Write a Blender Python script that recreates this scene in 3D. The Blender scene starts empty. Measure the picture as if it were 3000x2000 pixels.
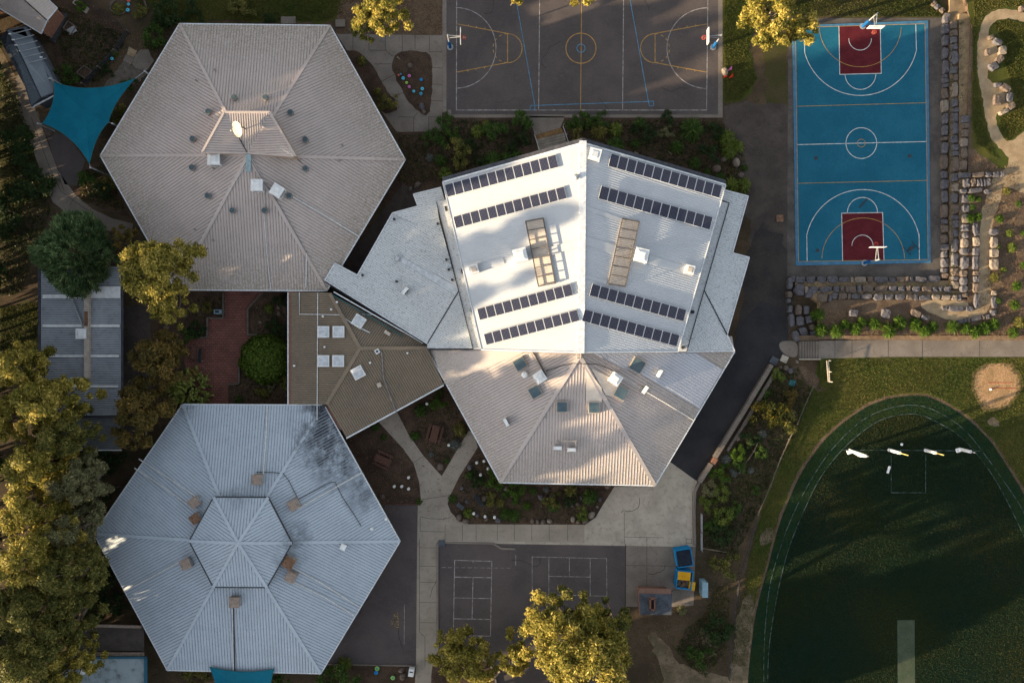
import bpy, math, random
import numpy as np
from mathutils import Vector
R = math.radians
random.seed(7)
S = bpy.context.scene
COL = S.collection
# ------------------------------------------------------------------ camera, sky, sun, exposure
CH = 94.0                      # camera height over the ground
PXM = 25.2                     # photo pixels (of 3000 across) per metre on the ground
cam_d = bpy.data.cameras.new('camera'); cam = bpy.data.objects.new('camera', cam_d); COL.objects.link(cam)
cam.location = (0, 0, CH); cam.rotation_euler = (0, 0, 0)
cam_d.sensor_width = 36; cam_d.lens = 36 * CH / (3000 / PXM); cam_d.clip_end = 3000; cam_d.clip_start = 1
S.camera = cam
SUN_EL = 10.0
SDX, SDY = 0.943, 0.334        # the way the sunlight travels over the ground
W = bpy.data.worlds.new('World'); S.world = W; W.use_nodes = True
nt = W.node_tree; bg = nt.nodes['Background']
sky = nt.nodes.new('ShaderNodeTexSky'); sky.sky_type = 'NISHITA'; sky.sun_disc = False
sky.sun_elevation = R(SUN_EL); sky.sun_rotation = math.atan2(-SDX, -SDY); sky.air_density = 1.0; sky.dust_density = 1.5; sky.ozone_density = 1.0
hs = nt.nodes.new('ShaderNodeHueSaturation'); hs.inputs['Saturation'].default_value = 0.42; nt.links.new(sky.outputs[0], hs.inputs['Color']); nt.links.new(hs.outputs[0], bg.inputs[0]); bg.inputs[1].default_value = 0.095
sd = bpy.data.lights.new('sun', 'SUN'); sun = bpy.data.objects.new('sun', sd); COL.objects.link(sun)
sd.energy = 4.4; sd.angle = R(0.55); sd.color = (1.0, 0.78, 0.5)
sun.rotation_euler = Vector((SDX * math.cos(R(SUN_EL)), SDY * math.cos(R(SUN_EL)), -math.sin(R(SUN_EL)))).to_track_quat('-Z', 'Y').to_euler()
sun.location = (-80, -30, 60)
S.view_settings.view_transform = 'Standard'; S.view_settings.look = 'None'; S.view_settings.gamma = 1
S.view_settings.exposure = 2.12
S.cycles.max_bounces = 5; S.cycles.diffuse_bounces = 3; S.cycles.use_denoising = True

# ------------------------------------------------------------------ helpers
def P(px, py, z=0.0):
    k = (CH - z) / CH / PXM
    return (( px - 1500) * k, (1000 - py) * k, z)
def m_(px, z=0.0): return px / PXM * (CH - z) / CH

class Plane:
    def __init__(s, a, b, c):
        s.p = Vector(a); n = (Vector(b) - Vector(a)).cross(Vector(c) - Vector(a)).normalized()
        s.n = n if n.z > 0 else -n
    def at(s, px, py, up=0.0):
        g = Vector(P(px, py, 0)); o = Vector((0, 0, CH)); d = g - o
        t = (s.p + s.n * up - o).dot(s.n) / d.dot(s.n)
        q = o + d * t
        return (q.x, q.y, q.z)
    def z(s, x, y): return s.p.z - (s.n.x * (x - s.p.x) + s.n.y * (y - s.p.y)) / s.n.z

class MB:
    def __init__(s): s.v = []; s.f = []; s.m = []
    def face(s, pts, mi=0):
        n = len(s.v); s.v += [tuple(p) for p in pts]; s.f.append(tuple(range(n, n + len(pts)))); s.m.append(mi)
    def prism(s, pts, z0, z1, mi=0, mi_side=None):
        """pts: world (x,y[,z ignored])"""
        a = sum(pts[i][0] * pts[(i + 1) % len(pts)][1] - pts[(i + 1) % len(pts)][0] * pts[i][1] for i in range(len(pts)))
        if a < 0: pts = pts[::-1]
        n = len(s.v); k = len(pts)
        s.v += [(p[0], p[1], z0) for p in pts] + [(p[0], p[1], z1) for p in pts]
        s.f.append(tuple(range(n + k, n + 2 * k))); s.m.append(mi)
        s.f.append(tuple(range(n + k - 1, n - 1, -1))); s.m.append(mi)
        for i in range(k):
            j = (i + 1) % k; s.f.append((n + i, n + j, n + k + j, n + k + i)); s.m.append(mi if mi_side is None else mi_side)
    def hull(s, lo, hi, mi=0):
        n = len(s.v); k = len(lo); s.v += [tuple(p) for p in lo] + [tuple(p) for p in hi]
        s.f.append(tuple(range(n + k, n + 2 * k))); s.m.append(mi); s.f.append(tuple(range(n + k - 1, n - 1, -1))); s.m.append(mi)
        for i in range(k):
            j = (i + 1) % k; s.f.append((n + i, n + j, n + k + j, n + k + i)); s.m.append(mi)
    def box(s, c, sz, rz=0.0, mi=0, top=1.0):
        x, y, z = sz[0] / 2, sz[1] / 2, sz[2] / 2; ca, sa = math.cos(rz), math.sin(rz)
        def q(a, b, h): return (c[0] + a * ca - b * sa, c[1] + a * sa + b * ca, c[2] + h)
        lo = [q(-x, -y, -z), q(x, -y, -z), q(x, y, -z), q(-x, y, -z)]
        hi = [q(-x * top, -y * top, z), q(x * top, -y * top, z), q(x * top, y * top, z), q(-x * top, y * top, z)]
        s.hull(lo, hi, mi)
    def beam(s, a, b, w, h=None, mi=0):
        a = Vector(a); b = Vector(b); d = (b - a)
        if d.length < 1e-6: return
        d.normalize(); h = h or w
        up = Vector((0, 0, 1)) if abs(d.z) < 0.95 else Vector((1, 0, 0))
        r = d.cross(up).normalized() * (w / 2); u = r.cross(d).normalized() * (h / 2)
        s.hull([a - r - u, a + r - u, a + r + u, a - r + u][::-1], [b - r - u, b + r - u, b + r + u, b - r + u][::-1], mi)
    def tube(s, pts, r, n=8, mi=0):
        rs = r if isinstance(r, (list, tuple)) else [r] * len(pts)
        pts = [Vector(p) for p in pts]; base = len(s.v)
        for i, p in enumerate(pts):
            d = (pts[min(i + 1, len(pts) - 1)] - pts[max(i - 1, 0)])
            if d.length < 1e-9: d = Vector((0, 0, 1))
            d.normalize(); up = Vector((0, 0, 1)) if abs(d.z) < 0.9 else Vector((1, 0, 0))
            a = d.cross(up).normalized(); b = d.cross(a)
            for k in range(n):
                t = 2 * math.pi * k / n; q = p + (a * math.cos(t) + b * math.sin(t)) * rs[i]; s.v.append((q.x, q.y, q.z))
        for i in range(len(pts) - 1):
            for k in range(n):
                k2 = (k + 1) % n; s.f.append((base + i * n + k, base + i * n + k2, base + (i + 1) * n + k2, base + (i + 1) * n + k)); s.m.append(mi)
        s.f.append(tuple(base + k for k in range(n))[::-1]); s.m.append(mi)
        e = base + (len(pts) - 1) * n; s.f.append(tuple(e + k for k in range(n))); s.m.append(mi)
    def cyl(s, c, r, h, n=16, mi=0, r2=None):
        r2 = r if r2 is None else r2
        lo = [(c[0] + r * math.cos(2 * math.pi * k / n), c[1] + r * math.sin(2 * math.pi * k / n), c[2]) for k in range(n)]
        hi = [(c[0] + r2 * math.cos(2 * math.pi * k / n), c[1] + r2 * math.sin(2 * math.pi * k / n), c[2] + h) for k in range(n)]
        s.hull(lo, hi, mi)
    def line(s, pts, w, z, closed=False, mi=0, dash=None):
        """painted line: flat strip of width w metres through world points"""
        pts = [(p[0], p[1]) for p in pts]
        if closed: pts = pts + [pts[0]]
        for i in range(len(pts) - 1):
            a = Vector(pts[i]); b = Vector(pts[i + 1]); d = b - a; L = d.length
            if L < 1e-6: continue
            d /= L; n = Vector((-d.y, d.x)) * (w / 2); a2 = a - d * w * .45; b2 = b + d * w * .45
            segs = [(0, 1)] if not dash else [(t, min(t + dash[0] / L, 1)) for t in np.arange(0, 1, (dash[0] + dash[1]) / L)]
            for t0, t1 in segs:
                p = a2 + (b2 - a2) * t0; q = a2 + (b2 - a2) * t1
                s.face([(p.x - n.x, p.y - n.y, z), (q.x - n.x, q.y - n.y, z), (q.x + n.x, q.y + n.y, z), (p.x + n.x, p.y + n.y, z)], mi)
                z += 1e-5
    def ring(s, c, r, w, z, a0=0, a1=360, n=48, dash=False):
        for i in range(n):
            if dash and i % 2: continue
            t0 = R(a0 + (a1 - a0) * i / n); t1 = R(a0 + (a1 - a0) * (i + 1) / n); ri, ro = r - w / 2, r + w / 2
            s.face([(c[0] + ri * math.cos(t0), c[1] + ri * math.sin(t0), z), (c[0] + ro * math.cos(t0), c[1] + ro * math.sin(t0), z),
                    (c[0] + ro * math.cos(t1), c[1] + ro * math.sin(t1), z), (c[0] + ri * math.cos(t1), c[1] + ri * math.sin(t1), z)])
    def build(s, name, mats, parent=None, loc=None, smooth=False):
        v = np.array(s.v, dtype=float)
        if parent is not None:
            off = WLOC.get(parent.name, Vector((0, 0, 0)))
        else:
            off = Vector(loc) if loc is not None else Vector(((v[:, 0].min() + v[:, 0].max()) / 2, (v[:, 1].min() + v[:, 1].max()) / 2, v[:, 2].min()))
        v = v - np.array(off)
        me = bpy.data.meshes.new(name); me.from_pydata([tuple(x) for x in v], [], s.f)
        for m in (mats if isinstance(mats, (list, tuple)) else [mats]): me.materials.append(m)
        if any(s.m): me.polygons.foreach_set('material_index', s.m)
        if smooth: me.polygons.foreach_set('use_smooth', [True] * len(me.polygons))
        me.update()
        o = bpy.data.objects.new(name, me); COL.objects.link(o)
        if parent is not None: o.parent = parent; WLOC[o.name] = off
        else: o.location = off; WLOC[o.name] = off
        return o
WLOC = {}
def tag(o, label=None, cat=None, group=None, kind=None):
    if label: o['label'] = label
    if cat: o['category'] = cat
    if group: o['group'] = group
    if kind: o['kind'] = kind
    return o
def thing(name, label, cat, loc, group=None, rz=0.0):
    o = bpy.data.objects.new(name, None); COL.objects.link(o); o.location = loc; o.rotation_euler = (0, 0, rz); o.empty_display_size = .3
    WLOC[o.name] = Vector(loc) if rz == 0 else Vector((0, 0, 0))
    return tag(o, label, cat, group)
def copy_tree(src, parent=None):
    c = src.copy(); COL.objects.link(c); c.parent = parent
    for ch in src.children: copy_tree(ch, c)
    return c
def struct(name, mb, m, **k): return tag(mb.build(name, m, **k), kind='structure')
ORD = ['', 'first', 'second', 'third', 'fourth', 'fifth', 'sixth', 'seventh', 'eighth', 'ninth', 'tenth', 'eleventh', 'twelfth', 'thirteenth', 'fourteenth', 'fifteenth', 'sixteenth', 'seventeenth', 'eighteenth', 'nineteenth', 'twentieth'] + ['twenty-' + x for x in ('first', 'second', 'third', 'fourth', 'fifth', 'sixth', 'seventh', 'eighth', 'ninth')] + ['thirtieth'] + ['thirty-' + x for x in ('first', 'second', 'third', 'fourth', 'fifth', 'sixth', 'seventh', 'eighth', 'ninth')]
def rough(pts, amp=4, step=9, seed=1, closed=True):
    """resample a pixel polygon with an uneven edge"""
    r = random.Random(seed); out = []; n = len(pts)
    for i in range(n if closed else n - 1):
        a, b = pts[i], pts[(i + 1) % n]; L = math.hypot(b[0] - a[0], b[1] - a[1]); k = max(1, int(L / step))
        for j in range(k):
            t = j / k; out.append((a[0] + (b[0] - a[0]) * t + r.gauss(0, amp), a[1] + (b[1] - a[1]) * t + r.gauss(0, amp)))
    return out
def smoothpoly(pts, k=2, closed=True):
    for _ in range(k):
        q = []; n = len(pts)
        for i in range(n if closed else n - 1):
            a, b = pts[i], pts[(i + 1) % n]; q += [(a[0] * .75 + b[0] * .25, a[1] * .75 + b[1] * .25), (a[0] * .25 + b[0] * .75, a[1] * .25 + b[1] * .75)]
        pts = q
    return pts
def W2(pts, z=0.0): return [P(p[0], p[1], z) for p in pts]

# ------------------------------------------------------------------ materials
def mat(name, c1, c2=None, s1=1.0, c3=None, s2=12.0, amt2=.5, rough_=.85, bump=0.0, bs=20.0, spec=.08, thr=(.4, .6), fine=.12, fs=40.0, stains=None, metal=0.0, bdist=.05, eave=None):
    m = bpy.data.materials.new(name); m.use_nodes = True; t = m.node_tree; b = t.nodes['Principled BSDF']
    b.inputs['Roughness'].default_value = rough_; b.inputs['Specular IOR Level'].default_value = spec; b.inputs['Metallic'].default_value = metal
    tc = t.nodes.new('ShaderNodeTexCoord'); N = t.nodes; L = t.links
    def noise(sc, det=4, ro=.6):
        n = N.new('ShaderNodeTexNoise'); n.inputs['Scale'].default_value = sc; n.inputs['Detail'].default_value = det; n.inputs['Roughness'].default_value = ro
        L.new(tc.outputs['Object'], n.inputs['Vector']); return n
    def mix(fac, a, bb):
        x = N.new('ShaderNodeMix'); x.data_type = 'RGBA'
        for sock, v in ((x.inputs[6], a), (x.inputs[7], bb)):
            if isinstance(v, tuple): sock.default_value = (*v, 1)
            else: L.new(v, sock)
        if isinstance(fac, float): x.inputs[0].default_value = fac
        else: L.new(fac, x.inputs[0])
        return x.outputs[2]
    def rng(sock, a, bb, lo=0., hi=1.):
        r = N.new('ShaderNodeMapRange'); r.inputs[1].default_value = a; r.inputs[2].default_value = bb; r.inputs[3].default_value = lo; r.inputs[4].default_value = hi
        L.new(sock, r.inputs[0]); return r.outputs[0]
    cur = c1
    if c2: cur = mix(rng(noise(s1, 6).outputs[0], thr[0], thr[1]), c1, c2)
    if c3: cur = mix(rng(noise(s2, 5, .7).outputs[0], .52, .68, 0, amt2), cur, c3)
    for (x, y, r0, amt, colr) in (stains or []):
        v = N.new('ShaderNodeVectorMath'); v.operation = 'DISTANCE'; L.new(tc.outputs['Object'], v.inputs[0]); v.inputs[1].default_value = (x, y, 0)
        # squash z so height does not matter
        sx = N.new('ShaderNodeVectorMath'); sx.operation = 'MULTIPLY'; sx.inputs[1].default_value = (1, 1, 0); L.new(tc.outputs['Object'], sx.inputs[0]); L.new(sx.outputs[0], v.inputs[0])
        d = rng(v.outputs['Value'], r0, 0.0); nn = rng(noise(.9, 6, .7).outputs[0], .3, .7)
        mu = N.new('ShaderNodeMath'); mu.operation = 'MULTIPLY'; L.new(d, mu.inputs[0]); L.new(nn, mu.inputs[1])
        cur = mix(rng(mu.outputs[0], .08, .55, 0, amt), cur, colr)
    if eave:
        sp_ = N.new('ShaderNodeSeparateXYZ'); L.new(tc.outputs['Object'], sp_.inputs[0]); zf = rng(sp_.outputs[2], eave[1], eave[0]); ns = rng(noise(5, 6, .85).outputs[0], .42, .58)
        mm_ = N.new('ShaderNodeMath'); mm_.operation = 'MULTIPLY'; L.new(zf, mm_.inputs[0]); L.new(ns, mm_.inputs[1]); cur = mix(rng(mm_.outputs[0], .1, .9, 0, eave[3]), cur, eave[2])
    if fine:
        f = rng(noise(fs, 3, .7).outputs[0], .3, .7, 1 - fine, 1 + fine)
        x = N.new('ShaderNodeVectorMath'); x.operation = 'SCALE'
        if isinstance(cur, tuple): x.inputs[0].default_value = cur
        else: L.new(cur, x.inputs[0])
        L.new(f, x.inputs['Scale']); cur = x.outputs[0]
    if isinstance(cur, tuple): b.inputs['Base Color'].default_value = (*cur, 1)
    else: L.new(cur, b.inputs['Base Color'])
    if bump:
        bn = N.new('ShaderNodeBump'); bn.inputs['Strength'].default_value = bump; bn.inputs['Distance'].default_value = bdist
        L.new(noise(bs, 5, .7).outputs[0], bn.inputs['Height']); L.new(bn.outputs[0], b.inputs['Normal'])
    return m

M = {}
M['earth'] = mat('earth', (.048, .035, .022), (.080, .056, .035), .25, (.026, .034, .010), 1.3, .7, bump=.6, bs=9, fine=.45, fs=9)
M['lawn'] = mat('lawn', (.040, .052, .010), (.062, .060, .014), .22, (.085, .062, .028), 1.1, .5, bump=.8, bs=14, fine=.45, fs=10)
M['lawn_dry'] = mat('lawn_dry', (.042, .042, .013), (.062, .048, .024), .3, (.04, .052, .012), 1.5, .6, bump=.8, bs=14, fine=.45, fs=10)
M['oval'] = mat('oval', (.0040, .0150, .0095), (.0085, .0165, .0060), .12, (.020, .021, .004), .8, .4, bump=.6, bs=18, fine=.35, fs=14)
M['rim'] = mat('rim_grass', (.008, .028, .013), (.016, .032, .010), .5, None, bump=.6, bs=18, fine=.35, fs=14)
M['mulch'] = mat('mulch', (.042, .028, .020), (.068, .044, .030), .7, (.12, .08, .05), 7, .45, bump=1, bs=11, fine=.6, fs=9)
M['mulch2'] = mat('dry_mulch', (.075, .050, .035), (.11, .078, .052), .7, (.16, .12, .085), 6, .5, bump=1, bs=9, fine=.55, fs=8)
M['sand'] = mat('sand_path', (.30, .225, .14), (.23, .165, .10), .9, (.35, .28, .19), 6, .4, bump=.4, bs=16, fine=.2, fs=12)
M['worn'] = mat('worn_earth', (.165, .125, .085), (.10, .078, .048), .8, (.045, .046, .016), 2.2, .6, bump=.5, bs=14, fine=.35, fs=9)
M['asphalt'] = mat('asphalt', (.072, .061, .060), (.092, .077, .073), .22, (.115, .096, .086), 2.5, .35, bump=.4, bs=50, fine=.28, fs=14)
M['asphalt_new'] = mat('asphalt_new', (.026, .026, .029), (.037, .035, .037), .3, (.052, .047, .045), 3, .3, bump=.4, bs=50, fine=.3, fs=14)
M['asphalt_worn'] = mat('asphalt_worn', (.050, .041, .036), (.075, .060, .052), .35, (.034, .030, .028), 1.2, .6, bump=.5, bs=20, fine=.35, fs=12)
M['concrete'] = mat('concrete', (.24, .205, .165), (.285, .245, .20), .35, (.12, .10, .085), 1.6, .35, bump=.2, bs=40, fine=.14, fs=13)
M['concrete_old'] = mat('concrete_old', (.15, .127, .107), (.19, .162, .138), .5, (.07, .06, .052), 2, .5, bump=.2, bs=40, fine=.2, fs=13)
M['concrete_pale'] = mat('concrete_pale', (.37, .325, .265), (.30, .262, .215), .5, (.14, .12, .10), 2, .4, bump=.2, bs=40, fine=.15, fs=13)
M['joint'] = mat('joint', (.045, .04, .036), fine=0)
M['deck'] = mat('deck_wood', (.20, .175, .14), (.14, .12, .10), 2, fine=.2)
M['mat_tan'] = mat('coir', (.18, .11, .05), (.13, .075, .035), 3, fine=.3, fs=15)
M['court_blue'] = mat('court_blue', (.010, .092, .148), (.014, .108, .168), .3, (.007, .066, .11), 3, .3, fine=.16, fs=9, rough_=.7)
M['court_edge'] = mat('court_edge_blue', (.06, .165, .265), (.045, .13, .215), 1.5, fine=.15)
M['court_red'] = mat('court_red', (.075, .010, .014), (.095, .014, .018), .8, (.055, .012, .018), 3, .4, fine=.22, fs=9, rough_=.7)
M['white_line'] = mat('white_line', (.62, .62, .60), (.42, .41, .40), 2.5, fine=.1)
M['worn_line'] = mat('worn_line', (.34, .32, .30), (.17, .15, .145), 2.0, fine=.25, fs=9)
M['grass_line'] = mat('grass_line', (.075, .10, .095), (.012, .028, .018), 1.6, fine=.2, thr=(.40, .58))
M['yellow_line'] = mat('yellow_line', (.42, .25, .07), (.28, .17, .06), 2, fine=.15)
M['blue_line'] = mat('blue_line', (.09, .27, .42), (.06, .17, .27), 2, fine=.15)
M['yellow_worn'] = mat('yellow_worn', (.34, .22, .07), (.06, .05, .04), 2, fine=.25)
def brick(name, c1, c2, mo, sc=1.0):
    m = bpy.data.materials.new(name); m.use_nodes = True; t = m.node_tree; b = t.nodes['Principled BSDF']; b.inputs['Roughness'].default_value = .85
    tc = t.nodes.new('ShaderNodeTexCoord'); br = t.nodes.new('ShaderNodeTexBrick'); t.links.new(tc.outputs['Object'], br.inputs['Vector'])
    br.inputs['Color1'].default_value = (*c1, 1); br.inputs['Color2'].default_value = (*c2, 1); br.inputs['Mortar'].default_value = (*mo, 1); br.inputs['Scale'].default_value = sc
    br.inputs['Mortar Size'].default_value = .025; br.inputs['Brick Width'].default_value = .46; br.inputs['Row Height'].default_value = .30; br.offset = .5
    n = t.nodes.new('ShaderNodeTexNoise'); n.inputs['Scale'].default_value = .8; n.inputs['Detail'].default_value = 5; t.links.new(tc.outputs['Object'], n.inputs['Vector'])
    mx = t.nodes.new('ShaderNodeMix'); mx.data_type = 'RGBA'; mx.blend_type = 'MULTIPLY'; mx.inputs[0].default_value = .6
    cr = t.nodes.new('ShaderNodeValToRGB'); cr.color_ramp.elements[0].position = .3; cr.color_ramp.elements[0].color = (.55, .5, .5, 1); cr.color_ramp.elements[1].position = .7; cr.color_ramp.elements[1].color = (1.15, 1.1, 1.1, 1)
    t.links.new(n.outputs[0], cr.inputs[0]); t.links.new(br.outputs[0], mx.inputs[6]); t.links.new(cr.outputs[0], mx.inputs[7]); t.links.new(mx.outputs[2], b.inputs['Base Color'])
    return m
M['paver'] = brick('red_pavers', (.155, .055, .042), (.20, .075, .056), (.045, .022, .018))
M['brick'] = mat('brown_brick', (.16, .08, .055), (.22, .11, .075), 6, fine=.2)
M['trim'] = mat('white_trim', (.62, .64, .66), (.48, .50, .52), 3, fine=.08, rough_=.5)
M['dark'] = mat('dark_trim', (.035, .036, .04), (.055, .055, .06), 3, fine=.1)
M['darkband'] = mat('dark_gutter', (.045, .048, .06), (.07, .07, .08), 2, fine=.1)
M['white_metal'] = mat('white_metal', (.70, .71, .71), (.60, .60, .60), 2, (.40, .38, .36), 5, .3, fine=.06, rough_=.45)
M['cream'] = mat('cream_metal', (.46, .40, .34), (.36, .31, .26), 2, fine=.1, rough_=.6)
M['tan_metal'] = mat('tan_metal', (.30, .24, .20), (.22, .17, .14), 3, (.14, .09, .06), 5, .5, fine=.12)
M['rust'] = mat('rusty_metal', (.12, .065, .04), (.20, .12, .08), 4, fine=.3)
M['glass'] = mat('skylight_glass', (.05, .085, .105), (.075, .11, .13), 1.5, fine=.08, rough_=.25, spec=.6)
M['dome'] = mat('milky_dome', (.52, .55, .58), (.40, .43, .46), 2.5, (.22, .2, .18), 6, .5, fine=.12, rough_=.4)
M['vent'] = mat('vent_cowl', (.24, .23, .22), (.17, .16, .16), 5, fine=.1)
M['vent_top'] = mat('vent_cap', (.055, .085, .10), (.08, .11, .125), 6, fine=.1, rough_=.4)
M['pipe'] = mat('white_pipe', (.62, .62, .61), (.46, .46, .46), 4, fine=.06)
M['black_pipe'] = mat('black_pipe', (.03, .03, .03), fine=0)
M['rail'] = mat('rail_metal', (.13, .115, .105), (.09, .08, .075), 4, fine=.1)
M['poly'] = mat('beige_sheet', (.58, .51, .44), (.52, .45, .39), 1.5, fine=.08)
M['stone_grey'] = mat('stone_grey', (.098, .093, .102), (.055, .052, .060), 1.6, (.20, .175, .15), 7, .5, bump=.8, bs=7, fine=.25, fs=9)
M['stone_tan'] = mat('stone_tan', (.125, .095, .075), (.085, .066, .055), 2.5, (.11, .10, .10), 7, .5, bump=.8, bs=7, fine=.25, fs=9)
M['stone_pale'] = mat('stone_pale', (.20, .165, .13), (.15, .12, .10), 2.5, (.14, .12, .11), 7, .5, bump=.8, bs=7, fine=.25, fs=9)
M['wood_red'] = mat('stained_wood', (.105, .055, .040), (.075, .038, .028), 4, fine=.25)
M['wood_old'] = mat('old_wood', (.12, .10, .085), (.08, .065, .055), 4, fine=.25)
M['sail'] = mat('sail_cloth', (.005, .125, .19), (.004, .105, .165), .5, (.003, .085, .14), 2, .3, fine=.06, rough_=.7)
M['goal_white'] = mat('goal_pad', (.75, .74, .72), (.6, .6, .6), 3, fine=.06)
M['pole_yellow'] = mat('pole_yellow', (.55, .42, .15), fine=.1)
M['pad_blue'] = mat('pad_blue', (.010, .085, .24), (.008, .07, .19), 3, fine=.08)
M['hoop_red'] = mat('hoop_red', (.45, .04, .02), fine=0)
M['net'] = mat('hoop_net', (.35, .15, .12), fine=0)
M['galv'] = mat('galvanised', (.36, .37, .38), (.26, .27, .28), 5, fine=.1, metal=.3, rough_=.5)
M['skip_blue'] = mat('skip_blue', (.012, .20, .42), (.010, .14, .30), 3, (.1, .07, .05), 6, .35, fine=.12)
M['skip_dark'] = mat('skip_dark', (.016, .022, .036), (.026, .032, .045), 3, fine=.2)
M['lid_yellow'] = mat('lid_yellow', (.62, .34, .02), (.5, .26, .02), 3, fine=.08)
M['bin_dark'] = mat('bin_dark', (.022, .032, .030), (.03, .04, .04), 4, fine=.1)
M['card'] = mat('cardboard', (.22, .15, .10), (.14, .09, .06), 5, fine=.3)
M['pale_blue'] = mat('pale_blue_metal', (.22, .33, .38), (.17, .26, .31), 3, fine=.08)
M['teal'] = mat('teal_metal', (.03, .12, .13), (.025, .09, .10), 4, fine=.15)
M['slate'] = mat('slate_sheet', (.075, .085, .10), (.05, .055, .065), 1.2, (.13, .14, .155), 4, .5, fine=.2)
M['tarp'] = mat('dark_shade', (.02, .024, .028), (.035, .038, .042), 4, fine=.2)
for nm, c in dict(pink=(.60, .16, .38), cyan=(.10, .48, .62), blue=(.02, .22, .50), lime=(.35, .60, .08), orange=(.60, .12, .06), navy=(.03, .10, .35), teal2=(.05, .30, .42), greenp=(.22, .45, .12), white=(.70, .70, .66)).items():
    M['p_' + nm] = mat('paint_' + nm, c, tuple(x * .75 for x in c), 6, fine=.08)
M['bark'] = mat('bark', (.20, .16, .12), (.12, .095, .07), 2, fine=.2)
M['bark_dark'] = mat('bark_dark', (.07, .055, .04), (.05, .04, .03), 3, fine=.2)
M['leafbits'] = mat('leaf_bits', (.19, .125, .07), (.09, .055, .035), 3, fine=.3)

def leafmat(name, dark, light, hi, trans=.35):
    m = bpy.data.materials.new(name); m.use_nodes = True; t = m.node_tree; N = t.nodes; L = t.links
    b = N['Principled BSDF']; b.inputs['Roughness'].default_value = .6; b.inputs['Specular IOR Level'].default_value = .12
    a = N.new('ShaderNodeAttribute'); a.attribute_name = 'tint'
    cr = N.new('ShaderNodeValToRGB'); e = cr.color_ramp.elements; e[0].position = 0; e[0].color = (*dark, 1); e[1].position = .6; e[1].color = (*light, 1)
    x = e.new(1.0); x.color = (*hi, 1)
    L.new(a.outputs['Fac'], cr.inputs[0]); L.new(cr.outputs[0], b.inputs['Base Color'])
    tr = N.new('ShaderNodeBsdfTranslucent'); L.new(cr.outputs[0], tr.inputs[0])
    mx = N.new('ShaderNodeMixShader'); mx.inputs[0].default_value = trans
    L.new(b.outputs[0], mx.inputs[1]); L.new(tr.outputs[0], mx.inputs[2]); L.new(mx.outputs[0], N['Material Output'].inputs[0])
    return m
M['leaf_gold'] = leafmat('leaf_gold', (.06, .070, .014), (.30, .245, .045), (.66, .50, .14))
M['leaf_olive'] = leafmat('leaf_olive', (.045, .058, .016), (.15, .14, .035), (.36, .29, .08))
M['leaf_grey'] = leafmat('leaf_grey', (.08, .085, .042), (.19, .18, .085), (.34, .30, .15))
M['leaf_brown'] = leafmat('leaf_brown', (.045, .048, .014), (.13, .09, .025), (.26, .16, .04))
M['leaf_pine'] = leafmat('leaf_pine', (.045, .085, .040), (.13, .20, .085), (.32, .35, .14))
M['leaf_green'] = leafmat('leaf_green', (.024, .050, .012), (.060, .105, .020), (.11, .16, .035))
M['leaf_dark'] = leafmat('leaf_dark', (.014, .028, .010), (.034, .058, .018), (.065, .09, .028))
M['leaf_bright'] = leafmat('leaf_bright', (.028, .056, .008), (.066, .12, .014), (.12, .19, .03))
M['leaf_lime'] = leafmat('leaf_lime', (.055, .08, .012), (.13, .165, .03), (.24, .27, .07))
M['leaf_silver'] = leafmat('leaf_silver', (.08, .09, .075), (.15, .16, .14), (.24, .25, .22))
M['leaf_flower'] = leafmat('leaf_flower', (.04, .05, .010), (.09, .085, .016), (.42, .25, .03))
M['leaf_round'] = leafmat('leaf_round', (.03, .055, .008), (.085, .13, .016), (.15, .20, .035))
M['leaf_palm'] = leafmat('leaf_palm', (.14, .19, .03), (.33, .38, .09), (.55, .56, .22))

# ------------------------------------------------------------------ foliage
def quad_mesh(name, c, u, v, tint, m):
    """leaf quads: centre c, half vectors u, v (n,3 arrays)"""
    n = len(c); co = np.empty((n, 4, 3)); co[:, 0] = c - u; co[:, 1] = c - v * .55; co[:, 2] = c + u; co[:, 3] = c + v * .55
    me = bpy.data.meshes.new(name); me.vertices.add(n * 4); me.vertices.foreach_set('co', co.ravel())
    me.loops.add(n * 4); me.loops.foreach_set('vertex_index', np.arange(n * 4, dtype=np.int32))
    me.polygons.add(n); me.polygons.foreach_set('loop_start', np.arange(0, n * 4, 4, dtype=np.int32)); me.polygons.foreach_set('loop_total', np.full(n, 4, dtype=np.int32))
    at = me.attributes.new('tint', 'FLOAT', 'FACE'); at.data.foreach_set('value', tint.astype(np.float32))
    me.materials.append(m); me.update(calc_edges=True); me.validate()
    return me
def unit(a): return a / np.maximum(np.linalg.norm(a, axis=1, keepdims=True), 1e-9)
def leaves_of(rs, clumps, n, size, el=1.6, flat=.75, droop=0.0, up=.5):
    """leaf quads spread through ellipsoid clumps (x,y,z,r)"""
    k = len(clumps); w = clumps[:, 3] ** 2; idx = rs.choice(k, n, p=w / w.sum())
    d = unit(rs.normal(size=(n, 3))); rad = np.abs(rs.normal(.62, .30, n))
    c = clumps[idx, :3] + d * (clumps[idx, 3] * rad)[:, None] * np.array([1, 1, flat])
    nrm = unit(d * .6 + rs.normal(size=(n, 3)) * .55 + np.array([0, 0, up]))
    a = unit(np.cross(nrm, rs.normal(size=(n, 3)))); b = np.cross(nrm, a)
    s = size * rs.uniform(.6, 1.35, n)
    ct = rs.random(k)
    tint = np.clip(.25 + .4 * ct[idx] + rs.normal(0, .22, n), 0, 1)
    return c, a * (s * el / 2)[:, None], b * (s / 2)[:, None], tint
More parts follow.
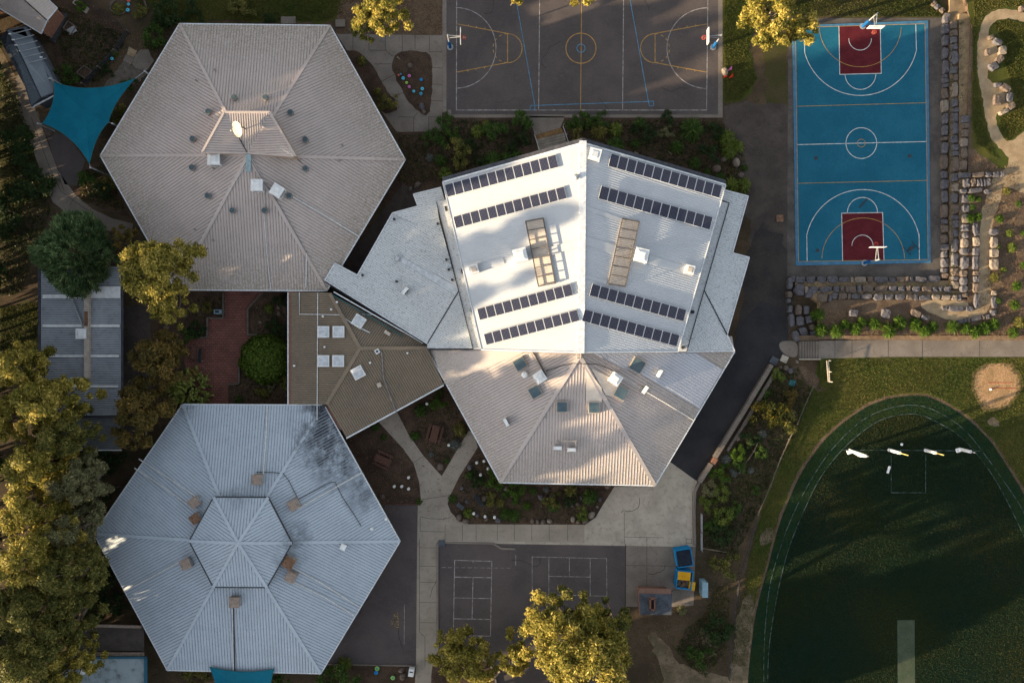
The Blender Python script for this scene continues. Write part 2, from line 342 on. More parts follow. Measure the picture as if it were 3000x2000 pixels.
def crown_clumps(rs, Rr, h0, h1, k, lobes=5, cr=(.16, .3), off=(0, 0), fill=.0):
    ph = rs.random(4) * 6.28
    out = []
    while len(out) < k:
        a = rs.random() * 2 * math.pi
        q = math.sqrt(rs.random()); lim = 1 + .16 * math.sin(2 * a + ph[0]) + .14 * math.sin(3 * a + ph[1]) + .10 * math.sin(lobes * a + ph[2])
        x, y = q * math.cos(a) * lim * Rr * .86, q * math.sin(a) * lim * Rr * .86
        top = h0 + (h1 - h0) * math.sqrt(max(0, 1 - (q * .95) ** 2))
        z = h0 + (top - h0) * (1 - abs(rs.normal(0, .28)))
        out.append((x + off[0], y + off[1], z, Rr * rs.uniform(*cr) * (1 - .25 * q)))
    return np.array(out)
PROTO = {}
def make_tree(name, px, py, rpx, h, leaf, label, cat='tree', group=None, n=9000, k=42, size=.34, seed=1, el=1.7, bark='bark', cr=(.15, .28), h0=.45, limbs=12, lobes=5, base=None):
    rs = np.random.RandomState(seed); Rr = m_(rpx, h * .8)
    x, y, _ = P(px, py, h * .78)
    ox = oy = 0.0
    if base is None and h <= 13 and px > 0: base = (px, py)
    if base is not None: bx, by, _ = P(base[0], base[1]); ox, oy = x - bx, y - by; x, y = bx, by
    t = thing(name, label, cat, (x, y, 0), group)
    cl = crown_clumps(rs, Rr, h * h0, h - Rr * .15, k, lobes, cr); cl[:, 0] += ox; cl[:, 1] += oy
    me = quad_mesh('crown', *leaves_of(rs, cl, n, size, el), M[leaf])
    o = bpy.data.objects.new('crown', me); COL.objects.link(o); o.parent = t
    b = MB(); r0 = max(.12, h * .022)
    lean = rs.uniform(-.25, .25, 2) * Rr * .4 + np.array([ox, oy]) * .8; top_ = (ox + rs.uniform(-.3, .3), oy + rs.uniform(-.3, .3))
    th = h * h0 * 1.05
    b.tube([(0, 0, -.1), (lean[0] * .3, lean[1] * .3, th * .4), (lean[0], lean[1], th), (top_[0], top_[1], h * .78)], [r0, r0 * .8, r0 * .6, r0 * .18], 8)
    for j in rs.choice(len(cl), min(limbs, len(cl)), replace=False):
        e = cl[j]; mid = ((lean[0] + e[0]) * .5 + rs.normal(0, .3), (lean[1] + e[1]) * .5 + rs.normal(0, .3), th * .4 + e[2] * .55)
        b.tube([(lean[0], lean[1], th * rs.uniform(.7, 1.05)), mid, (e[0], e[1], e[2] + e[3] * .4)], [r0 * .42, r0 * .28, r0 * .08], 5)
    me = b.build('trunk', M[bark]); me.location = (0, 0, 0)
    # built around the local origin: restore the offset taken by build()
    off = WLOC[me.name]; me.data.transform(__import__('mathutils').Matrix.Translation(off)); me.parent = t
    return t
def shrub_mesh(kind, leaf, v):
    key = (kind, leaf, v)
    if key in PROTO: return PROTO[key]
    rs = np.random.RandomState(hash((len(kind) * 7 + v * 31)) % 9999)
    if kind == 'tussock':          # strappy clump: blades arching out from the middle
        n = 300; a = rs.random(n) * 6.283; t = rs.uniform(.15, 1.0, n)
        L = rs.uniform(.22, .42, n); ca, sa = np.cos(a), np.sin(a)
        c = np.stack([ca * t * .8, sa * t * .8, .85 * np.sqrt(np.maximum(0, 1 - t * t * .85)) * rs.uniform(.6, 1, n)], 1)
        slope = .5 - t * 1.1; d = unit(np.stack([ca, sa, slope], 1) + rs.normal(0, .22, (n, 3)))
        u = d * L[:, None]; w = unit(np.cross(d, rs.normal(size=(n, 3)))) * (.10 * rs.uniform(.6, 1.2, n))[:, None]
        tint = np.clip(.2 + .5 * c[:, 2] + rs.normal(0, .2, n), 0, 1); dat = (c, u, w, tint)
    elif kind == 'dome':           # clipped, dense bush
        n = 9000; d = unit(rs.normal(size=(n, 3))); d[:, 2] = np.abs(d[:, 2]); rad = rs.uniform(.84, 1.0, n) * (1 + .05 * np.sin(d[:, 0] * 9) * np.cos(d[:, 1] * 8 + 1))
        c = d * rad[:, None] * np.array([1, 1, .85]); nr = unit(d + rs.normal(0, .5, (n, 3))); a_ = unit(np.cross(nr, rs.normal(size=(n, 3)))); b_ = np.cross(nr, a_)
        s = .036 * rs.uniform(.6, 1.4, n); dat = (c, a_ * (s * 1.3)[:, None], b_ * s[:, None] * 1.6, np.clip(.45 + rs.normal(0, .25, n), 0, 1))
    elif kind == 'palm':           # radial feathery fronds
        cs, us, ws = [], [], []
        for i in range(210):
            a = rs.random() * 6.283; el_ = rs.uniform(-.15, 1.45); L = rs.uniform(.75, 1.02)
            for j in range(5):
                t = (j + .6) / 5; r_ = L * t; e2 = el_ - t * t * .7
                p = np.array([math.cos(a) * math.cos(e2) * r_, math.sin(a) * math.cos(e2) * r_, max(0.05, .25 + math.sin(el_) * r_ * .8 - t * t * .2)])
                d = np.array([math.cos(a), math.sin(a), .5 - t]); d /= np.linalg.norm(d)
                cs.append(p); us.append(d * .15); w = np.cross(d, [0, 0, 1.0]); w /= np.linalg.norm(w); ws.append(w * .055)
        n = len(cs); dat = (np.array(cs), np.array(us), np.array(ws), np.clip(.35 + np.repeat(rs.normal(0.1, .28, 210), 5), 0, 1))
    elif kind == 'feather':        # round head of short upswept feathery fronds
        n = 9000; k = 190; cd = unit(rs.normal(size=(k, 3))); cd[:, 2] = np.abs(cd[:, 2]) * 1.2; cd = unit(cd); idx = rs.randint(0, k, n); f = rs.uniform(-1, 1, n)[:, None]
        side = unit(np.cross(cd, rs.normal(size=(k, 3)))); dr = unit(cd + side * .55 + np.array([0, 0, .2]))
        base = cd[idx] * rs.uniform(.72, .98, k)[idx][:, None] + dr[idx] * f * .16; c = (base + rs.normal(0, .012, (n, 3))) * np.array([1, 1, .8])
        w = unit(np.cross(dr[idx], rs.normal(size=(n, 3)))); leaf_d = unit(dr[idx] + w * rs.choice([-1, 1], n)[:, None] * .8)
        dat = (c, leaf_d * .085, unit(np.cross(leaf_d, rs.normal(size=(n, 3)))) * .042, np.clip(.35 + .4 * f[:, 0] * .5 + rs.normal(.12, .2, n), 0, 1))
    elif kind == 'fern_tree':      # conifer-like dome of upswept sprays
        n = 7000; d = unit(rs.normal(size=(n, 3))); d[:, 2] = np.abs(d[:, 2])
        k = 150; cd = unit(rs.normal(size=(k, 3))); cd[:, 2] = np.abs(cd[:, 2]); idx = rs.randint(0, k, n)
        base = cd[idx] * rs.uniform(.72, 1.0, k)[idx][:, None]
        off = rs.normal(0, .055, (n, 3)); c = (base + off) * np.array([1, 1, .8])
        dr = unit(cd[idx] + rs.normal(0, .35, (n, 3)) + np.array([0, 0, .5])); w = unit(np.cross(dr, rs.normal(size=(n, 3))))
        dat = (c, dr * .07, w * .030, np.clip(rs.random(k)[idx] * .5 + rs.normal(.2, .2, n), 0, 1))
    else:                          # loose leafy bush of a few lobes
        cl = crown_clumps(rs, 1.0, .12, .95, 14, 3, (.26, .42)); dat = leaves_of(rs, cl, 1700, .105, 1.7)
    me = quad_mesh('foliage', *dat, M[leaf]); PROTO[key] = me
    return me
_stem = [None]
def shrub(px, py, rpx, label, kind='bush', leaf='leaf_green', group=None, name=None, z=0.0, hf=.9, cat='shrub', sub=None):
    r = m_(rpx * 1.2, z + .4)
    name = name or {'tussock': 'grass_tussock', 'dome': 'round_bush', 'palm': 'fern_palm', 'fern_tree': 'conifer'}.get(kind, 'shrub')
    x, y, _ = P(px, py, z + r * .4)
    t = thing(name, label, cat, (x, y, z), group)
    v = random.randint(0, 3) if kind in ('bush', 'tussock') else 0
    o = bpy.data.objects.new('foliage', shrub_mesh(kind, leaf, v)); COL.objects.link(o); o.parent = t
    o.scale = (r * random.uniform(.95, 1.1), r * random.uniform(.9, 1.05), r * hf); o.rotation_euler = (0, 0, random.uniform(0, 6.28))
    if _stem[0] is None:
        b = MB(); b.tube([(0, 0, -.05), (.02, 0, .25), (.0, .03, .5)], [.05, .04, .02], 5)
        _stem[0] = b.build('stem', M['bark_dark'], loc=(0, 0, 0)); s = _stem[0]
    else:
        s = bpy.data.objects.new('stem', _stem[0].data); COL.objects.link(s)
    s.parent = t; s.scale = (r, r, r)
    return t

# ------------------------------------------------------------------ roofs and walls
def ribs(mb, pts, rd, sp=.32, h=.035, w=.075, mi=1, inset=.03):
    """raised ribs running along rd over a planar polygon"""
    p = [Vector(q) for q in pts]; n = Vector((0, 0, 0))
    for i in range(len(p)): n += p[i].cross(p[(i + 1) % len(p)])
    n.normalize(); n = n if n.z > 0 else -n
    d = Vector((rd[0], rd[1], 0)); d.z = -(n.x * d.x + n.y * d.y) / n.z; d.normalize(); u = d.cross(n).normalized()
    o = p[0]; uv = [((q - o).dot(u), (q - o).dot(d)) for q in p]
    lo = min(a[0] for a in uv); hi = max(a[0] for a in uv); k = lo + sp * .5
    while k < hi:
        xs = []
        for i in range(len(uv)):
            a, b = uv[i], uv[(i + 1) % len(uv)]
            if (a[0] - k) * (b[0] - k) < 0: xs.append(a[1] + (b[1] - a[1]) * (k - a[0]) / (b[0] - a[0]))
        xs.sort()
        for j in range(0, len(xs) - 1, 2):
            s0, s1 = xs[j] + inset, xs[j + 1] - inset
            if s1 - s0 < .1: continue
            A = o + u * k + d * s0; B = o + u * k + d * s1; a1, a2 = u * (w / 2), u * (w * .22)
            q = [A - a1, A - a2 + n * h, A + a2 + n * h, A + a1]; r_ = [B - a1, B - a2 + n * h, B + a2 + n * h, B + a1]
            mb.face([q[0], r_[0], r_[1], q[1]], mi); mb.face([q[1], r_[1], r_[2], q[2]], mi); mb.face([q[2], r_[2], r_[3], q[3]], mi)
        k += sp
def roof_face(mb, pts, rd, **k):
    p = [Vector(q) for q in pts]; n = sum(((p[i] - p[0]).cross(p[(i + 1) % len(p)] - p[0]) for i in range(1, len(p) - 1)), Vector((0, 0, 0)))
    mb.face(pts if n.z > 0 else pts[::-1], 0); ribs(mb, pts, rd, **k)
def walls(name, pts, z1, m, parent, z0=-.1):
    b = MB(); b.prism(pts, z0, z1); return b.build(name, m, parent)
def shrink(pts, d):
    cx = sum(p[0] for p in pts) / len(pts); cy = sum(p[1] for p in pts) / len(pts)
    return [(cx + (p[0] - cx) * (1 - d / math.hypot(p[0] - cx, p[1] - cy)), cy + (p[1] - cy) * (1 - d / math.hypot(p[0] - cx, p[1] - cy)), 0) for p in pts]
def edge_beams(name, pts, m, parent, w=.12, h=.14, closed=True, dz=-.04):
    b = MB(); n = len(pts)
    for i in range(n if closed else n - 1):
        a, c = Vector(pts[i]), Vector(pts[(i + 1) % n]); b.beam((a.x, a.y, a.z + dz), (c.x, c.y, c.z + dz), w, h)
    return b.build(name, m, parent)
def roofmat(name, c, c2, dirt, amt=.5, stains=None, fine=.08, s2=5, thr=(.35, .65), eave=None):
    return mat(name, c, c2, .35, dirt, s2, amt, rough_=.6, fine=fine, fs=16, stains=stains, spec=.2, thr=thr, eave=eave)
def vent_on(pl, px, py, parent, r=.33, name='roof_vent'):
    q = pl.at(px, py, .0); b = MB(); b.cyl((q[0], q[1], q[2] - .1), r, .55, 18, 0); v = b.build(name, M['vent'], parent)
    b = MB(); b.cyl((q[0], q[1], q[2] + .43), r * .8, .06, 18); c = b.build('vent_cap', M['vent_top'], v)
    return v
def sub(mb, name, m, part):
    """a sub-part: meshes under a part share the thing's origin"""
    o = mb.build(name, m, part); return o

# ------------------------------------------------------------------ the ground
def sheet(name, pts, z, m, kind='structure', sm=0, rg=0, step=9, seed=1):
    if sm: pts = smoothpoly(pts, sm)
    if rg: pts = rough(pts, rg, max(step, rg * 3.4), seed)
    b = MB(); q = W2(pts); a = sum(q[i][0] * q[(i + 1) % len(q)][1] - q[(i + 1) % len(q)][0] * q[i][1] for i in range(len(q)))
    if a < 0: q = q[::-1]
    b.face([(p[0], p[1], z) for p in q]); return tag(b.build(name, m, loc=(q[0][0], q[0][1], z) if False else (0, 0, 0)), kind=kind)
b = MB(); b.face([(-900, -900, 0), (900, -900, 0), (900, 900, 0), (-900, 900, 0)]); struct('ground', b, M['earth'], loc=(0, 0, 0))
Z = .004
# lawns
sheet('lawn', [(360, -60), (1005, -60), (1010, 40), (960, 66), (520, 62), (455, 40), (440, 10)], Z, M['lawn'], rg=5, seed=3)
sheet('lawn', [(2112, -60), (2185, -60), (2215, 60), (2195, 150), (2225, 230), (2175, 300), (2112, 310)], Z, M['lawn'], rg=7, seed=4)
sheet('lawn', [(2215, -60), (2760, -60), (2765, 20), (2775, 45), (2760, 58), (2300, 52), (2312, 300), (2250, 330), (2235, 180), (2240, 60)], Z * 1.15, M['lawn_dry'], rg=5, seed=5)
sheet('lawn', [(-60, 900), (112, 880), (116, 1060), (60, 1120), (-60, 1160)], Z, M['lawn_dry'], rg=6, seed=6)
sheet('lawn', [(-60, 150), (20, 180), (80, 330), (120, 500), (60, 640), (-60, 680)], Z, M['lawn_dry'], rg=8, seed=7)
sheet('dirt_track', [(2120, 300), (2312, 300), (2310, 1010), (2250, 1055), (2190, 980), (2200, 760), (2180, 560), (2118, 420)], Z * 1.35, M['asphalt_worn'], rg=5, seed=8)
# sports field and the grass round it
sheet('field_bank', [(2403, 1048), (3100, 1042), (3100, 2100), (2150, 2100), (2165, 1900), (2195, 1640), (2230, 1480), (2290, 1330), (2350, 1190), (2370, 1150)], Z * 2, M['lawn'], rg=3, seed=9)
OV = [(2190, 2100), (2190, 2000), (2198, 1915), (2214, 1787), (2250, 1660), (2275, 1560), (2295, 1500), (2346, 1383), (2409, 1293), (2473, 1234), (2537, 1191), (2601, 1166), (2665, 1158), (2712, 1159), (2760, 1179), (2808, 1207), (2849, 1238), (2904, 1293), (2952, 1367), (3000, 1446), (3090, 1640), (3120, 2100)]
sheet('field_verge', rough([(p[0] - (6 if p[0] < 2650 else -6), p[1] - 5) for p in OV], 1.6, 7, 5), Z * 3, M['mulch2'])
sheet('field_rim', smoothpoly(OV, 1), Z * 4, M['rim'])
OUT = [(2238, 2050), (2236, 1900), (2250, 1730), (2272, 1643), (2301, 1557), (2323, 1505), (2346, 1456), (2409, 1347), (2473, 1274), (2537, 1220), (2601, 1194), (2665, 1184), (2712, 1190), (2760, 1212), (2824, 1253), (2888, 1335), (2951, 1424), (3000, 1497), (3060, 1640)]
INN = [(2248, 2050), (2250, 1900), (2269, 1777), (2285, 1698), (2307, 1612), (2330, 1551), (2352, 1500), (2393, 1411), (2441, 1344), (2489, 1293), (2553, 1242), (2601, 1220), (2665, 1210), (2703, 1215), (2747, 1237), (2792, 1261), (2840, 1303), (2881, 1354), (2920, 1411), (2967, 1500), (3040, 1660)]
sheet('playing_field', smoothpoly(INN + [(3100, 2060)], 1), Z * 5, M['oval'])
b = MB(); b.line(W2(smoothpoly(OUT, 2, False)), .09, Z * 6 + .05); b.line(W2(smoothpoly(INN, 2, False)), .09, Z * 6 + .05 + .001)
b.line(W2([(2465, 1317), (2870, 1320)]), .08, Z * 6 + .05 + .002); b.line(W2([(2610, 1335), (2610, 1442), (2711, 1442), (2711, 1332)]), .08, Z * 6 + .05 + .003)
struct('field_markings', b, M['grass_line'], loc=(0, 0, 0))
M['pitch'] = mat('pitch', (.040, .055, .034), (.055, .066, .042), .8, fine=.25, fs=10)
sheet('cricket_pitch', [(2628, 1815), (2679, 1815), (2681, 2080), (2630, 2080)], Z * 11, M['pitch'])
M['mound'] = mat('dry_dirt', (.34, .205, .11), (.24, .15, .075), .8, (.10, .08, .03), 3, .6, bump=1.2, bs=5, fine=.4, fs=6)
el_ = lambda cx, cy, rx, ry: [(cx + rx * math.cos(k * .2618), cy + ry * math.sin(k * .2618)) for k in range(24)]
sheet('dirt_mound', el_(2918, 1128, 76, 76), Z * 3.2, mat('dry_turf', (.13, .10, .04), (.20, .13, .06), 1.6, (.05, .06, .015), 3, .6, bump=1, bs=8, fine=.4, fs=7), rg=5)
sheet('dirt_mound', el_(2918, 1128, 66, 67), Z * 3.4, M['mound'], rg=4)
sheet('dirt_patch', [(2888, 1225), (2915, 1220), (2935, 1245), (2905, 1252)], Z * 3.6, M['worn'], sm=1, rg=2)
sheet('dirt_patch', [(2222, 1555), (2270, 1540), (2262, 1590), (2228, 1598)], Z * 3.2, M['worn'], sm=1, rg=3)
sheet('dirt_patch', [(2185, 1730), (2215, 1745), (2200, 1850), (2188, 2060), (2130, 2060), (2150, 1900), (2160, 1800)], Z * 3.3, M['worn'], sm=1, rg=3)
sheet('dirt_patch', [(2325, 1062), (2370, 1080), (2430, 1135), (2410, 1145), (2350, 1120), (2318, 1090)], Z * 3.1, M['mulch2'], sm=1, rg=4)
sheet('dirt_patch', [(1895, 1840), (1930, 1860), (2010, 1960), (2080, 1965), (2150, 1985), (2180, 2060), (1900, 2060), (1960, 2010), (1920, 1930)], Z * 1.5, M['worn'], sm=1, rg=4)
sheet('dirt_patch', [(2045, 1830), (2062, 1830), (2105, 1915), (2092, 1930), (2060, 1890)], Z * 1.6, M['worn'], sm=1, rg=3)
# planted ground
sheet('mulch_bed', [(1165, 345), (1300, 330), (2113, 345), (2200, 470), (2170, 575), (2090, 640), (1150, 700), (1120, 560), (1170, 470)], Z, M['mulch'], rg=3, seed=12)
sheet('mulch_bed', [(990, 20), (1296, -60), (1298, 104), (985, 100)], Z * 1.2, M['mulch2'], rg=2)
sheet('mulch_bed', [(150, -40), (300, 20), (376, 96), (320, 180), (255, 250), (170, 245), (150, 110)], Z, M['mulch'], rg=2)
sheet('mulch_bed', [(376, 96), (470, 60), (530, 75), (300, 470), (255, 250), (330, 180)], Z * 1.4, M['earth'], rg=2)
sheet('mulch_bed', [(225, 500), (300, 470), (380, 640), (300, 610), (240, 590), (205, 560)], Z, M['mulch'], rg=3)
sheet('mulch_bed', [(545, 850), (850, 850), (850, 1190), (430, 1190), (420, 1000), (470, 880)], Z, M['mulch'], rg=1)
sheet('mulch_bed', [(1010, 1285), (1250, 1120), (1300, 1110), (1410, 1310), (1480, 1420), (1800, 1425), (1760, 1500), (1712, 1540), (1345, 1535), (1310, 1480), (1130, 1490)], Z, M['mulch'], rg=2)
sheet('garden_slope', [(2268, 1062), (2340, 1060), (2395, 1150), (2350, 1200), (2300, 1340), (2240, 1480), (2200, 1600), (2160, 1800), (2130, 1960), (2040, 2060), (1890, 2060), (1900, 1790), (2040, 1790), (2042, 1400), (2110, 1345)], Z * .6, M['earth'], rg=3)
sheet('mulch_bed', [(955, 1947), (1220, 1950), (1222, 2060), (950, 2060)], Z * 1.2, M['mulch'])
# asphalt and concrete
AS = Z * 2
sheet('sports_court', [(1302, -60), (2110, -60), (2110, 340), (1318, 340), (1318, 328), (1302, 326)], AS, M['asphalt'])
sheet('driveway', [(2160, 1000), (2165, 900), (2185, 800), (2200, 690), (2235, 640), (2295, 680), (2312, 800), (2312, 1020), (2262, 1056), (2150, 1060)], AS * .9, mat('asphalt_mid', (.034, .031, .030), (.048, .042, .038), .5, (.065, .055, .048), 2.5, .4, bump=.4, bs=40, fine=.3, fs=12), rg=9, seed=31)
sheet('driveway', [(2150, 1000), (2185, 930), (2230, 880), (2290, 905), (2312, 985), (2300, 1030), (2262, 1060)] + [(2262 - (2262 - 2045) * t, 1060 + (1412 - 1060) * t) for t in (.5, 1)] + [(1955, 1350), (2050, 1180)], AS, M['asphalt_new'], rg=1.2)
sheet('playground', [(1130, 1478), (1228, 1478), (1222, 1950), (940, 1948), (1020, 1700)], AS, M['asphalt'])
sheet('playground', [(1283, 1588), (1833, 1594), (1833, 2060), (1283, 2060)], AS, M['asphalt'])
sheet('service_lane', [(1180, 540), (1240, 560), (1215, 640), (1060, 860), (960, 880), (1000, 780)], AS, M['asphalt_worn'])
sheet('garden_path', [(350, 900), (440, 890), (440, 1250), (355, 1300)], AS, M['asphalt_worn'], rg=2)
sheet('paved_corner', [(130, 375), (200, 400), (250, 470), (225, 545), (190, 540), (160, 470)], AS, M['asphalt'])
sheet('kerb_strip', [(1296, -60), (1308, -60), (1308, 322), (1322, 322), (1322, 336), (2104, 336), (2104, -60), (2117, -60), (2117, 345), (1312, 345), (1312, 330), (1296, 330)], AS + Z, M['concrete_old'])
sheet('path', [(985, 100), (1296, 104), (1295, 385), (1163, 387), (1120, 330), (1050, 200)], AS, M['concrete_old'])
sheet('mulch_bed', [(1145, 185), (1160, 158), (1195, 148), (1245, 150), (1262, 165), (1268, 205), (1264, 285), (1257, 342), (1226, 330), (1190, 290), (1160, 230)], AS + Z, M['mulch'], sm=1, rg=1.2)
sheet('mulch_bed', [(1005, 148), (1045, 150), (1072, 168), (1100, 205), (1138, 275), (1165, 300), (1162, 325), (1130, 335), (1080, 290)], AS + Z, M['mulch'], rg=1.2)
b = MB()
for l in [[(1034, 104), (1034, 147)], [(1081, 104), (1081, 148), (1129, 148), (1150, 165)], [(1129, 104), (1129, 148)], [(1178, 104), (1179, 148)], [(1216, 104), (1216, 147)], [(1258, 104), (1259, 152), (1296, 152)], [(1268, 198), (1296, 200)], [(1266, 247), (1296, 248)], [(1263, 295), (1296, 296)], [(1257, 343), (1296, 344)], [(1256, 343), (1256, 386)], [(1212, 344), (1212, 386)], [(1168, 342), (1212, 344), (1224, 330)], [(1118, 239), (1158, 218)], [(1155, 283), (1184, 270)], [(1098, 188), (1146, 188)]]:
    b.line(W2(l), .05, AS + Z * 1.5)
struct('path_joints', b, M['joint'], loc=(0, 0, 0))
PT = [(45, 225), (62, 215), (115, 350), (170, 500), (222, 572), (270, 612), (330, 640), (390, 655), (385, 690), (300, 672), (205, 632), (155, 592), (118, 500), (66, 350)]
sheet('path', PT, AS, M['concrete_old'])
b = MB(); b.line(W2([(92, 345), (145, 490), (178, 560), (240, 605), (265, 620)]), .05, AS + Z)
for l in [[(92, 407), (130, 395)], [(170, 505), (188, 560)], [(222, 575), (205, 600)], [(265, 612), (262, 640)]]: b.line(W2(l), .05, AS + Z * 1.2)
struct('path_joints', b, M['joint'], loc=(0, 0, 0))
sheet('path', [(-40, 110), (2, 140), (60, 250), (98, 330), (112, 326), (118, 345), (62, 350), (30, 250), (-40, 170)], AS * .8, M['worn'])
# central paths
YP = [(1110, 1236), (1142, 1271), (1180, 1312), (1212, 1357), (1228, 1411), (1233, 1462), (1224, 1480), (1222, 1600), (1219, 1945), (1212, 2060), (1262, 2060), (1272, 1930), (1285, 1900), (1284, 1582), (1712, 1592), (1712, 1536), (1375, 1535), (1345, 1525), (1321, 1500), (1311, 1475), (1321, 1446), (1346, 1395), (1400, 1309), (1385, 1262), (1372, 1262), (1294, 1394), (1241, 1335), (1196, 1271), (1160, 1200)]
sheet('path', YP, AS + Z * .5, M['concrete'])
sheet('concrete_apron', [(1712, 1594), (1712, 1538), (1745, 1515), (1765, 1480), (1800, 1425), (1905, 1425), (1935, 1400), (1960, 1350), (2043, 1410), (2032, 1440), (2038, 1596)], AS + Z * 1.5, M['concrete_pale'])
sheet('concrete_apron', [(1834, 1598), (2038, 1600), (2032, 1772), (1990, 1776), (1832, 1776)], AS + Z * 1.2, M['concrete_old'])
sheet('concrete_apron', [(1284, 1582), (2038, 1594), (2038, 1601), (1284, 1589)], AS + Z * 2.2, M['concrete_pale'])
b = MB()
for y in (1603, 1657, 1704, 1763, 1822): b.line(W2([(1229, y), (1281, y + 1)]), .04, AS + Z * 2)
for x in (1304, 1355, 1395, 1457, 1507, 1558, 1609, 1663): b.line(W2([(x, 1536), (x, 1583)]), .04, AS + Z * 2)
for l in [[(1229, 1578), (1229, 1850), (1245, 1865), (1245, 1950)], [(1207, 1357), (1243, 1334)], [(1237, 1462), (1320, 1450)], [(1231, 1512), (1257, 1518), (1301, 1520), (1325, 1512)], [(1231, 1512), (1231, 1555), (1301, 1557)], [(1829, 1572), (1945, 1574)], [(1895, 1574), (1895, 1776)], [(1829, 1500), (1829, 1594)], [(1834, 1655), (1985, 1657)], [(2010, 1578), (2026, 1578), (2026, 1590), (2010, 1590), (2010, 1578)], [(2028, 1440), (2030, 1594)]]:
    b.line(W2(l), .04, AS + Z * 2.4)
b.line(W2([(1833, 1594), (1832, 1776)]), .10, AS + Z * 2.6)
struct('path_joints', b, M['joint'], loc=(0, 0, 0))
# court edge kerbs: real steps
def kerb(name, pts, w, h, m, label=None, cat='kerb'):
    b = MB(); q = W2(pts)
    for i in range(len(q) - 1):
        a, c = Vector(q[i]), Vector(q[i + 1]); b.beam((a.x, a.y, h / 2), (c.x, c.y, h / 2), w, h + .02 + i * .002)
    o = b.build(name, m)
    return tag(o, label, cat) if label else tag(o, kind='structure')
kerb('kerb', [(1282, 1590), (1281, 1890)], .22, .14, M['concrete_old'])
kerb('kerb', [(1305, 1588), (1445, 1591), (1470, 1606), (1510, 1607)], .2, .13, M['concrete_old'])
kerb('kerb', smoothpoly([(1262, 1945), (1275, 1925), (1320, 1918), (1400, 1920), (1440, 1945), (1455, 2000), (1455, 2050)], 2, False), .18, .15, M['concrete_old'])
sheet('mulch_bed', smoothpoly([(1264, 1948), (1280, 1926), (1330, 1920), (1400, 1922), (1436, 1946), (1450, 2000), (1450, 2060), (1262, 2060)], 1), AS + Z * 3, M['mulch'])
kerb('kerb', [(955, 1944), (1222, 1949)], .12, .12, M['concrete_old'])
kerb('kerb', [(1158, 1476), (1232, 1476)], .14, .12, M['wood_red'])
# brick courtyard
BC = [(658, 852), (775, 852), (727, 905), (727, 981), (758, 981), (757, 1060), (701, 1062), (701, 1122), (669, 1126), (668, 1190), (600, 1190), (560, 1110), (540, 1060), (546, 985), (609, 985), (609, 930), (657, 930)]
sheet('brick_courtyard', BC, AS, M['paver'])
for k, l in enumerate([[(656, 856), (656, 932), (609, 932), (609, 988), (548, 990)], [(772, 856), (728, 904), (728, 980), (756, 980)], [(702, 1064), (702, 1122), (670, 1126)]]):
    kerb('bed_edging', l, .2, .3, M['wood_old'], ['stepped timber edging on the conifer side of the red courtyard', 'angled timber edging between the red courtyard and the upper shrub bed', 'short timber edging beside the round green bush in the courtyard'][k], 'edging')

# ---------------------------------------------------------------- court markings
LZ = AS + Z * 1.6
b = MB(); lw = .09
for l in [[(1338, -20), (1337, 323), (2070, 323), (2074, -20)], [(1581, -20), (1578, 323)], [(1827, -20), (1824, 323)]]: b.line(W2(l), lw, LZ)
c = P(1335, 141); b.ring(c, 118 / PXM, lw, LZ + .0005, -90, 90); c = P(2072, 142); b.ring(c, 118 / PXM, lw, LZ + .0005, 90, 270)
struct('court_lines', b, M['worn_line'], loc=(0, 0, 0))
b = MB(); yz = LZ + .0015
for l in [[(1704, -20), (1701, 323)], [(1340, 71), (1487, 99)], [(1338, 212), (1487, 184)], [(1487, 99), (1487, 184)], [(2071, 71), (1918, 99)], [(2069, 212), (1918, 184)], [(1919, 99), (1919, 184)]]: b.line(W2(l), .08, yz)
for cx, sg in ((1487, 1), (1919, -1)):
    b.ring(P(cx, 142), 42.5 / PXM, .08, yz + .0004, -90 if sg > 0 else 90, 90 if sg > 0 else 270, 24)
    b.ring(P(cx, 142), 42.5 / PXM, .08, yz + .0004, 90 if sg > 0 else -90, 270 if sg > 0 else 90, 15, dash=True)
for (x0, y0, x1, y1, s) in ((1340, 71, 1487, 99, -1), (1338, 212, 1487, 184, 1), (2071, 71, 1918, 99, -1), (2069, 212, 1918, 184, 1)):
    for t in (.22, .38, .55): xx, yy = x0 + (x1 - x0) * t, y0 + (y1 - y0) * t; b.line(W2([(xx, yy), (xx, yy + s * 4)]), .07, yz + .0008)
b.ring(P(1702, 142), 44 / PXM, .09, yz + .0012, n=64)
struct('court_lines', b, M['yellow_line'], loc=(0, 0, 0))
b = MB(); bz = LZ + .0035
for l in [[(1510, -10), (1567, 310)], [(1553, 310), (1567, 309), (1567, 322), (1553, 322), (1553, 310)], [(1567, 309.5), (1899, 298)], [(1900, 297.5), (1914, 297), (1915.5, 310.5), (1902, 311), (1900, 297.5)], [(1899.5, 298), (1844, -10)]]: b.line(W2(l), .07, bz)
b.ring(P(1702, 142), 12 / PXM, .07, bz + .0004, n=32); struct('court_lines', b, M['blue_line'], loc=(0, 0, 0))
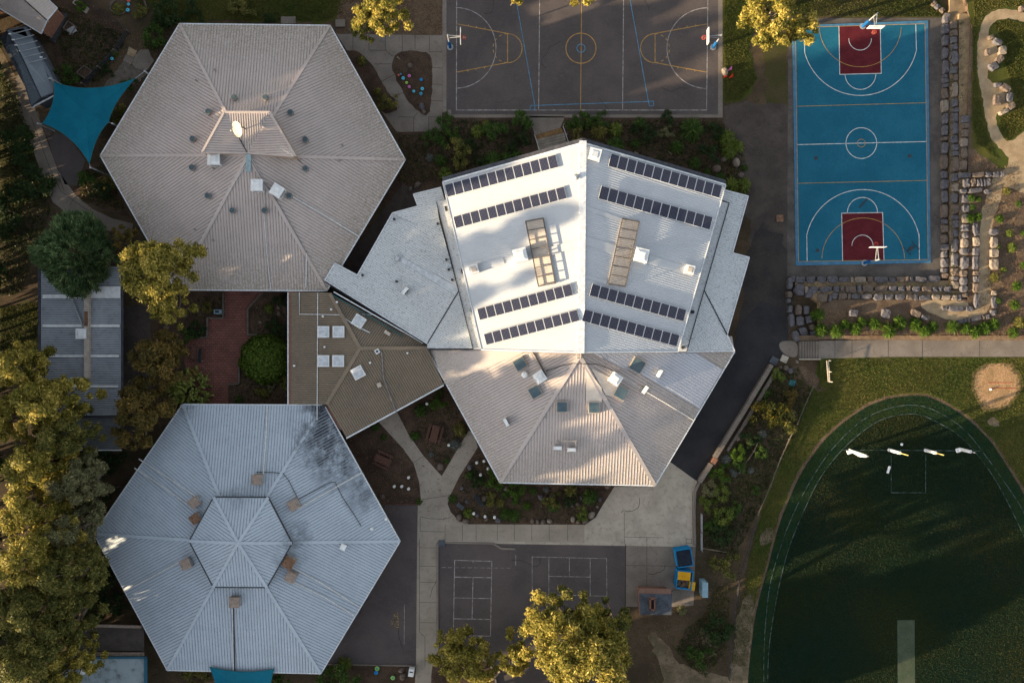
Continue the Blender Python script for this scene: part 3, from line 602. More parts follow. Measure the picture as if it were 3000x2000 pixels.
# small tennis grids
b = MB()
for l in [[(1332, 1640), (1441, 1643), (1437, 1862), (1328, 1860), (1332, 1640)], [(1331, 1689), (1440, 1691)], [(1330, 1750), (1439, 1752)], [(1329, 1811), (1438, 1813)], [(1386, 1690), (1383, 1812)], [(1386, 1641), (1386, 1647)], [(1382, 1856), (1382, 1861)]]: b.line(W2(l), .08, LZ)
for l in [[(1559, 1630), (1777, 1635), (1778, 1745), (1559, 1740), (1559, 1630)], [(1608, 1631), (1608, 1741)], [(1729, 1634), (1729, 1744)], [(1668, 1632), (1668, 1688)], [(1608, 1687), (1729, 1689)], [(1511, 1625), (1511, 1655)], [(1185, 1770), (1184, 1885)]]: b.line(W2(l), .06, LZ + .001, dash=(1.7, .08))
b.line(W2([(1294, 1661), (1500, 1663)]), .04, LZ + .0015, dash=(.5, .25)); struct('court_lines', b, M['worn_line'], loc=(0, 0, 0))
b = MB()
for k, (x, y) in enumerate([(1160, 1798), (1160, 1809), (1151, 1815), (1162, 1815), (1151, 1831), (1162, 1831)]): b.line(W2([(x - 5, y - 5), (x + 5, y - 5), (x + 5, y + 5), (x - 5, y + 5)]), .08, LZ + k * .0002, closed=True, dash=(.22, .12))
struct('hopscotch_marks', b, M['yellow_worn'], loc=(0, 0, 0))
# blue court
sheet('court_surround', [(2309, 55), (2762, 52), (2760, 812), (2306, 812)], AS, mat('court_surround', (.062, .054, .050), (.10, .088, .078), .4, (.13, .115, .10), 2, .4, bump=.3, bs=30, fine=.22, fs=12))
b = MB(); q = W2([(2321, 76), (2718, 61), (2726, 770), (2331, 778)]); b.prism([(p[0], p[1]) for p in q], .0, .06); struct('court_edge', b, M['court_edge'], loc=(0, 0, 0))
def bc(name, pts, z, m): b = MB(); q = W2(pts)[::-1]; b.face([(p[0], p[1], z) for p in q]); return struct(name, b, m, loc=(0, 0, 0))
bc('blue_court', [(2330, 82), (2710, 70), (2718, 760.5), (2339, 767)], .064, M['court_blue'])
bc('court_key', [(2457, 78), (2578, 74.5), (2581, 216), (2459.5, 219)], .068, M['court_red'])
bc('court_key', [(2465, 625), (2585, 623), (2589, 762), (2468, 764)], .068, M['court_red'])
b = MB(); z0 = .071; kz = (94 - .07) / 94
for l in [[(2457, 78), (2459.5, 219), (2581, 216), (2578, 74.5)], [(2468, 764), (2465, 625), (2585, 623), (2589, 762)], [(2334.5, 424.5), (2712, 415.5)], [(2355, 83), (2355.5, 120), (2357, 153)], [(2682, 72), (2683.7, 145)], [(2363, 693), (2364, 765)], [(2691.6, 685), (2692.6, 760)]]: b.line(W2(l), .075, z0)
a0 = math.degrees(math.atan2(153 - 112.6, 163.5))
b.ring(P(2519.5, 112.6), 168 / PXM, .075, z0 + .001, 180 + a0, 360 - a0 + 3, 64)
b.ring(P(2527, 723.6), 167.6 / PXM, .075, z0 + .001, 10.5, 169, 64)
for (x, y, r, A, B_) in ((2520, 218, 45, 180, 360), (2526, 623, 44, 0, 180), (2519, 115, 33, 178, 362), (2526, 720, 31, 0, 180), (2522.6, 420, 45, 0, 360)): b.ring(P(x, y), r / PXM, .075, z0 + .0015, A, B_, 48)
struct('court_lines', b, M['white_line'], loc=(0, 0, 0))
b = MB(); z1 = .074
for l in [[(2330, 82), (2709, 71), (2718, 760.5), (2339, 766), (2330, 82)], [(2333.5, 312.5), (2712, 302)], [(2336, 537.6), (2713, 529)]]: b.line(W2(l), .06, z1)
b.ring(P(2519.5, 77), 120 / PXM, .06, z1 + .0005, 183, 358, 64); b.ring(P(2528, 760), 121 / PXM, .06, z1 + .0005, 1, 179, 64); b.ring(P(2522.6, 420), 11.5 / PXM, .06, z1 + .0005)
struct('court_lines', b, M['yellow_line'], loc=(0, 0, 0))
for k, (x, y) in enumerate([(2390, 464), (2664, 458), (2394, 734)]):
    b = MB(); q = P(x, y); b.box((q[0], q[1], .073), (.38, .38, .012)); tag(b.build('floor_hatch', M['dark']), ['dark square hatch in the blue court on its gum tree side above the lower key', 'dark square hatch in the blue court near the stone terraces', 'dark square hatch in the corner of the blue court by the driveway'][k], 'hatch', 'hatches in the blue court')
b = MB(); q = P(2528, 596); b.beam((q[0] - .45, q[1] - .5, .09), (q[0] + .45, q[1] + .5, .09), .14, .03); tag(b.build('dropped_strap', M['dark']), 'dark strap dropped on the blue court above the lower red key', 'strap')
b = MB(); q = P(2668, 728)
for dx, dy, a_ in ((-.45, -.3, -45), (.5, .35, -45)): b.beam((q[0] + dx - .45, q[1] + dy + .45, .1), (q[0] + dx + .45, q[1] + dy - .45, .1), .07, .03)
b.cyl((q[0], q[1], .075), .26, .1, 12); b.beam((q[0] - .45, q[1] - .3, .11), (q[0] + .5, q[1] + .35, .11), .06, .03); tag(b.build('training_frame', M['dark']), 'small dark frame lying in the lower corner of the blue court', 'frame')
# ---------------------------------------------------------------- terraces on the far side of the blue court
def terrace(name, pts, z, m, rg=0): 
    b = MB(); q = W2(rough(pts, rg, 12) if rg else pts, z); b.prism([(p[0], p[1]) for p in q], -.1, z); return struct(name, b, m, loc=(0, 0, 0))
TM = mat('terrace_sand', (.24, .17, .10), (.16, .115, .07), 1.2, (.05, .055, .018), 1.0, .35, bump=.5, bs=14, fine=.25, fs=11)
terrace('terrace', [(2782, -60), (3110, -60), (3110, 985), (2399, 985), (2396, 890), (2330, 836), (2330, 824), (2782, 822)], .35, TM)
terrace('terrace', [(2810, 40), (3110, 40), (3110, 983), (2401, 983), (2400, 886), (2356, 852), (2810, 852)], .70, TM)
terrace('hill', [(2836, 335), (2846, 60), (2815, -60), (3110, -60), (3110, 980), (2404, 980), (2405, 895), (2440, 878), (2836, 878)], 1.0, M['mulch2'])
HZ = 1.0
def hsheet(name, pts, dz, m, sm=0, rg=0, seed=1, kind='structure'):
    if sm: pts = smoothpoly(pts, sm)
    if rg: pts = rough(pts, rg, 8, seed)
    b = MB(); z = HZ + dz; q = [P(p[0], p[1], z) for p in pts]
    a = sum(q[i][0] * q[(i + 1) % len(q)][1] - q[(i + 1) % len(q)][0] * q[i][1] for i in range(len(q)))
    b.face(q if a > 0 else q[::-1]); return tag(b.build(name, m, loc=(0, 0, 0)), kind=kind)
hsheet('lawn', [(2822, -50), (3100, -50), (3100, 500), (2985, 470), (2960, 512), (2925, 490), (2846, 430), (2845, 335), (2850, 100)], .004, M['lawn'], rg=2)
hsheet('sand_path', [(2700, 880), (2836, 880), (2836, 905), (2852, 905), (2866, 900), (2870, 640), (2895, 560), (2905, 530), (2915, 500), (2945, 500), (2960, 470), (2935, 440), (2905, 410), (2893, 370), (2880, 300), (2866, 230), (2862, 150), (2870, 80), (2895, 40), (2935, 25), (2985, 32), (3100, 60), (3100, 95), (2995, 62), (2940, 52), (2905, 68), (2892, 110), (2905, 115), (2935, 170), (2915, 200), (2892, 200), (2895, 240), (2945, 250), (2958, 300), (2935, 325), (2915, 335), (2925, 385), (2955, 422), (3000, 385), (3100, 330), (3100, 560), (3000, 570), (2940, 540), (2930, 590), (2905, 660), (2900, 780), (2903, 860), (2905, 900), (2880, 925), (2830, 938), (2780, 940), (2700, 905)], .008, M['sand'], sm=1, rg=1.3, seed=5)
PX_ = [(2403, .5, 1138), (2600, .30, 1100), (2800, .12, 1066), (3110, .12, 1062)]
b = MB()
for (xa, za, _), (xb, zb, _) in zip(PX_, PX_[1:]):
    tp = [P(xa, 1050 if xa < 2500 else 1045, za), P(xb, 1045, zb), P(xb, 995, zb), P(xa, 998 if xa < 2500 else 995, za)]; b.hull([(p[0], p[1], -.1) for p in tp], tp)
struct('path', b, M['concrete_old'], loc=(0, 0, 0))
b = MB()
for x, z in ((2446, .457), (2496, .407), (2602, .30), (2702, .21), (2870, .12)): b.line([P(x, 997, z + .006), P(x, 1045, z + .006)], .04, z + .006)
struct('path_joints', b, M['joint'], loc=(0, 0, 0))
b = MB(); q0 = [P(x, 1046, z - .02) for x, z, _ in PX_]; q1 = [P(x, y, .012) for x, z, y in PX_]
for i in range(3): b.face([q0[i], q1[i], q1[i + 1], q0[i + 1]])
struct('grass_bank', b, M['lawn'], loc=(0, 0, 0))
b = MB(); q0 = [P(x, 983, .98) for x in (2340, 2700, 3110)]; q1 = [P(x, 997, z) for x, z in ((2340, .3), (2700, .2), (3110, .1))]
for i in range(2): b.face([q0[i], q1[i], q1[i + 1], q0[i + 1]])
struct('verge', b, M['mulch2'], loc=(0, 0, 0))
# steps up from the driveway
st = thing('outdoor_steps', 'concrete steps with eight treads from the round landing up to the footpath', 'steps', P(2372, 1024))
b = MB()
for i in range(8): x0 = 2340 + i * 7.9; z = .063 * (i + 1); p = [P(x0, 999, z), P(2404, 999, z), P(2404, 1051, z), P(x0, 1052, z)]; b.prism([(a[0], a[1]) for a in p], -.05, z)
b.build('treads', M['concrete_old'], st)
b = MB()
for i in range(8): x0 = 2341.4 + i * 7.9; z = .063 * (i + 1) + .004; b.line([P(x0, 999, z), P(x0, 1051, z)], .05, z)
b.build('nosing', M['dark'], st)
b = MB(); b.beam(P(2341, 1052, .2), P(2404, 1052, .65), .14, .35); b.build('side_wall', M['concrete_pale'], st)
sheet('concrete_apron', smoothpoly([(2282, 1004), (2296, 998), (2337, 999), (2338, 1040), (2325, 1048), (2300, 1040), (2284, 1022)], 2), AS + Z * 2, M['concrete_old'])

# ================================================================ buildings
def hex_roof(parent, ev, ze, ap, za, rm, rw=.34, faces=None, cap=None, sp=.32, name='roof'):
    E = [P(x, y, ze) for x, y in ev]; A = P(*ap, za); b = MB(); planes = []
    n = len(E)
    for i in (faces if faces is not None else range(n)):
        a, c = E[i], E[(i + 1) % n]; d = (-(c[1] - a[1]), c[0] - a[0]); L = math.hypot(*d)
        roof_face(b, [a, c, A], (d[0] / L, d[1] / L), sp=sp); planes.append(Plane(a, c, A))
    for i in (faces if faces is not None else range(n)):
        a, c, q = Vector(E[i]), Vector(E[(i + 1) % n]), Vector(A)
        for t in (.34, .69): b.beam(a.lerp(q, t) + Vector((0, 0, .005)), c.lerp(q, t) + Vector((0, 0, .005)), .05, .03, 0)
    o = b.build(name, rm, parent)
    b = MB()
    for i in (range(n) if faces is None else cap): b.beam((E[i][0], E[i][1], E[i][2] + .06), (A[0], A[1], A[2] + .06), rw, .07)
    b.build('hip_flashing', [rm[0]], parent)
    return E, A, planes
# ---- conifer-side pavilion of the upper part (brownish pink ribbed roof)
loc = P(727, 455)
h1 = thing('hexagonal_pavilion', 'six-sided building with weathered pinkish ribbed roof, round vents and a raised centre', 'building', loc)
m1 = [roofmat('roof_pink_old', (.475, .40, .37), (.42, .355, .33), (.26, .235, .18), .35, s2=6, eave=(3.2, 4.9, (.17, .155, .09), .85)), mat('roof_pink_ribs', (.31, .27, .25), (.24, .21, .19), 1, (.12, .11, .08), 5, .5, fine=.1)]
EV1 = [(526, 70), (294, 456), (515, 849), (957, 852), (1187, 468), (967, 75)]
E1, A1, PL1 = hex_roof(h1, EV1, 3.4, (727, 455), 6.7, m1)
edge_beams('gutter', E1, M['trim'], h1, .13, .12)
walls('wall', shrink(E1, 1.3), 3.5, M['brick'], h1)
F1 = {k: PL1[i] for i, k in enumerate(['NW', 'SW', 'S', 'SE', 'NE', 'N'])}
rim = [P(592, 447, 7.7), P(657, 329, 7.7), P(790, 329, 7.7), P(866, 458, 7.7)]; cen = P(727, 449, 6.9)
b = MB(); roof_face(b, [rim[0], rim[1], cen], (1, 0), sp=.26); roof_face(b, [rim[1], rim[2], cen], (0, 1), sp=.26); roof_face(b, [rim[2], rim[3], cen], (1, 0), sp=.26)
b.build('monitor_roof', m1, h1)
b = MB()
for i in range(3): b.beam((*rim[i][:2], 7.72), (*rim[i + 1][:2], 7.72), .22, .12)
b.beam(rim[0], cen, .14, .1); b.beam(cen, rim[3], .14, .1); b.build('monitor_flashing', m1[0], h1)
b = MB()
for a, c in ((rim[0], rim[1]), (rim[1], rim[2]), (rim[2], rim[3]), (rim[3], cen), (cen, rim[0])):
    s = .985; b.face([(a[0] * 1, a[1], 4.8), (c[0], c[1], 4.8), (c[0], c[1], c[2] - .05), (a[0], a[1], a[2] - .05)])
b.build('monitor_wall', mat('monitor_wall', (.36, .27, .21), (.3, .23, .18), 2, fine=.1), h1)
b = MB(); b.beam(P(728, 452, 6.95), P(728, 503, 6.35), .55, .10); b.build('rain_chute', mat('rain_chute', (.27, .36, .38), (.2, .27, .29), 3, fine=.12), h1)
b = MB(); b.beam(P(725, 449, 6.9), (*P(693, 390, 7.4)[:2], 7.4), .08); b.build('valley_flashing', M['dark'], h1)
for px, py, f in [(688, 288, 'N'), (780, 288, 'N'), (614, 330, 'NW'), (853, 332, 'NE'), (568, 409, 'NW'), (897, 411, 'NE'), (566, 493, 'SW'), (897, 496, 'SE'), (612, 575, 'SW'), (850, 575, 'SE'), (684, 618, 'S'), (778, 618, 'S')]: vent_on(F1[f], px, py, h1)
for px, py, f in [(632, 208, 'N'), (578, 238, 'NW'), (1005, 428, 'NE'), (996, 471, 'SE'), (574, 673, 'SW'), (627, 704, 'S'), (629, 495, 'SW')]:
    q = F1[f].at(px, py); b = MB(); b.tube([(q[0], q[1], q[2] - .1), (q[0], q[1], q[2] + .4)], .07, 8); b.cyl((q[0], q[1], q[2] + .38), .12, .06, 10); b.build('flue_pipe', M['vent'], h1)
def roof_pipe(parent, pts, m='pipe', r=.035, name='drain_pipe'):
    b = MB(); b.tube([pl.at(x, y, .09) for x, y, pl in pts], r * 1.25, 6); return b.build(name, M[m], parent)
roof_pipe(h1, [(838, 565, F1['SE']), (950, 630, F1['SE']), (1052, 693, F1['SE'])], r=.05)
roof_pipe(h1, [(773, 558, F1['S']), (774, 640, F1['S']), (783, 760, F1['S']), (794, 850, F1['S'])])
roof_pipe(h1, [(898, 742, F1['S']), (897, 790, F1['S']), (896, 842, F1['S'])], r=.05)
roof_pipe(h1, [(724, 478, F1['S']), (690, 530, F1['S']), (640, 610, F1['SW']), (560, 755, F1['SW'])], r=.03)
roof_pipe(h1, [(736, 472, F1['S']), (772, 530, F1['SE']), (830, 620, F1['SE']), (900, 745, F1['SE'])], m='vent', r=.05)
# ---- the blue-grey pavilion
loc = P(698, 1590)
h2 = thing('hexagonal_pavilion', 'six-sided building with blue-grey ribbed metal roof, soot-dark stains and a raised hexagonal cap', 'building', loc)
def st(px, py, r, a=.85, z=4.5, c=(.04, .045, .055)): q = P(px, py, z); return (q[0] - loc[0], q[1] - loc[1], r, a, c)
m2 = [roofmat('roof_blue', (.415, .465, .52), (.365, .41, .46), (.17, .19, .215), .3, stains=[st(960, 1255, 5.5, 1), st(990, 1350, 4.6, .9), st(950, 1195, 3.6, 1), st(1065, 1445, 3.6, .7), st(930, 1310, 4, .6), st(540, 1200, 1.6, .6), st(710, 1448, 2.0, .4), st(880, 1560, 2.2, .6), st(860, 1620, 2.2, .6)]),  # the spot at the upper-left corner paints in tree shade, the rest staining
      mat('roof_blue_ribs', (.27, .31, .355), (.20, .235, .28), 1, (.08, .09, .11), 5, .4, fine=.1)]
EV2 = [(535, 1184), (275, 1563), (490, 1962), (940, 1972), (1172, 1585), (950, 1186)]
E2, A2, PL2 = hex_roof(h2, EV2, 3.4, (698, 1590), 6.9, m2)
F2 = {k: PL2[i] for i, k in enumerate(['NW', 'SW', 'S', 'SE', 'NE', 'N'])}
edge_beams('gutter', E2, M['trim'], h2, .12, .12); walls('wall', shrink(E2, 1.3), 3.5, M['brick'], h2)
CV = [(626, 1455), (554, 1584), (625, 1719), (782, 1720), (856, 1590), (786, 1456)]; CE = [P(x, y, 6.4) for x, y in CV]; CA = P(698, 1590, 7.9); b = MB()
for i in range(6):
    a, c = CE[i], CE[(i + 1) % 6]; d = (-(c[1] - a[1]), c[0] - a[0]); L = math.hypot(*d); roof_face(b, [a, c, CA], (d[0] / L, d[1] / L))
b.build('cap_roof', m2, h2)
b = MB(); [b.beam((q[0], q[1], q[2] + .05), (CA[0], CA[1], CA[2] + .05), .32, .07) for q in CE]; b.cyl((CA[0], CA[1], CA[2] - .05), .35, .2, 6, r2=.12); b.build('cap_flashing', m2[0], h2)
edge_beams('cap_gutter', CE, M['dark'], h2, .13, .16); walls('cap_wall', shrink(CE, .35), 6.3, M['dark'], h2, z0=4.5)
roof_pipe(h2, [(394, 1371, F2['NW']), (470, 1420, F2['NW']), (550, 1478, F2['NW'])], r=.05); roof_pipe(h2, [(407, 1344, F2['NW']), (500, 1404, F2['NW']), (588, 1463, F2['NW'])], r=.05)
roof_pipe(h2, [(364, 1732, F2['SW']), (460, 1680, F2['SW']), (548, 1633, F2['SW'])], r=.05); roof_pipe(h2, [(681, 1780, F2['S']), (682, 1870, F2['S']), (684, 1966, F2['S'])], r=.05); roof_pipe(h2, [(684, 1780, F2['S']), (688, 1966, F2['S'])], m='black_pipe', r=.04)
roof_pipe(h2, [(783, 1190, F2['N']), (778, 1300, F2['N']), (769, 1412, F2['N'])], r=.05); roof_pipe(h2, [(1060, 1384, F2['NE']), (960, 1440, F2['NE']), (868, 1492, F2['NE'])], r=.05)
roof_pipe(h2, [(1052, 1777, F2['SE']), (950, 1712, F2['SE']), (835, 1650, F2['SE'])], r=.05); roof_pipe(h2, [(1038, 1802, F2['SE']), (950, 1748, F2['SE']), (862, 1705, F2['SE'])], r=.05)
roof_pipe(h2, [(751, 1382, F2['N']), (800, 1383, F2['N']), (829, 1386, F2['NE']), (845, 1405, F2['NE']), (872, 1458, F2['NE'])], m='black_pipe', r=.026, name='black_hose')
roof_pipe(h2, [(874, 1462, F2['NE']), (970, 1411, F2['NE']), (982, 1412, F2['NE']), (1003, 1455, F2['NE']), (1040, 1510, F2['NE']), (1058, 1540, F2['NE'])], m='black_pipe', r=.026, name='black_hose')
q = F2['SE'].at(1007, 1600, 0); b = MB(); b.box((q[0], q[1], q[2] + .15), (.62, .62, .5), R(-25)); b.build('roof_hatch', M['white_metal'], h2)
for x, y, f in ((1090, 1547, 'NE'), (1132, 1519, 'NE')): q = F2[f].at(x, y, 0); b = MB(); b.cyl((q[0], q[1], q[2] - .1), .16, .45, 12); b.build('flue_pipe', M['white_metal'], h2)
# ---- lower pink half-hexagon in front of the white hall
loc = P(1700, 1200)
h3 = thing('classroom_wing', 'half-hexagon building with pale pink ribbed roof and square skylights below the white hall', 'building', loc)
m3 = [roofmat('roof_pink', (.44, .385, .365), (.395, .345, .325), (.24, .21, .17), .35, s2=7, eave=(3.3, 4.9, (.19, .17, .11), .7)), mat('roof_pink3_ribs', (.34, .295, .275), (.27, .235, .215), 1, (.11, .10, .08), 5, .4, fine=.1)]
EV3 = [(1250, 1020), (1465, 1413), (1919, 1422), (2152, 1030)]
E3, A3, PL3 = hex_roof(h3, EV3, 3.5, (1698, 1042), 6.7, m3, faces=[0, 1, 2], cap=[1, 2], rw=.42)
FW, FS, FE = PL3
b = MB(); top = [E3[0], A3, E3[3]]; b.face([E3[3], P(2145, 985, 3.6), P(1700, 985, 6.2), P(1262, 985, 3.6), E3[0], A3]); b.build('roof_apron', m3[0], h3)
edge_beams('gutter', E3, M['trim'], h3, .14, .14, closed=False)
walls('wall', shrink([E3[0], E3[1], E3[2], E3[3]], 1.2), 3.6, M['brick'], h3)
def patch(name, pl, pts, m, parent, up=.05, rd=None, th=.02):
    b = MB(); q = [pl.at(x, y, up) for x, y in pts]; 
    if rd: roof_face(b, q, rd, h=.03)
    else:
        lo = [(a[0], a[1], a[2] - th) for a in q]; b.hull(lo, q)
    return b.build(name, m, parent)
mnew = [roofmat('roof_sheet_new', (.45, .46, .50), (.40, .41, .45), (.25, .25, .27), .3), mat('roof_new_ribs', (.32, .32, .35), fine=.1)]
ed = Vector(E3[3]) - Vector(E3[2]); rdE = (-(ed.y), ed.x); L_ = math.hypot(*rdE); rdE = (rdE[0] / L_, rdE[1] / L_)
patch('replacement_sheets', FE, [(1736, 1034), (2040, 1034), (2116, 1083), (2049, 1196), (1873, 1092), (1842, 1085)], mnew, h3, rd=rdE)
patch('flat_sheet', FE, [(1732, 1078), (1800, 1112), (1812, 1140), (1796, 1162), (1775, 1157)], M['poly'], h3, .09)
patch('flat_sheet', FS, [(1718, 1070), (1735, 1100), (1763, 1136), (1763, 1178), (1717, 1177)], M['poly'], h3, .09)
patch('flat_sheet', FW, [(1262, 1026), (1540, 1028), (1306, 1126)], m3[0], h3, .06)
for x, y, pl, rz, s in [(1523, 1066, FW, 30, 1.15), (1567, 1147, FW, 30, 1.1), (1646, 1191, FS, 0, 1.05), (1739, 1193, FS, 0, 1.05), (1866, 1070, FE, -30, 1.3), (1818, 1150, FE, -30, 1.2)]:
    q = pl.at(x, y, 0); b = MB(); b.box((q[0], q[1], q[2] + .12), (s + .2, s + .2, .5), R(rz)); k = b.build('skylight', M['cream'], h3)
    b = MB(); b.box((q[0], q[1], q[2] + .40), (s, s, .08), R(rz)); b.build('pane', M['glass'], k)
q = FS.at(1597, 1223); b = MB(); b.tube([(q[0], q[1], q[2] - .1), (q[0], q[1], q[2] + .45)], .09, 8); b.build('flue_pipe', M['galv'], h3)
roof_pipe(h3, [(1883, 1141, FE), (1950, 1180, FE), (2031, 1230, FE)]); roof_pipe(h3, [(1826, 1106, FE), (1855, 1122, FE), (1880, 1139, FE)])
roof_pipe(h3, [(1600, 1087, FW), (1640, 1072, FW), (1680, 1064, FS), (1720, 1066, FS), (1750, 1067, FE), (1780, 1078, FE), (1806, 1090, FE)], m='black_pipe', r=.026, name='black_hose')
roof_pipe(h3, [(1560, 1029, FW), (1578, 1060, FW), (1600, 1100, FW)], m='rail', r=.07)
b = MB()
for s in (-.2, .2): b.beam((P(1696, 1032, 8.6)[0] + s, P(1696, 1032, 8.6)[1], 8.6), (P(1696, 1050, 6.7)[0] + s, P(1696, 1050, 6.7)[1], 6.75), .06)
for i in range(7): t = i / 6; a = Vector(P(1696, 1032, 8.6)).lerp(Vector(P(1696, 1050, 6.75)), t); b.beam((a.x - .2, a.y, a.z), (a.x + .2, a.y, a.z), .05)
tag(b.build('roof_ladder', M['cream']), 'short beige ladder from the pink roof up to the white hall roof', 'ladder')
# ---- brown connector
loc = P(1050, 1030)
h4 = thing('link_building', 'low link building with brown ribbed roof joining the pavilions to the white hall', 'building', loc)
m4 = [roofmat('roof_brown', (.205, .16, .115), (.165, .13, .095), (.25, .215, .16), .45, s2=3), mat('roof_brown_ribs', (.12, .094, .068), (.09, .072, .055), 1, (.15, .14, .10), 6, .4, fine=.12)]
CP = P(1055, 1020, 4.5); PW = Plane(P(845, 855, 3.3), P(845, 1184, 3.3), CP); PS = Plane(P(1015, 1282, 3.3), P(1300, 1127, 3.3), CP); PN = Plane(P(960, 852, 3.75), CP, P(1255, 1012, 3.7))
b = MB(); roof_face(b, [PW.at(845, 855), PW.at(966, 858), CP, PW.at(957, 1184), PW.at(845, 1184)], (1, 0), sp=.24)
roof_face(b, [PN.at(966, 858), PN.at(1256, 1016), CP], (.53, .85), sp=.26)
roof_face(b, [CP, PS.at(1254, 1020), PS.at(1300, 1127), PS.at(1015, 1282), PS.at(957, 1184)], (.478, -.878), sp=.26)
b.build('roof', m4, h4)
b = MB()
for a, up in ((PW.at(966, 860), 0), (PS.at(957, 1184), 0), (PS.at(1252, 1019), 0)): b.beam((a[0], a[1], a[2] + .05), (CP[0], CP[1], CP[2] + .06), .4, .07)
b.build('hip_flashing', m4[0], h4)
b = MB(); b.beam(PS.at(1015, 1283), PS.at(1300, 1128), .16, .16); b.build('gutter', M['trim'], h4); b = MB(); b.beam(PW.at(844, 856), PW.at(844, 1184), .12, .14); b.build('gutter', M['trim'], h4)
b = MB(); b.beam(PS.at(1020, 1277, -.1), PS.at(1303, 1122, -.1), .1, .1); b.build('fascia', M['galv'], h4)
b = MB(); b.beam(PW.at(931, 858, .06), PW.at(929, 1230, .06), .08, .08); b.build('roof_flashing', M['pipe'], h4)
walls('wall', [P(870, 858), P(950, 858), P(1240, 1010), P(1280, 1115), P(1015, 1250), P(970, 1190), P(870, 1180)], 3.35, M['brick'], h4)
for x, y, rz, pl in [(949, 972, 0, PW), (993, 972, 0, PW), (949, 1057, 0, PW), (992, 1057, 0, PW), (1052, 941, -32, PN), (1050, 1091, 28, PS)]:
    q = pl.at(x, y); b = MB(); b.box((q[0], q[1], q[2] + .1), (1.28, 1.28, .4), R(rz)); k = b.build('skylight', M['white_metal'], h4)
    b = MB(); b.box((q[0], q[1], q[2] + .31), (1.1, 1.1, .1), R(rz), top=.85); b.build('pane', M['dome'], k)
for x, y, pl in ((952, 1016, PW), (1085, 1062, PS), (1194, 1034, PS), (988, 885, PW), (971, 906, PW), (947, 927, PW), (863, 1071, PW)):
    q = pl.at(x, y); b = MB(); b.cyl((q[0], q[1], q[2] - .1), .11, .4, 10); b.build('flue_pipe', M['white_metal'], h4)
q = PS.at(1106, 1029); b = MB(); b.box((q[0], q[1], q[2] + .1), (.5, .5, .3), R(30)); k = b.build('exhaust_box', M['white_metal'], h4); b = MB(); b.cyl((q[0], q[1], q[2] + .25), .13, .1, 12); b.build('fan', M['dark'], k)
roof_pipe(h4, [(877, 856, PW), (877, 920, PW), (994, 922, PW)]); roof_pipe(h4, [(994, 922, PN), (1040, 953, PN), (1083, 974, PN)], m='dome', r=.05)
roof_pipe(h4, [(1060, 920, PN), (1095, 922, PN), (1105, 928, PN)]); roof_pipe(h4, [(1118, 1029, PS), (1124, 1110, PS), (1160, 1205, PS)], m='vent', r=.05)
q = PS.at(1112, 1127); b = MB(); b.box((q[0], q[1], q[2] + .2), (.42, .5, .35), R(20)); b.build('duct_box', M['cream'], h4)
q = PN.at(1136, 975); b = MB(); b.box((q[0], q[1], q[2] + .2), (.7, .35, .4), R(-32)); b.build('duct_box', M['cream'], h4)
b = MB(); b.beam(PN.at(978, 855, .5), PN.at(1240, 1005, .5), .12, .12); b.build('rain_gutter', M['trim'], h4)
b = MB(); b.beam(PN.at(972, 862, .25), PN.at(1180, 985, .25), .1, .1); b.build('conduit', M['teal'], h4)
# ---- the white hall
loc = P(1700, 730)
h5 = thing('school_hall', 'large white-roofed hall with a central ridge, flat ledges and white side annexes', 'building', loc)
mw = [roofmat('roof_white', (.44, .455, .475), (.395, .41, .43), (.40, .42, .45), .3, s2=1.5), mat('roof_white_ribs', (.52, .54, .57), (.46, .48, .51), 1, fine=.06)]
mws = [roofmat('roof_white_speckled', (.54, .56, .575), (.48, .50, .515), (.18, .17, .15), .9, s2=5.5), mat('roof_speckled_ribs', (.44, .46, .475), (.33, .34, .34), 3, (.15, .14, .12), 6, .5, fine=.1)]
GE = 7.0
L0, L1, R0, R1 = P(1297, 535, GE), P(1410, 1024, GE), P(2126, 543, GE), P(1986, 1030, GE)
GL = Plane(L0, L1, P(1708, 420, 9.4)); GR = Plane(R0, R1, P(1708, 420, 9.4)); T = GL.at(1708, 420); Bm = GL.at(1702, 1032); Bm = (Bm[0], Bm[1], Bm[2])
T2 = (T[0], T[1], T[2])
def perp(a, b_): d = Vector(b_) - Vector(a); L = math.hypot(d.x, d.y); return (-d.y / L, d.x / L)
GR = Plane(R0, R1, T2)
Bz = min(GL.z(Bm[0], Bm[1]), GR.z(Bm[0], Bm[1])); Bm = (Bm[0], Bm[1], Bz)
b = MB(); roof_face(b, [L0, L1, Bm, T2], perp(L0, L1), sp=.24, h=.025, w=.06); roof_face(b, [R0, T2, Bm, R1], perp(R0, R1), sp=.24, h=.025, w=.06); b.build('roof', mw, h5)
b = MB(); b.beam((T2[0], T2[1] + .25, T2[2] + .07), (Bm[0], Bm[1] - .1, Bm[2] + .07), .72, .10); b.build('ridge_cap', M['trim'], h5)
b = MB(); b.beam((L0[0], L0[1] + .32, GE - .12), (T2[0], T2[1] + .32, T2[2] - .12), .5, .2); b.beam((T2[0], T2[1] + .32, T2[2] - .12), (R0[0], R0[1] + .32, GE - .12), .5, .2); b.build('fascia', M['darkband'], h5)  # dark grey paints in the shade along the hall's north gutter
b = MB(); b.beam((L0[0], L0[1] + .05, GE + .04), (T2[0], T2[1] + .05, T2[2] + .04), .16, .12); b.beam((T2[0], T2[1] + .05, T2[2] + .04), (R0[0], R0[1] + .05, GE + .04), .16, .12)
b.beam(L1, Bm, .14, .12); b.beam(Bm, R1, .14, .12); b.beam(L0, L1, .1, .12); b.beam(R0, R1, .1, .12); b.build('barge_trim', M['trim'], h5)
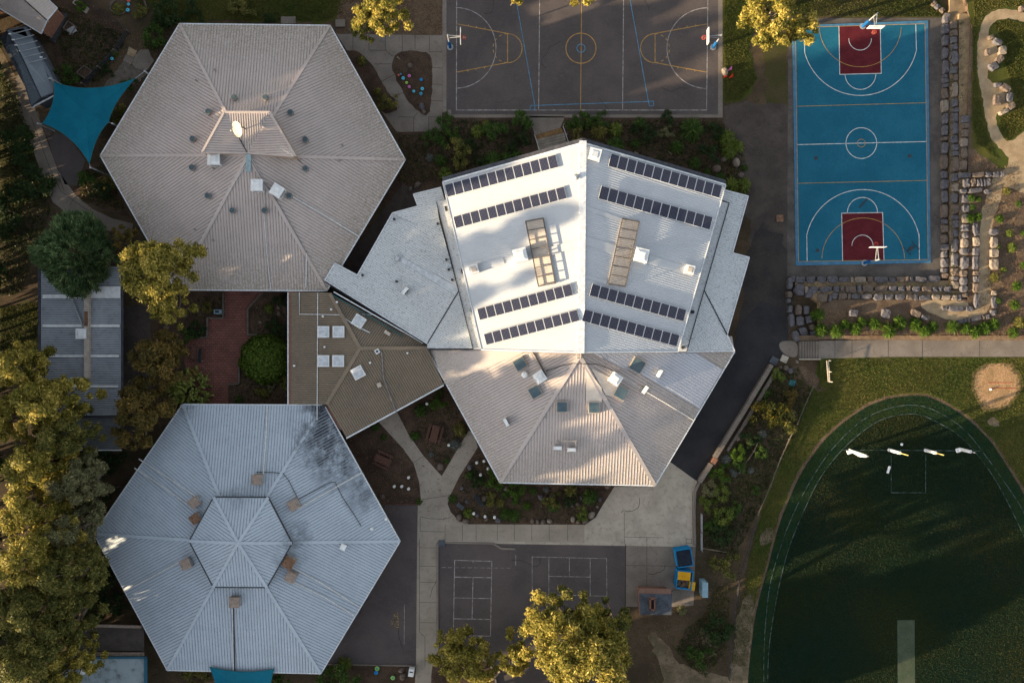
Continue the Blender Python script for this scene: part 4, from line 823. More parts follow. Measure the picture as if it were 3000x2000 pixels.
walls('wall', [(L0[0] + .5, L0[1] - .3), (L1[0] + .4, L1[1] + .3), (R1[0] - .4, R1[1] + .3), (R0[0] - .5, R0[1] - .3), (T2[0], T2[1] - .4)], 6.95, mat('hall_wall', (.42, .40, .37), (.36, .34, .31), 1), h5)
for side, pts in (('w', [(1279, 592), (1306, 585), (1412, 1022), (1386, 1022)]), ('e', [(2112, 589), (2136, 596), (2012, 1029), (1986, 1029)])):
    b = MB(); b.prism([P(x, y, 5.7)[:2] for x, y in pts], 3.0, 5.7); b.build('ledge', mws[0], h5)
    b = MB(); q = [P(x, y, 5.74) for x, y in pts]; b.beam(q[0] if side == 'w' else q[1], q[3] if side == 'w' else q[2], .08, .12); b.build('ledge_edge', M['dark'], h5)
# annex to the west
AL = Plane(P(952, 820, 3.7), P(981, 771, 3.7), P(1252, 1006, 4.7))
AWP = [(981, 771), (952, 820), (1252, 1006), (1343, 854), (1286, 640), (1222, 659), (1150, 624), (1047, 806)]
b = MB(); roof_face(b, [AL.at(x, y) for x, y in AWP], (.85, -.527), sp=.24, h=.025, w=.06)
t1, t2, t3 = AL.at(1343, 854), AL.at(1252, 1006), P(1386, 1020, 4.9); roof_face(b, [t1, t2, P(1252, 1020, 4.7), t3], (.85, -.527), sp=.24, h=.025, w=.06)
q = [(1211, 569), (1292, 549), (1303, 585), (1279, 592), (1286, 642), (1222, 659), (1150, 624), (1224, 604)]; zz = AL.at(1222, 659)[2]
roof_face(b, [P(x, y, zz + .03) for x, y in q], (.97, .24), sp=.24, h=.025, w=.06); b.build('annex_roof', mws, h5)
AX = [AL.at(x, y) for x, y in AWP]
b = MB()
for a, c in ((AX[0], AX[1]), (AX[1], AX[2]), (AX[7], AX[0]), (AX[6], AX[7])): b.beam(a, c, .12, .14)
Q = [P(x, y, zz) for x, y in q]; b.beam(Q[0], Q[1], .1, .12); b.beam(Q[7], Q[0], .1, .12); b.beam(Q[6], Q[7], .1, .12); b.build('annex_gutter', M['trim'], h5)
b = MB(); b.beam(t1, t2, .12, .06); b.beam((AX[1][0], AX[1][1] - .12, AX[1][2] - .15), (AX[2][0], AX[2][1] - .12, AX[2][2] - .15), .25, .1); b.beam((t2[0], P(1252, 1022, 4.7)[1], 4.66), (t3[0], t3[1] - .06, 4.8), .2, .1); b.build('valley_gutter', M['dark'], h5)
walls('annex_wall', [AX[i][:2] for i in (7, 3, 4, 5)] + [(AX[6][0] + .5, AX[6][1] - .4)], 3.75, M['brick'], h5)
b = MB(); b.prism([P(x, y, 3.5)[:2] for x, y in [(1065, 800), (1160, 640), (1220, 670), (1280, 650), (1330, 850), (1245, 990), (1065, 880)]], -.1, 3.75); b.build('annex_wall', M['brick'], h5)
patch('flat_strip', AL, [(1172, 752), (1345, 842), (1335, 866), (1175, 768)], M['dome'], h5, .05)
for x, y in ((1165, 757),):
    q = AL.at(x, y); b = MB(); b.cyl((q[0], q[1], q[2] - .1), .33, .4, 18); k = b.build('roof_vent', M['galv'], h5); b = MB(); b.cyl((q[0], q[1], q[2] + .28), .27, .12, 18, r2=.15); b.build('vent_cap', M['dome'], k)
q = AL.at(1314, 779); b = MB(); b.cyl((q[0], q[1], q[2] - .1), .32, .3, 18); b.build('roof_vent', M['dome'], h5)
for x, y, pl, up in [(1155, 643, AL, 0), (1283, 656, AL, 0), (1308, 761, AL, 0), (1315, 790, AL, 0), (1325, 820, AL, 0), (1063, 806, AL, 0), (1162, 825, AL, 0)]:
    q = pl.at(x, y); b = MB(); b.cyl((q[0], q[1], q[2] - .1), .13, .45, 12); b.build('flue_pipe', M['dark'], h5)
for x, y in ((1307, 612), (1355, 795), (1383, 908), (1409, 1010)):
    q = P(x, y, 5.7); b = MB(); b.box((q[0], q[1], 5.9), (.22, .5, .4), R(13)); b.build('rainwater_head', M['dark'], h5)
for x, y in ((2028, 914), (2000, 1017)):
    q = P(x, y, 5.7); b = MB(); b.cyl((q[0], q[1], 5.65), .2, .35, 10); b.build('flue_pipe', M['dark'], h5)
# annex to the east
AR = Plane(P(2112, 589, 5.0), P(2023, 999, 5.0), P(2195, 754, 4.1))
ARP = [(2119, 556), (2192, 575), (2146, 741), (2195, 754), (2130, 980), (2064, 852), (2136, 596), (2112, 589)]
b = MB(); X = [AR.at(x, y) for x, y in ARP]; roof_face(b, [X[0], X[7], X[6], X[5], X[4], X[3], X[2], X[1]], perp(R0, R1), sp=.24, h=.025, w=.06)
t = [AR.at(2064, 852), P(2152, 1028, 3.95), P(2012, 1030, 4.6)]; roof_face(b, [t[0], t[2], t[1]], (-.72, .69), sp=.24, h=.025, w=.06)
roof_face(b, [t[0], t[1], X[4]], perp(R0, R1), sp=.24); b.build('annex_roof', mws, h5)
b = MB()
for a, c in ((X[0], X[1]), (X[1], X[2]), (X[2], X[3]), (X[3], X[4]), (X[4], t[1]), (t[1], t[2])): b.beam(a, c, .12, .14)
b.build('annex_gutter', M['trim'], h5)
b = MB(); b.beam(t[0], (X[4][0], X[4][1], X[4][2] + .04), .12, .06); b.build('valley_gutter', M['dark'], h5); b = MB(); b.beam(P(2111, 589, 5.2), P(2136, 597, 5.2), .25, .1); b.build('valley_gutter', M['dark'], h5)
b = MB(); b.prism([P(x, y, 3.5)[:2] for x, y in [(2100, 565), (2172, 585), (2128, 750), (2172, 762), (2110, 975), (2125, 1015), (2010, 1020), (2100, 600)]], -.1, 3.7); b.build('annex_wall', M['brick'], h5)
for nm, pl, pts in (('walkway_strip', GR, [(1712, 600), (1824, 640), (1818, 652), (1712, 612)]), ('walkway_strip', GR, [(1712, 690), (1860, 735), (1852, 762), (1712, 717)]), ('walkway_strip', GR, [(1903, 745), (2030, 787), (2022, 810), (1899, 770)]), ('walkway_strip', GL, [(1600, 727), (1695, 700), (1697, 722), (1606, 750)]), ('walkway_strip', GR, [(1708, 803), (1780, 822), (1776, 832), (1708, 812)]), ('walkway_strip', GL, [(1395, 778), (1473, 752), (1478, 772), (1400, 795)])):
    patch(nm, pl, pts, M['dome'] if False else mw[0], h5, .045)
# pyramid coolers, hatches on the hall
def louvre_frame(pl, pts, label):
    """raised ribbed monitor box carrying a rail frame"""
    q = [Vector(pl.at(x, y, 0)) for x, y in pts]; c = sum(q, Vector()) / 4; t = thing('roof_frame', label, 'roof frame', c)
    a, b_, c_, d_ = q
    up = Vector((0, 0, .14)); mb = MB(); lo = [v - Vector((0, 0, .1)) for v in q]; hi = [v + up for v in q]
    mb.hull([tuple(v) for v in lo][::-1], [tuple(v) for v in hi][::-1]); ribs(mb, [tuple(v) for v in hi], ((b_ - a).normalized().x, (b_ - a).normalized().y), sp=.18, w=.06)
    mb.build('platform', [M['poly'], M['cream']], t)
    mb = MB(); r = [v + Vector((0, 0, .42)) for v in q]
    for i in range(4): mb.beam(r[i], r[(i + 1) % 4], .13, .1); mb.beam(q[i] + up, r[i], .1, .1)
    for s, e, nn in ((a, d_, 0), (b_, c_, 0)): mb.beam((s + e) / 2 + up, (s + e) / 2 + Vector((0, 0, .40)), .1)
    mb.build('rail', M['rail'], t)
    for i in range(1, 7):
        f = i / 7; mb = MB(); mb.beam(r[0].lerp(r[3], f), r[1].lerp(r[2], f), .1, .08); mb.build('cross_bar', M['rail'], t)
louvre_frame(GL, [(1540, 650), (1591, 641), (1626, 830), (1577, 839)], 'pale ribbed platform with dark rail frame on the west slope of the white hall')
louvre_frame(GR, [(1822, 642), (1871, 651), (1830, 840), (1781, 832)], 'pale ribbed platform with dark rail frame on the east slope of the white hall')
def cooler(px, py, pl, s, rz, label, m='white_metal', name='evaporative_cooler', h=.95, grp=None, topm=None, z=0):
    q = pl.at(px, py, h * .8); t = thing(name, label, 'roof cooler', (q[0], q[1], q[2] - h * .8), grp); zz = q[2] - h * .8
    b = MB(); b.box((q[0], q[1], zz + h * .45), (s, s, h * .9 + .2), R(rz)); k = b.build('cabinet', M[m], t)
    b = MB(); b.box((q[0], q[1], zz + h * .96), (s * 1.06, s * 1.06, .12), R(rz)); b.box((q[0], q[1], zz + h * 1.05), (s * 1.0, s * 1.0, .14), R(rz), top=.5); b.build('lid', topm or M[m], t)
    ca, sa = math.cos(R(rz)), math.sin(R(rz))
    for a_, b_ in ((s / 2 + .01, 0), (0, -s / 2 - .01)):
        b = MB(); b.box((q[0] + a_ * ca - b_ * sa, q[1] + a_ * sa + b_ * ca, zz + h * .5), (.03 if a_ else s * .8, s * .8 if a_ else .03, h * .55), R(rz)); b.build('louvre', M['galv'], t)
cooler(627, 466, F1['SW'], 1.25, 0, 'white roof cooler beside the raised centre near the satellite dish')
cooler(753, 543, F1['S'], 1.2, 0, 'square-set white roof cooler below the pale rain chute')
cooler(812, 559, F1['SE'], 1.2, -32, 'white cooler turned at an angle beside the long white roof pipe')
cooler(1581, 1104, FW, 1.15, 33, 'white cooler on the sunlit side of the pink roof between two skylights')
cooler(1803, 1110, FE, 1.15, -35, 'white cooler with a pale duct on the shaded side of the pink roof')
cooler(1524, 748, GL, 1.35, 14, 'large white cooler beside the rail frame on the west slope of the white hall', h=1.0)
cooler(1879, 748, GR, 1.35, -14, 'large white cooler beside the rail frame on the east slope of the white hall', h=1.0)
cooler(1743, 452, GR, 1.2, -14, 'milky pyramid-topped box by the ridge at the peak of the white hall', topm=M['dome'], name='roof_box', h=.5)
cooler(1388, 788, GL, .95, 14, 'small open-topped box near the west ledge of the white hall', name='roof_box', h=.55, topm=M['cream'])
cooler(2021, 790, GR, .95, -14, 'small square box near the east ledge of the white hall', name='roof_box', h=.5, topm=M['cream'])
q = GL.at(1687, 520); b = MB(); b.cyl((q[0], q[1], q[2] - .1), .22, .4, 16); b.cyl((q[0], q[1], q[2] + .3), .33, .22, 16, r2=.12); tag(b.build('turbine_vent', M['galv']), 'small round metal vent beside the ridge of the white hall', 'roof vent')
q = FW.at(1537, 1097); b = MB(); b.cyl((q[0], q[1], q[2] - .1), .3, .5, 18); b.cyl((q[0], q[1], q[2] + .4), .36, .14, 18, r2=.2); tag(b.build('turbine_vent', M['white_metal']), 'round white vent between skylight and cooler on the sunlit pink roof', 'roof vent')
for x, y, f, rz, s, l, mm in [(753, 1404, 'N', 0, 1.0, 'tan cooler on the courtyard-facing slope of the blue-grey roof', 'tan_metal'), (569, 1471, 'NW', 35, 1.0, 'tan cooler at the head of two pipes on the blue-grey roof, farther from the cap', 'tan_metal'), (572, 1518, 'NW', 35, .95, 'rust-topped tan cooler touching the upper edge of the hexagonal cap', 'rust'), (860, 1478, 'NE', 30, 1.05, 'tan cooler where the black hoses meet on the stained slope', 'tan_metal'), (545, 1651, 'SW', 25, 1.05, 'tan cooler above the sunlit streaks of the blue-grey roof', 'tan_metal'), (846, 1648, 'SE', -30, 1.1, 'rust-topped cooler on the blue-grey roof beside the playground-facing edge of the cap', 'rust'), (852, 1690, 'SE', -30, 1.0, 'plain tan cooler just below the rust-topped one on the blue-grey roof', 'tan_metal'), (687, 1763, 'S', 0, 1.05, 'tan cooler on the slope above the lower shade sail', 'tan_metal')]:
    cooler(x, y, F2[f], s, rz, l, 'tan_metal', topm=M[mm], h=.85)
def ac(px, py, pl, rz, label):
    q = pl.at(px, py, .3); t = thing('air_conditioner', label, 'air conditioner', (q[0], q[1], q[2] - .3)); ca, sa = math.cos(R(rz)), math.sin(R(rz))
    b = MB(); b.box((q[0], q[1], q[2] + .15), (.88, .36, .66), R(rz)); b.build('casing', M['white_metal'], t)
    b = MB(); b.box((q[0] + sa * .2, q[1] - ca * .2, q[2] + .15), (.6, .03, .5), R(rz)); b.build('fan_grille', M['dark'], t)
    b = MB()
    for s in (-.3, .3): b.beam((q[0] + s * ca - .1 * sa * -1, q[1] + s * sa + .3 * ca, q[2] - .2), (q[0] + s * ca + .35 * sa, q[1] + s * sa - .35 * ca, q[2] - .2), .06)
    b.beam((q[0] - sa * .35, q[1] + ca * .35, q[2] - .1), (q[0] - sa * .8, q[1] + ca * .8, q[2] - .1), .07); b.build('bracket', M['cream'], t)
ac(1931, 1093, FE, 60, 'white air conditioner with a curled pipe on the blue-tinted replacement sheets')
ac(1889, 1141, FE, 55, 'white air conditioner halfway along the white drain pipe of the pink roof')
ac(1633, 1311, FS, 0, 'white air conditioner standing alone low on the front slope of the pink roof')
ac(1674, 1316, FS, 0, 'white air conditioner with a pipe frame behind it low on the pink roof')
ac(1483, 1236, FW, 118, 'white air conditioner on the courtyard-facing slope of the pink roof')
ac(1188, 852, AL, 50, 'weathered air conditioner on the speckled white annex roof')
b = MB(); a = FS.at(1646, 1292, .4); c = FS.at(1690, 1292, .4); b.beam(a, c, .12); d = FS.at(1686, 1310, .4); b.beam(FS.at(1686, 1292, .4), d, .12); tag(b.build('pipe_frame', M['cream']), 'cream pipe frame behind the paired air conditioners on the pink roof', 'pipe')
# solar panels
def panel_proto(w, l):
    t = thing('solar_panel', 'panel', 'solar panel', (0, 0, 0), 'solar panels on the white hall')
    b = MB(); b.box((0, 0, 0), (w, l, .05)); b.build('frame', M['white_metal'], t)
    b = MB(); b.box((0, 0, .028), (w - .07, l - .07, .012), mi=0)
    b.build('cells', M['cells'], t); return t
def cellmat():
    m = bpy.data.materials.new('solar_cells'); m.use_nodes = True; t = m.node_tree; bb = t.nodes['Principled BSDF']; bb.inputs['Roughness'].default_value = .3; bb.inputs['Specular IOR Level'].default_value = .3
    tc = t.nodes.new('ShaderNodeTexCoord'); mp = t.nodes.new('ShaderNodeMapping'); mp.inputs['Location'].default_value = (.5, .5, 0); t.links.new(tc.outputs['Object'], mp.inputs[0])
    v = t.nodes.new('ShaderNodeTexVoronoi'); v.feature = 'F1'; v.distance = 'CHEBYCHEV'; v.inputs['Scale'].default_value = 6.4; v.inputs['Randomness'].default_value = 0; t.links.new(mp.outputs[0], v.inputs['Vector'])
    cr = t.nodes.new('ShaderNodeValToRGB'); e = cr.color_ramp.elements; e[0].position = .40; e[0].color = (.008, .011, .030, 1); e[1].position = .49; e[1].color = (.13, .13, .16, 1)
    t.links.new(v.outputs['Distance'], cr.inputs[0]); t.links.new(cr.outputs[0], bb.inputs['Base Color']); return m
M['cells'] = cellmat()
proto = None
ROWS = [(GL, (1301, 541), (1312, 579), (1629, 452), (1636, 490), 13, 'topmost row on the west slope'), (GL, (1327, 635), (1336, 670), (1653, 545), (1661, 582), 13, 'second row down the west slope'),
        (GL, (1396, 904), (1406, 939), (1671, 830), (1680, 865), 11, 'third row down the west slope'), (GL, (1416, 978), (1425, 1011), (1691, 905), (1699, 940), 11, 'bottom row on the west slope'),
        (GR, (2118, 544), (2106, 581), (1792, 449), (1780, 487), 13, 'topmost row on the east slope'), (GR, (2091, 636), (2077, 674), (1763, 544), (1751, 582), 13, 'second row down the east slope'),
        (GR, (2014, 907), (2000, 942), (1736, 830), (1725, 866), 11, 'third row down the east slope'), (GR, (1993, 981), (1981, 1016), (1714, 905), (1703, 940), 11, 'bottom row on the east slope')]
for pl, tl, bl, tr, br, n, nm in ROWS:
    TLp, BLp, TRp, BRp = [Vector(pl.at(x, y, .16)) for x, y in (tl, bl, tr, br)]
    w = ((TRp - TLp).length + (BRp - BLp).length) / 2 / n; l = ((BLp - TLp).length + (BRp - TRp).length) / 2
    if proto is None: proto = panel_proto(.985, 1.56); first = True
    for i in range(n):
        f = (i + .5) / n; c = TLp.lerp(TRp, f).lerp(BLp.lerp(BRp, f), .5)
        o = proto if first else copy_tree(proto); first = False
        ex = (TRp - TLp).normalized(); ex = ex if ex.x > 0 else -ex; nz = pl.n; ey = nz.cross(ex); from_m = __import__('mathutils').Matrix((ex, ey, nz)).transposed()
        o.rotation_euler = from_m.to_euler(); o.location = c; o.scale = (w / 1.0 * .995, l / 1.6, 1)
        k = i + 1; o['label'] = f'solar panel, {ORD[k]} from the ledge, {nm}' if i < n - 1 else f'solar panel nearest the ridge, {nm}'
# ---- small buildings at the edges
def simple_gable(name, label, faces, rd, mats, zs, wallpts, wallm, up=.1, trim=None):
    loc = P(*wallpts[0]); cx = sum(p[0] for p in wallpts) / len(wallpts); cy = sum(p[1] for p in wallpts) / len(wallpts)
    t = thing(name, label, 'building', P(cx, cy)); b = MB()
    for f, r in zip(faces, rd): roof_face(b, [P(x, y, z) for x, y, z in f], r, sp=.3)
    b.build('roof', mats, t); bw = MB(); bw.prism([P(x, y, zs - .2)[:2] for x, y in wallpts], -.1, zs); bw.build('wall', wallm, t)
    b = MB()
    for f in faces:
        for i in range(len(f)): b.beam(P(*f[i]), P(*f[(i + 1) % len(f)]), .1, .1)
    b.build('trim', trim or M['trim'], t); return t
mp5 = [roofmat('roof_pale_pink', (.46, .39, .36), (.40, .34, .31), (.2, .2, .13), .5), mat('pale_ribs', (.40, .34, .31), fine=.08)]
simple_gable('garden_shed', 'pale pink gabled building at the garden corner beside the grey hut', [[(-80, -70, 3), (-80, 2, 3), (0, 26, 3), (121, 99, 3), (138, 60, 3.9), (38, -30, 3.9)], [(38, -30, 3.9), (138, 60, 3.9), (168, 24, 3), (110, -30, 3)]], [(.5, .85), (.5, .85)], mp5, 3, [(-80, -60), (-70, 0), (5, 20), (115, 88), (155, 25), (100, -30)], M['brick'])
ms = [roofmat('roof_slate', (.15, .175, .20), (.12, .14, .165), (.07, .08, .09), .4), mat('slate_ribs', (.11, .13, .15), fine=.08)]
simple_gable('grey_hut', 'long slate-grey roofed hut with pale battens beside the blue shade sail', [[(60, 205, 3.3), (93, 313, 2.8), (120, 286, 3.3), (68, 175, 3.5), (45, 130, 3.4), (20, 130, 2.9)], [(20, 88, 2.8), (78, 78, 2.8), (98, 115, 2.8), (160, 232, 2.8), (158, 272, 2.8), (120, 286, 3.3), (68, 175, 3.5), (45, 130, 3.4)]], [(.94, .3), (.94, .3)], ms, 2.8, [(25, 95), (72, 85), (150, 235), (150, 265), (100, 300), (20, 150)], M['slate'], trim=M['slate'])
hut = bpy.data.objects['grey_hut']
b = MB(); q = [P(x, y, 2.7) for x, y in [(0, 112), (22, 86), (40, 118), (64, 190), (60, 205), (48, 202), (12, 140)]]; b.face(q[::-1]); b.build('side_canopy', M['tarp'], hut)
for k in range(6):
    x0, y0 = 29 + k * 9, 100 + k * 17 if k < 5 else 185; b = MB(); b.beam(P(x0 + 6, y0, 3.3), P(x0 + 62, y0 - 14, 3.0), .07); b.build('batten', M['galv'], hut)
for x, y in ((29, 100), (39, 117), (47, 133), (55, 150), (121, 168), (147, 230)):
    b = MB(); q = P(x, y, 3.4); b.box((q[0], q[1], 3.42), (.28, .12, .1), 0); b.build('bracket', M['white_metal'], hut)
b = MB(); b.beam(P(93, 315, 2.7), P(158, 281, 2.7), .14); b.build('gutter', M['trim'], hut)
# long low block among the trees
t6 = thing('low_block', 'long low building with grey corrugated roof, clear cross strips and a central duct', 'building', P(235, 1000))
mg = [roofmat('roof_grey', (.43, .455, .485), (.34, .365, .395), (.15, .135, .11), .4, s2=2), mat('grey_ribs', (.16, .175, .195), (.12, .13, .145), 1, fine=.12)]
b = MB(); ZB = 3.2
for x0, x1, za, zb in ((120, 250, 3.2, 3.35), (258, 354, 3.35, 3.2)): roof_face(b, [P(x0, 780, za), P(x0, 1216, za), P(x1, 1216, zb), P(x1, 780, zb)], (1, 0), sp=.2, h=.05, w=.09)
roof_face(b, [P(250, 780, 3.35), P(250, 1216, 3.35), P(258, 1216, 3.35), P(258, 780, 3.35)], (1, 0)); b.build('roof', mg, t6)
b = MB(); roof_face(b, [P(146, 1222, 2.9), P(146, 1318, 2.7), P(355, 1318, 2.7), P(355, 1222, 2.9)], (1, 0), sp=.2, h=.05, w=.09); b.build('lean_to_roof', [roofmat('roof_dark', (.12, .12, .12), (.09, .09, .085), (.14, .13, .09), .5), mg[1]], t6)
for y0, y1, x0, x1 in ((839, 857, 266, 352), (857, 873, 266, 352), (862, 874, 124, 247), (950, 958, 124, 247), (950, 958, 262, 350), (1039, 1046, 130, 247), (1039, 1046, 262, 348), (1128, 1134, 150, 345)):
    b = MB(); b.prism([P(x, y, 3.45)[:2] for x, y in ((x0, y0), (x1, y0), (x1, y1), (x0, y1))], 3.36, 3.43); b.build('clear_strip', M['white_metal'], t6)
b = MB(); b.prism([P(x, y, 3.9)[:2] for x, y in ((245, 852), (259, 852), (259, 1110), (245, 1110))], 3.2, 3.85); k = b.build('duct', M['cream'], t6); b = MB(); b.prism([P(x, y, 3.9)[:2] for x, y in ((246, 912), (257, 912), (257, 955), (246, 955))], 3.8, 3.87); b.build('rust_patch', M['rust'], k)
b = MB(); b.tube([P(207, 866, 3.6), P(243, 957, 3.6)], .1, 8); b.build('flue_pipe', M['galv'], t6)
b = MB(); b.beam(P(116, 780, 3.15), P(116, 1216, 3.15), .28, .2); b.beam(P(358, 840, 3.15), P(358, 1216, 3.15), .22, .2); b.beam(P(112, 1219, 3.1), P(360, 1219, 3.1), .15, .2); b.build('gutter', M['darkband'], t6)
b = MB(); b.beam(P(220, 1318, 2.75), P(356, 1318, 2.75), .1, .1); b.build('edge_flashing', M['trim'], t6)
b = MB(); b.prism([P(x, y, 3)[:2] for x, y in ((128, 800), (322, 800), (322, 1300), (155, 1300), (155, 1210), (128, 1210))], -.1, 2.6); b.build('wall', M['slate'], t6)
FL = Plane(P(0, 0, 3.4), P(500, 0, 3.4), P(0, 500, 3.4)); cooler(239, 977, FL, 1.1, 0, 'white domed cooler beside the central duct of the long grey block', h=.7)
# block at the lower corner
t7 = thing('low_block', 'pale blue flat-roofed shed with blue gutters partly under the big trees', 'building', P(310, 1980))
b = MB(); b.prism([P(x, y, 3.1)[:2] for x, y in ((190, 1928), (425, 1928), (425, 2080), (190, 2080))], 2.9, 3.1); b.build('roof', mat('roof_paleblue', (.25, .30, .32), (.19, .23, .25), .6, (.08, .09, .09), 1.2, .7, fine=.1), t7)
b = MB(); b.beam(P(187, 1926, 3.1), P(187, 2080, 3.1), .25, .2); b.beam(P(427, 1926, 3.1), P(427, 2080, 3.1), .3, .2); b.beam(P(187, 1925, 3.1), P(429, 1925, 3.1), .2, .2); b.build('gutter', mat('gutter_blue', (.03, .10, .15), fine=.1), t7)
b = MB(); b.prism([P(x, y, 2.9)[:2] for x, y in ((215, 1950), (392, 1950), (392, 2070), (215, 2070))], -.1, 2.95); b.build('wall', M['slate'], t7)
b = MB(); q = P(252, 1964, 3.3); b.box((q[0], q[1], 3.35), (1.1, .5, .5), R(10)); b.beam((q[0] + .5, q[1] + .2, 3.3), (q[0] + .55, q[1] + 1.2, 3.3), .1); tag(b.build('air_conditioner', M['white_metal']), 'white air conditioner with a pipe on the pale blue flat roof', 'air conditioner')
t8 = thing('verandah', 'dark brown covered verandah above the pale blue shed roof', 'verandah', P(325, 1880))
b = MB(); b.prism([P(x, y, 2.6)[:2] for x, y in ((228, 1838), (422, 1838), (422, 1906), (228, 1906))], 2.5, 2.6); b.build('roof', mat('brown_mesh', (.075, .062, .055), (.055, .046, .04), 1, fine=.2, fs=8), t8)
b = MB(); b.beam(P(224, 1915, 2.6), P(422, 1915, 2.6), .4, .15); b.beam(P(245, 1831, 2.6), P(415, 1835, 2.6), .3, .15); b.build('beam', M['tan_metal'], t8)
for x in (232, 325, 418):
    for y in (1842, 1902): b = MB(); b.tube([P(x, y, -.05), (*P(x, y, 0)[:2], 2.5)], .06, 8); b.build('post', M['wood_old'], t8)
# brick hut with chimney by the bins
t9 = thing('brick_hut', 'small brick hut with a slate roof and a brick chimney beside the bins', 'hut', P(1920, 1765))
q = [P(x, y, 2.7) for x, y in ((1872, 1733), (1969, 1735), (1967, 1800), (1876, 1800))]
b = MB(); b.prism([p[:2] for p in shrink(q, .25)], -.1, 2.6); b.build('wall', M['brick'], t9)
b = MB(); b.prism([p[:2] for p in q], 2.6, 2.72); b.build('roof', M['slate'], t9)
b = MB(); b.beam(P(1871, 1729, 2.65), P(1966, 1731, 2.65), .55, .22); b.beam(P(1872, 1727, 2.6), P(1876, 1800, 2.6), .3, .2); b.build('parapet', mat('parapet', (.20, .115, .085), (.16, .09, .07), 4, fine=.15), t9)
cx, cy, _ = P(1911, 1768, 3); b = MB()
for dx, dy, sx, sy in ((-.24, 0, .12, 1.3), (.24, 0, .12, 1.3), (0, .62, .6, .14), (0, -.62, .6, .14)): b.box((cx + dx, cy + dy, 2.95), (sx, sy, .6))
k = b.build('chimney', M['brick'], t9); b = MB(); b.box((cx, cy, 2.76), (.36, 1.1, .06)); b.build('flue', M['dark'], k)

# ================================================================ objects on the ground
def sail(label, corners, sag, poles, bulge=.16):
    """corners: px,py,z ; edges curve inward"""
    cx = sum(c[0] for c in corners) / len(corners); cy = sum(c[1] for c in corners) / len(corners)
    t = thing('shade_sail', label, 'shade sail', P(cx, cy)); edge = []; n = len(corners); K = 10
    for i in range(n):
        a, c = corners[i], corners[(i + 1) % n]; L = math.hypot(c[0] - a[0], c[1] - a[1]); mx, my = (a[0] + c[0]) / 2, (a[1] + c[1]) / 2
        d = math.hypot(cx - mx, cy - my); ix, iy = (cx - mx) / d, (cy - my) / d
        for j in range(K):
            s = j / K; w = 4 * s * (1 - s) * L * bulge; edge.append((a[0] + (c[0] - a[0]) * s + ix * w, a[1] + (c[1] - a[1]) * s + iy * w, a[2] + (c[2] - a[2]) * s))
    b = MB(); rings = []; zc = sum(c[2] for c in corners) / n - sag
    for r in range(7):
        f = 1 - r / 6; rings.append([P(cx + (e[0] - cx) * f, cy + (e[1] - cy) * f, zc + (e[2] - zc) * f ** 1.3) for e in edge])
    m = len(edge)
    for r in range(5):
        for j in range(m): b.face([rings[r][j], rings[r][(j + 1) % m], rings[r + 1][(j + 1) % m], rings[r + 1][j]][::-1])
    for j in range(m): b.face([rings[5][j], rings[5][(j + 1) % m], rings[6][0]][::-1])
    b.build('sail_cloth', M['sail'], t, smooth=True)
    b = MB(); e = [P(*p) for p in edge]; b.tube(e + [e[0]], .03, 5); b.build('edge_cable', M['teal'], t)
    for (x, y, z, i) in poles:
        q = P(x, y, z); b = MB(); b.tube([(q[0], q[1], -.05), (q[0], q[1], z)], .08, 10); b.cyl((q[0], q[1], z), .11, .06, 10); b.build('pole', M['galv'], t)
        if i is not None: b = MB(); b.beam(q, P(*corners[i]), .04); b.build('tension_wire', M['galv'], t)
    return t
sail('large blue shade sail with curved edges strung between poles beside the grey hut', [(158, 240, 3.6), (396, 230, 4.2), (318, 358, 3.4), (262, 480, 4.2), (124, 362, 3.2)], .5, [(424, 209, 4.3, 1), (329, 362, 3.5, 2), (265, 491, 4.3, 3), (111, 362, 3.3, 4), (148, 230, 3.6, 0)], .10)
sail('smaller blue shade sail tucked under the lower gutter of the blue-grey pavilion', [(614, 1952, 3.8), (803, 1958, 3.8), (795, 2100, 3.2), (640, 2100, 3.2)], .25, [(795, 2110, 3.3, 2), (640, 2110, 3.3, 3)], .06)

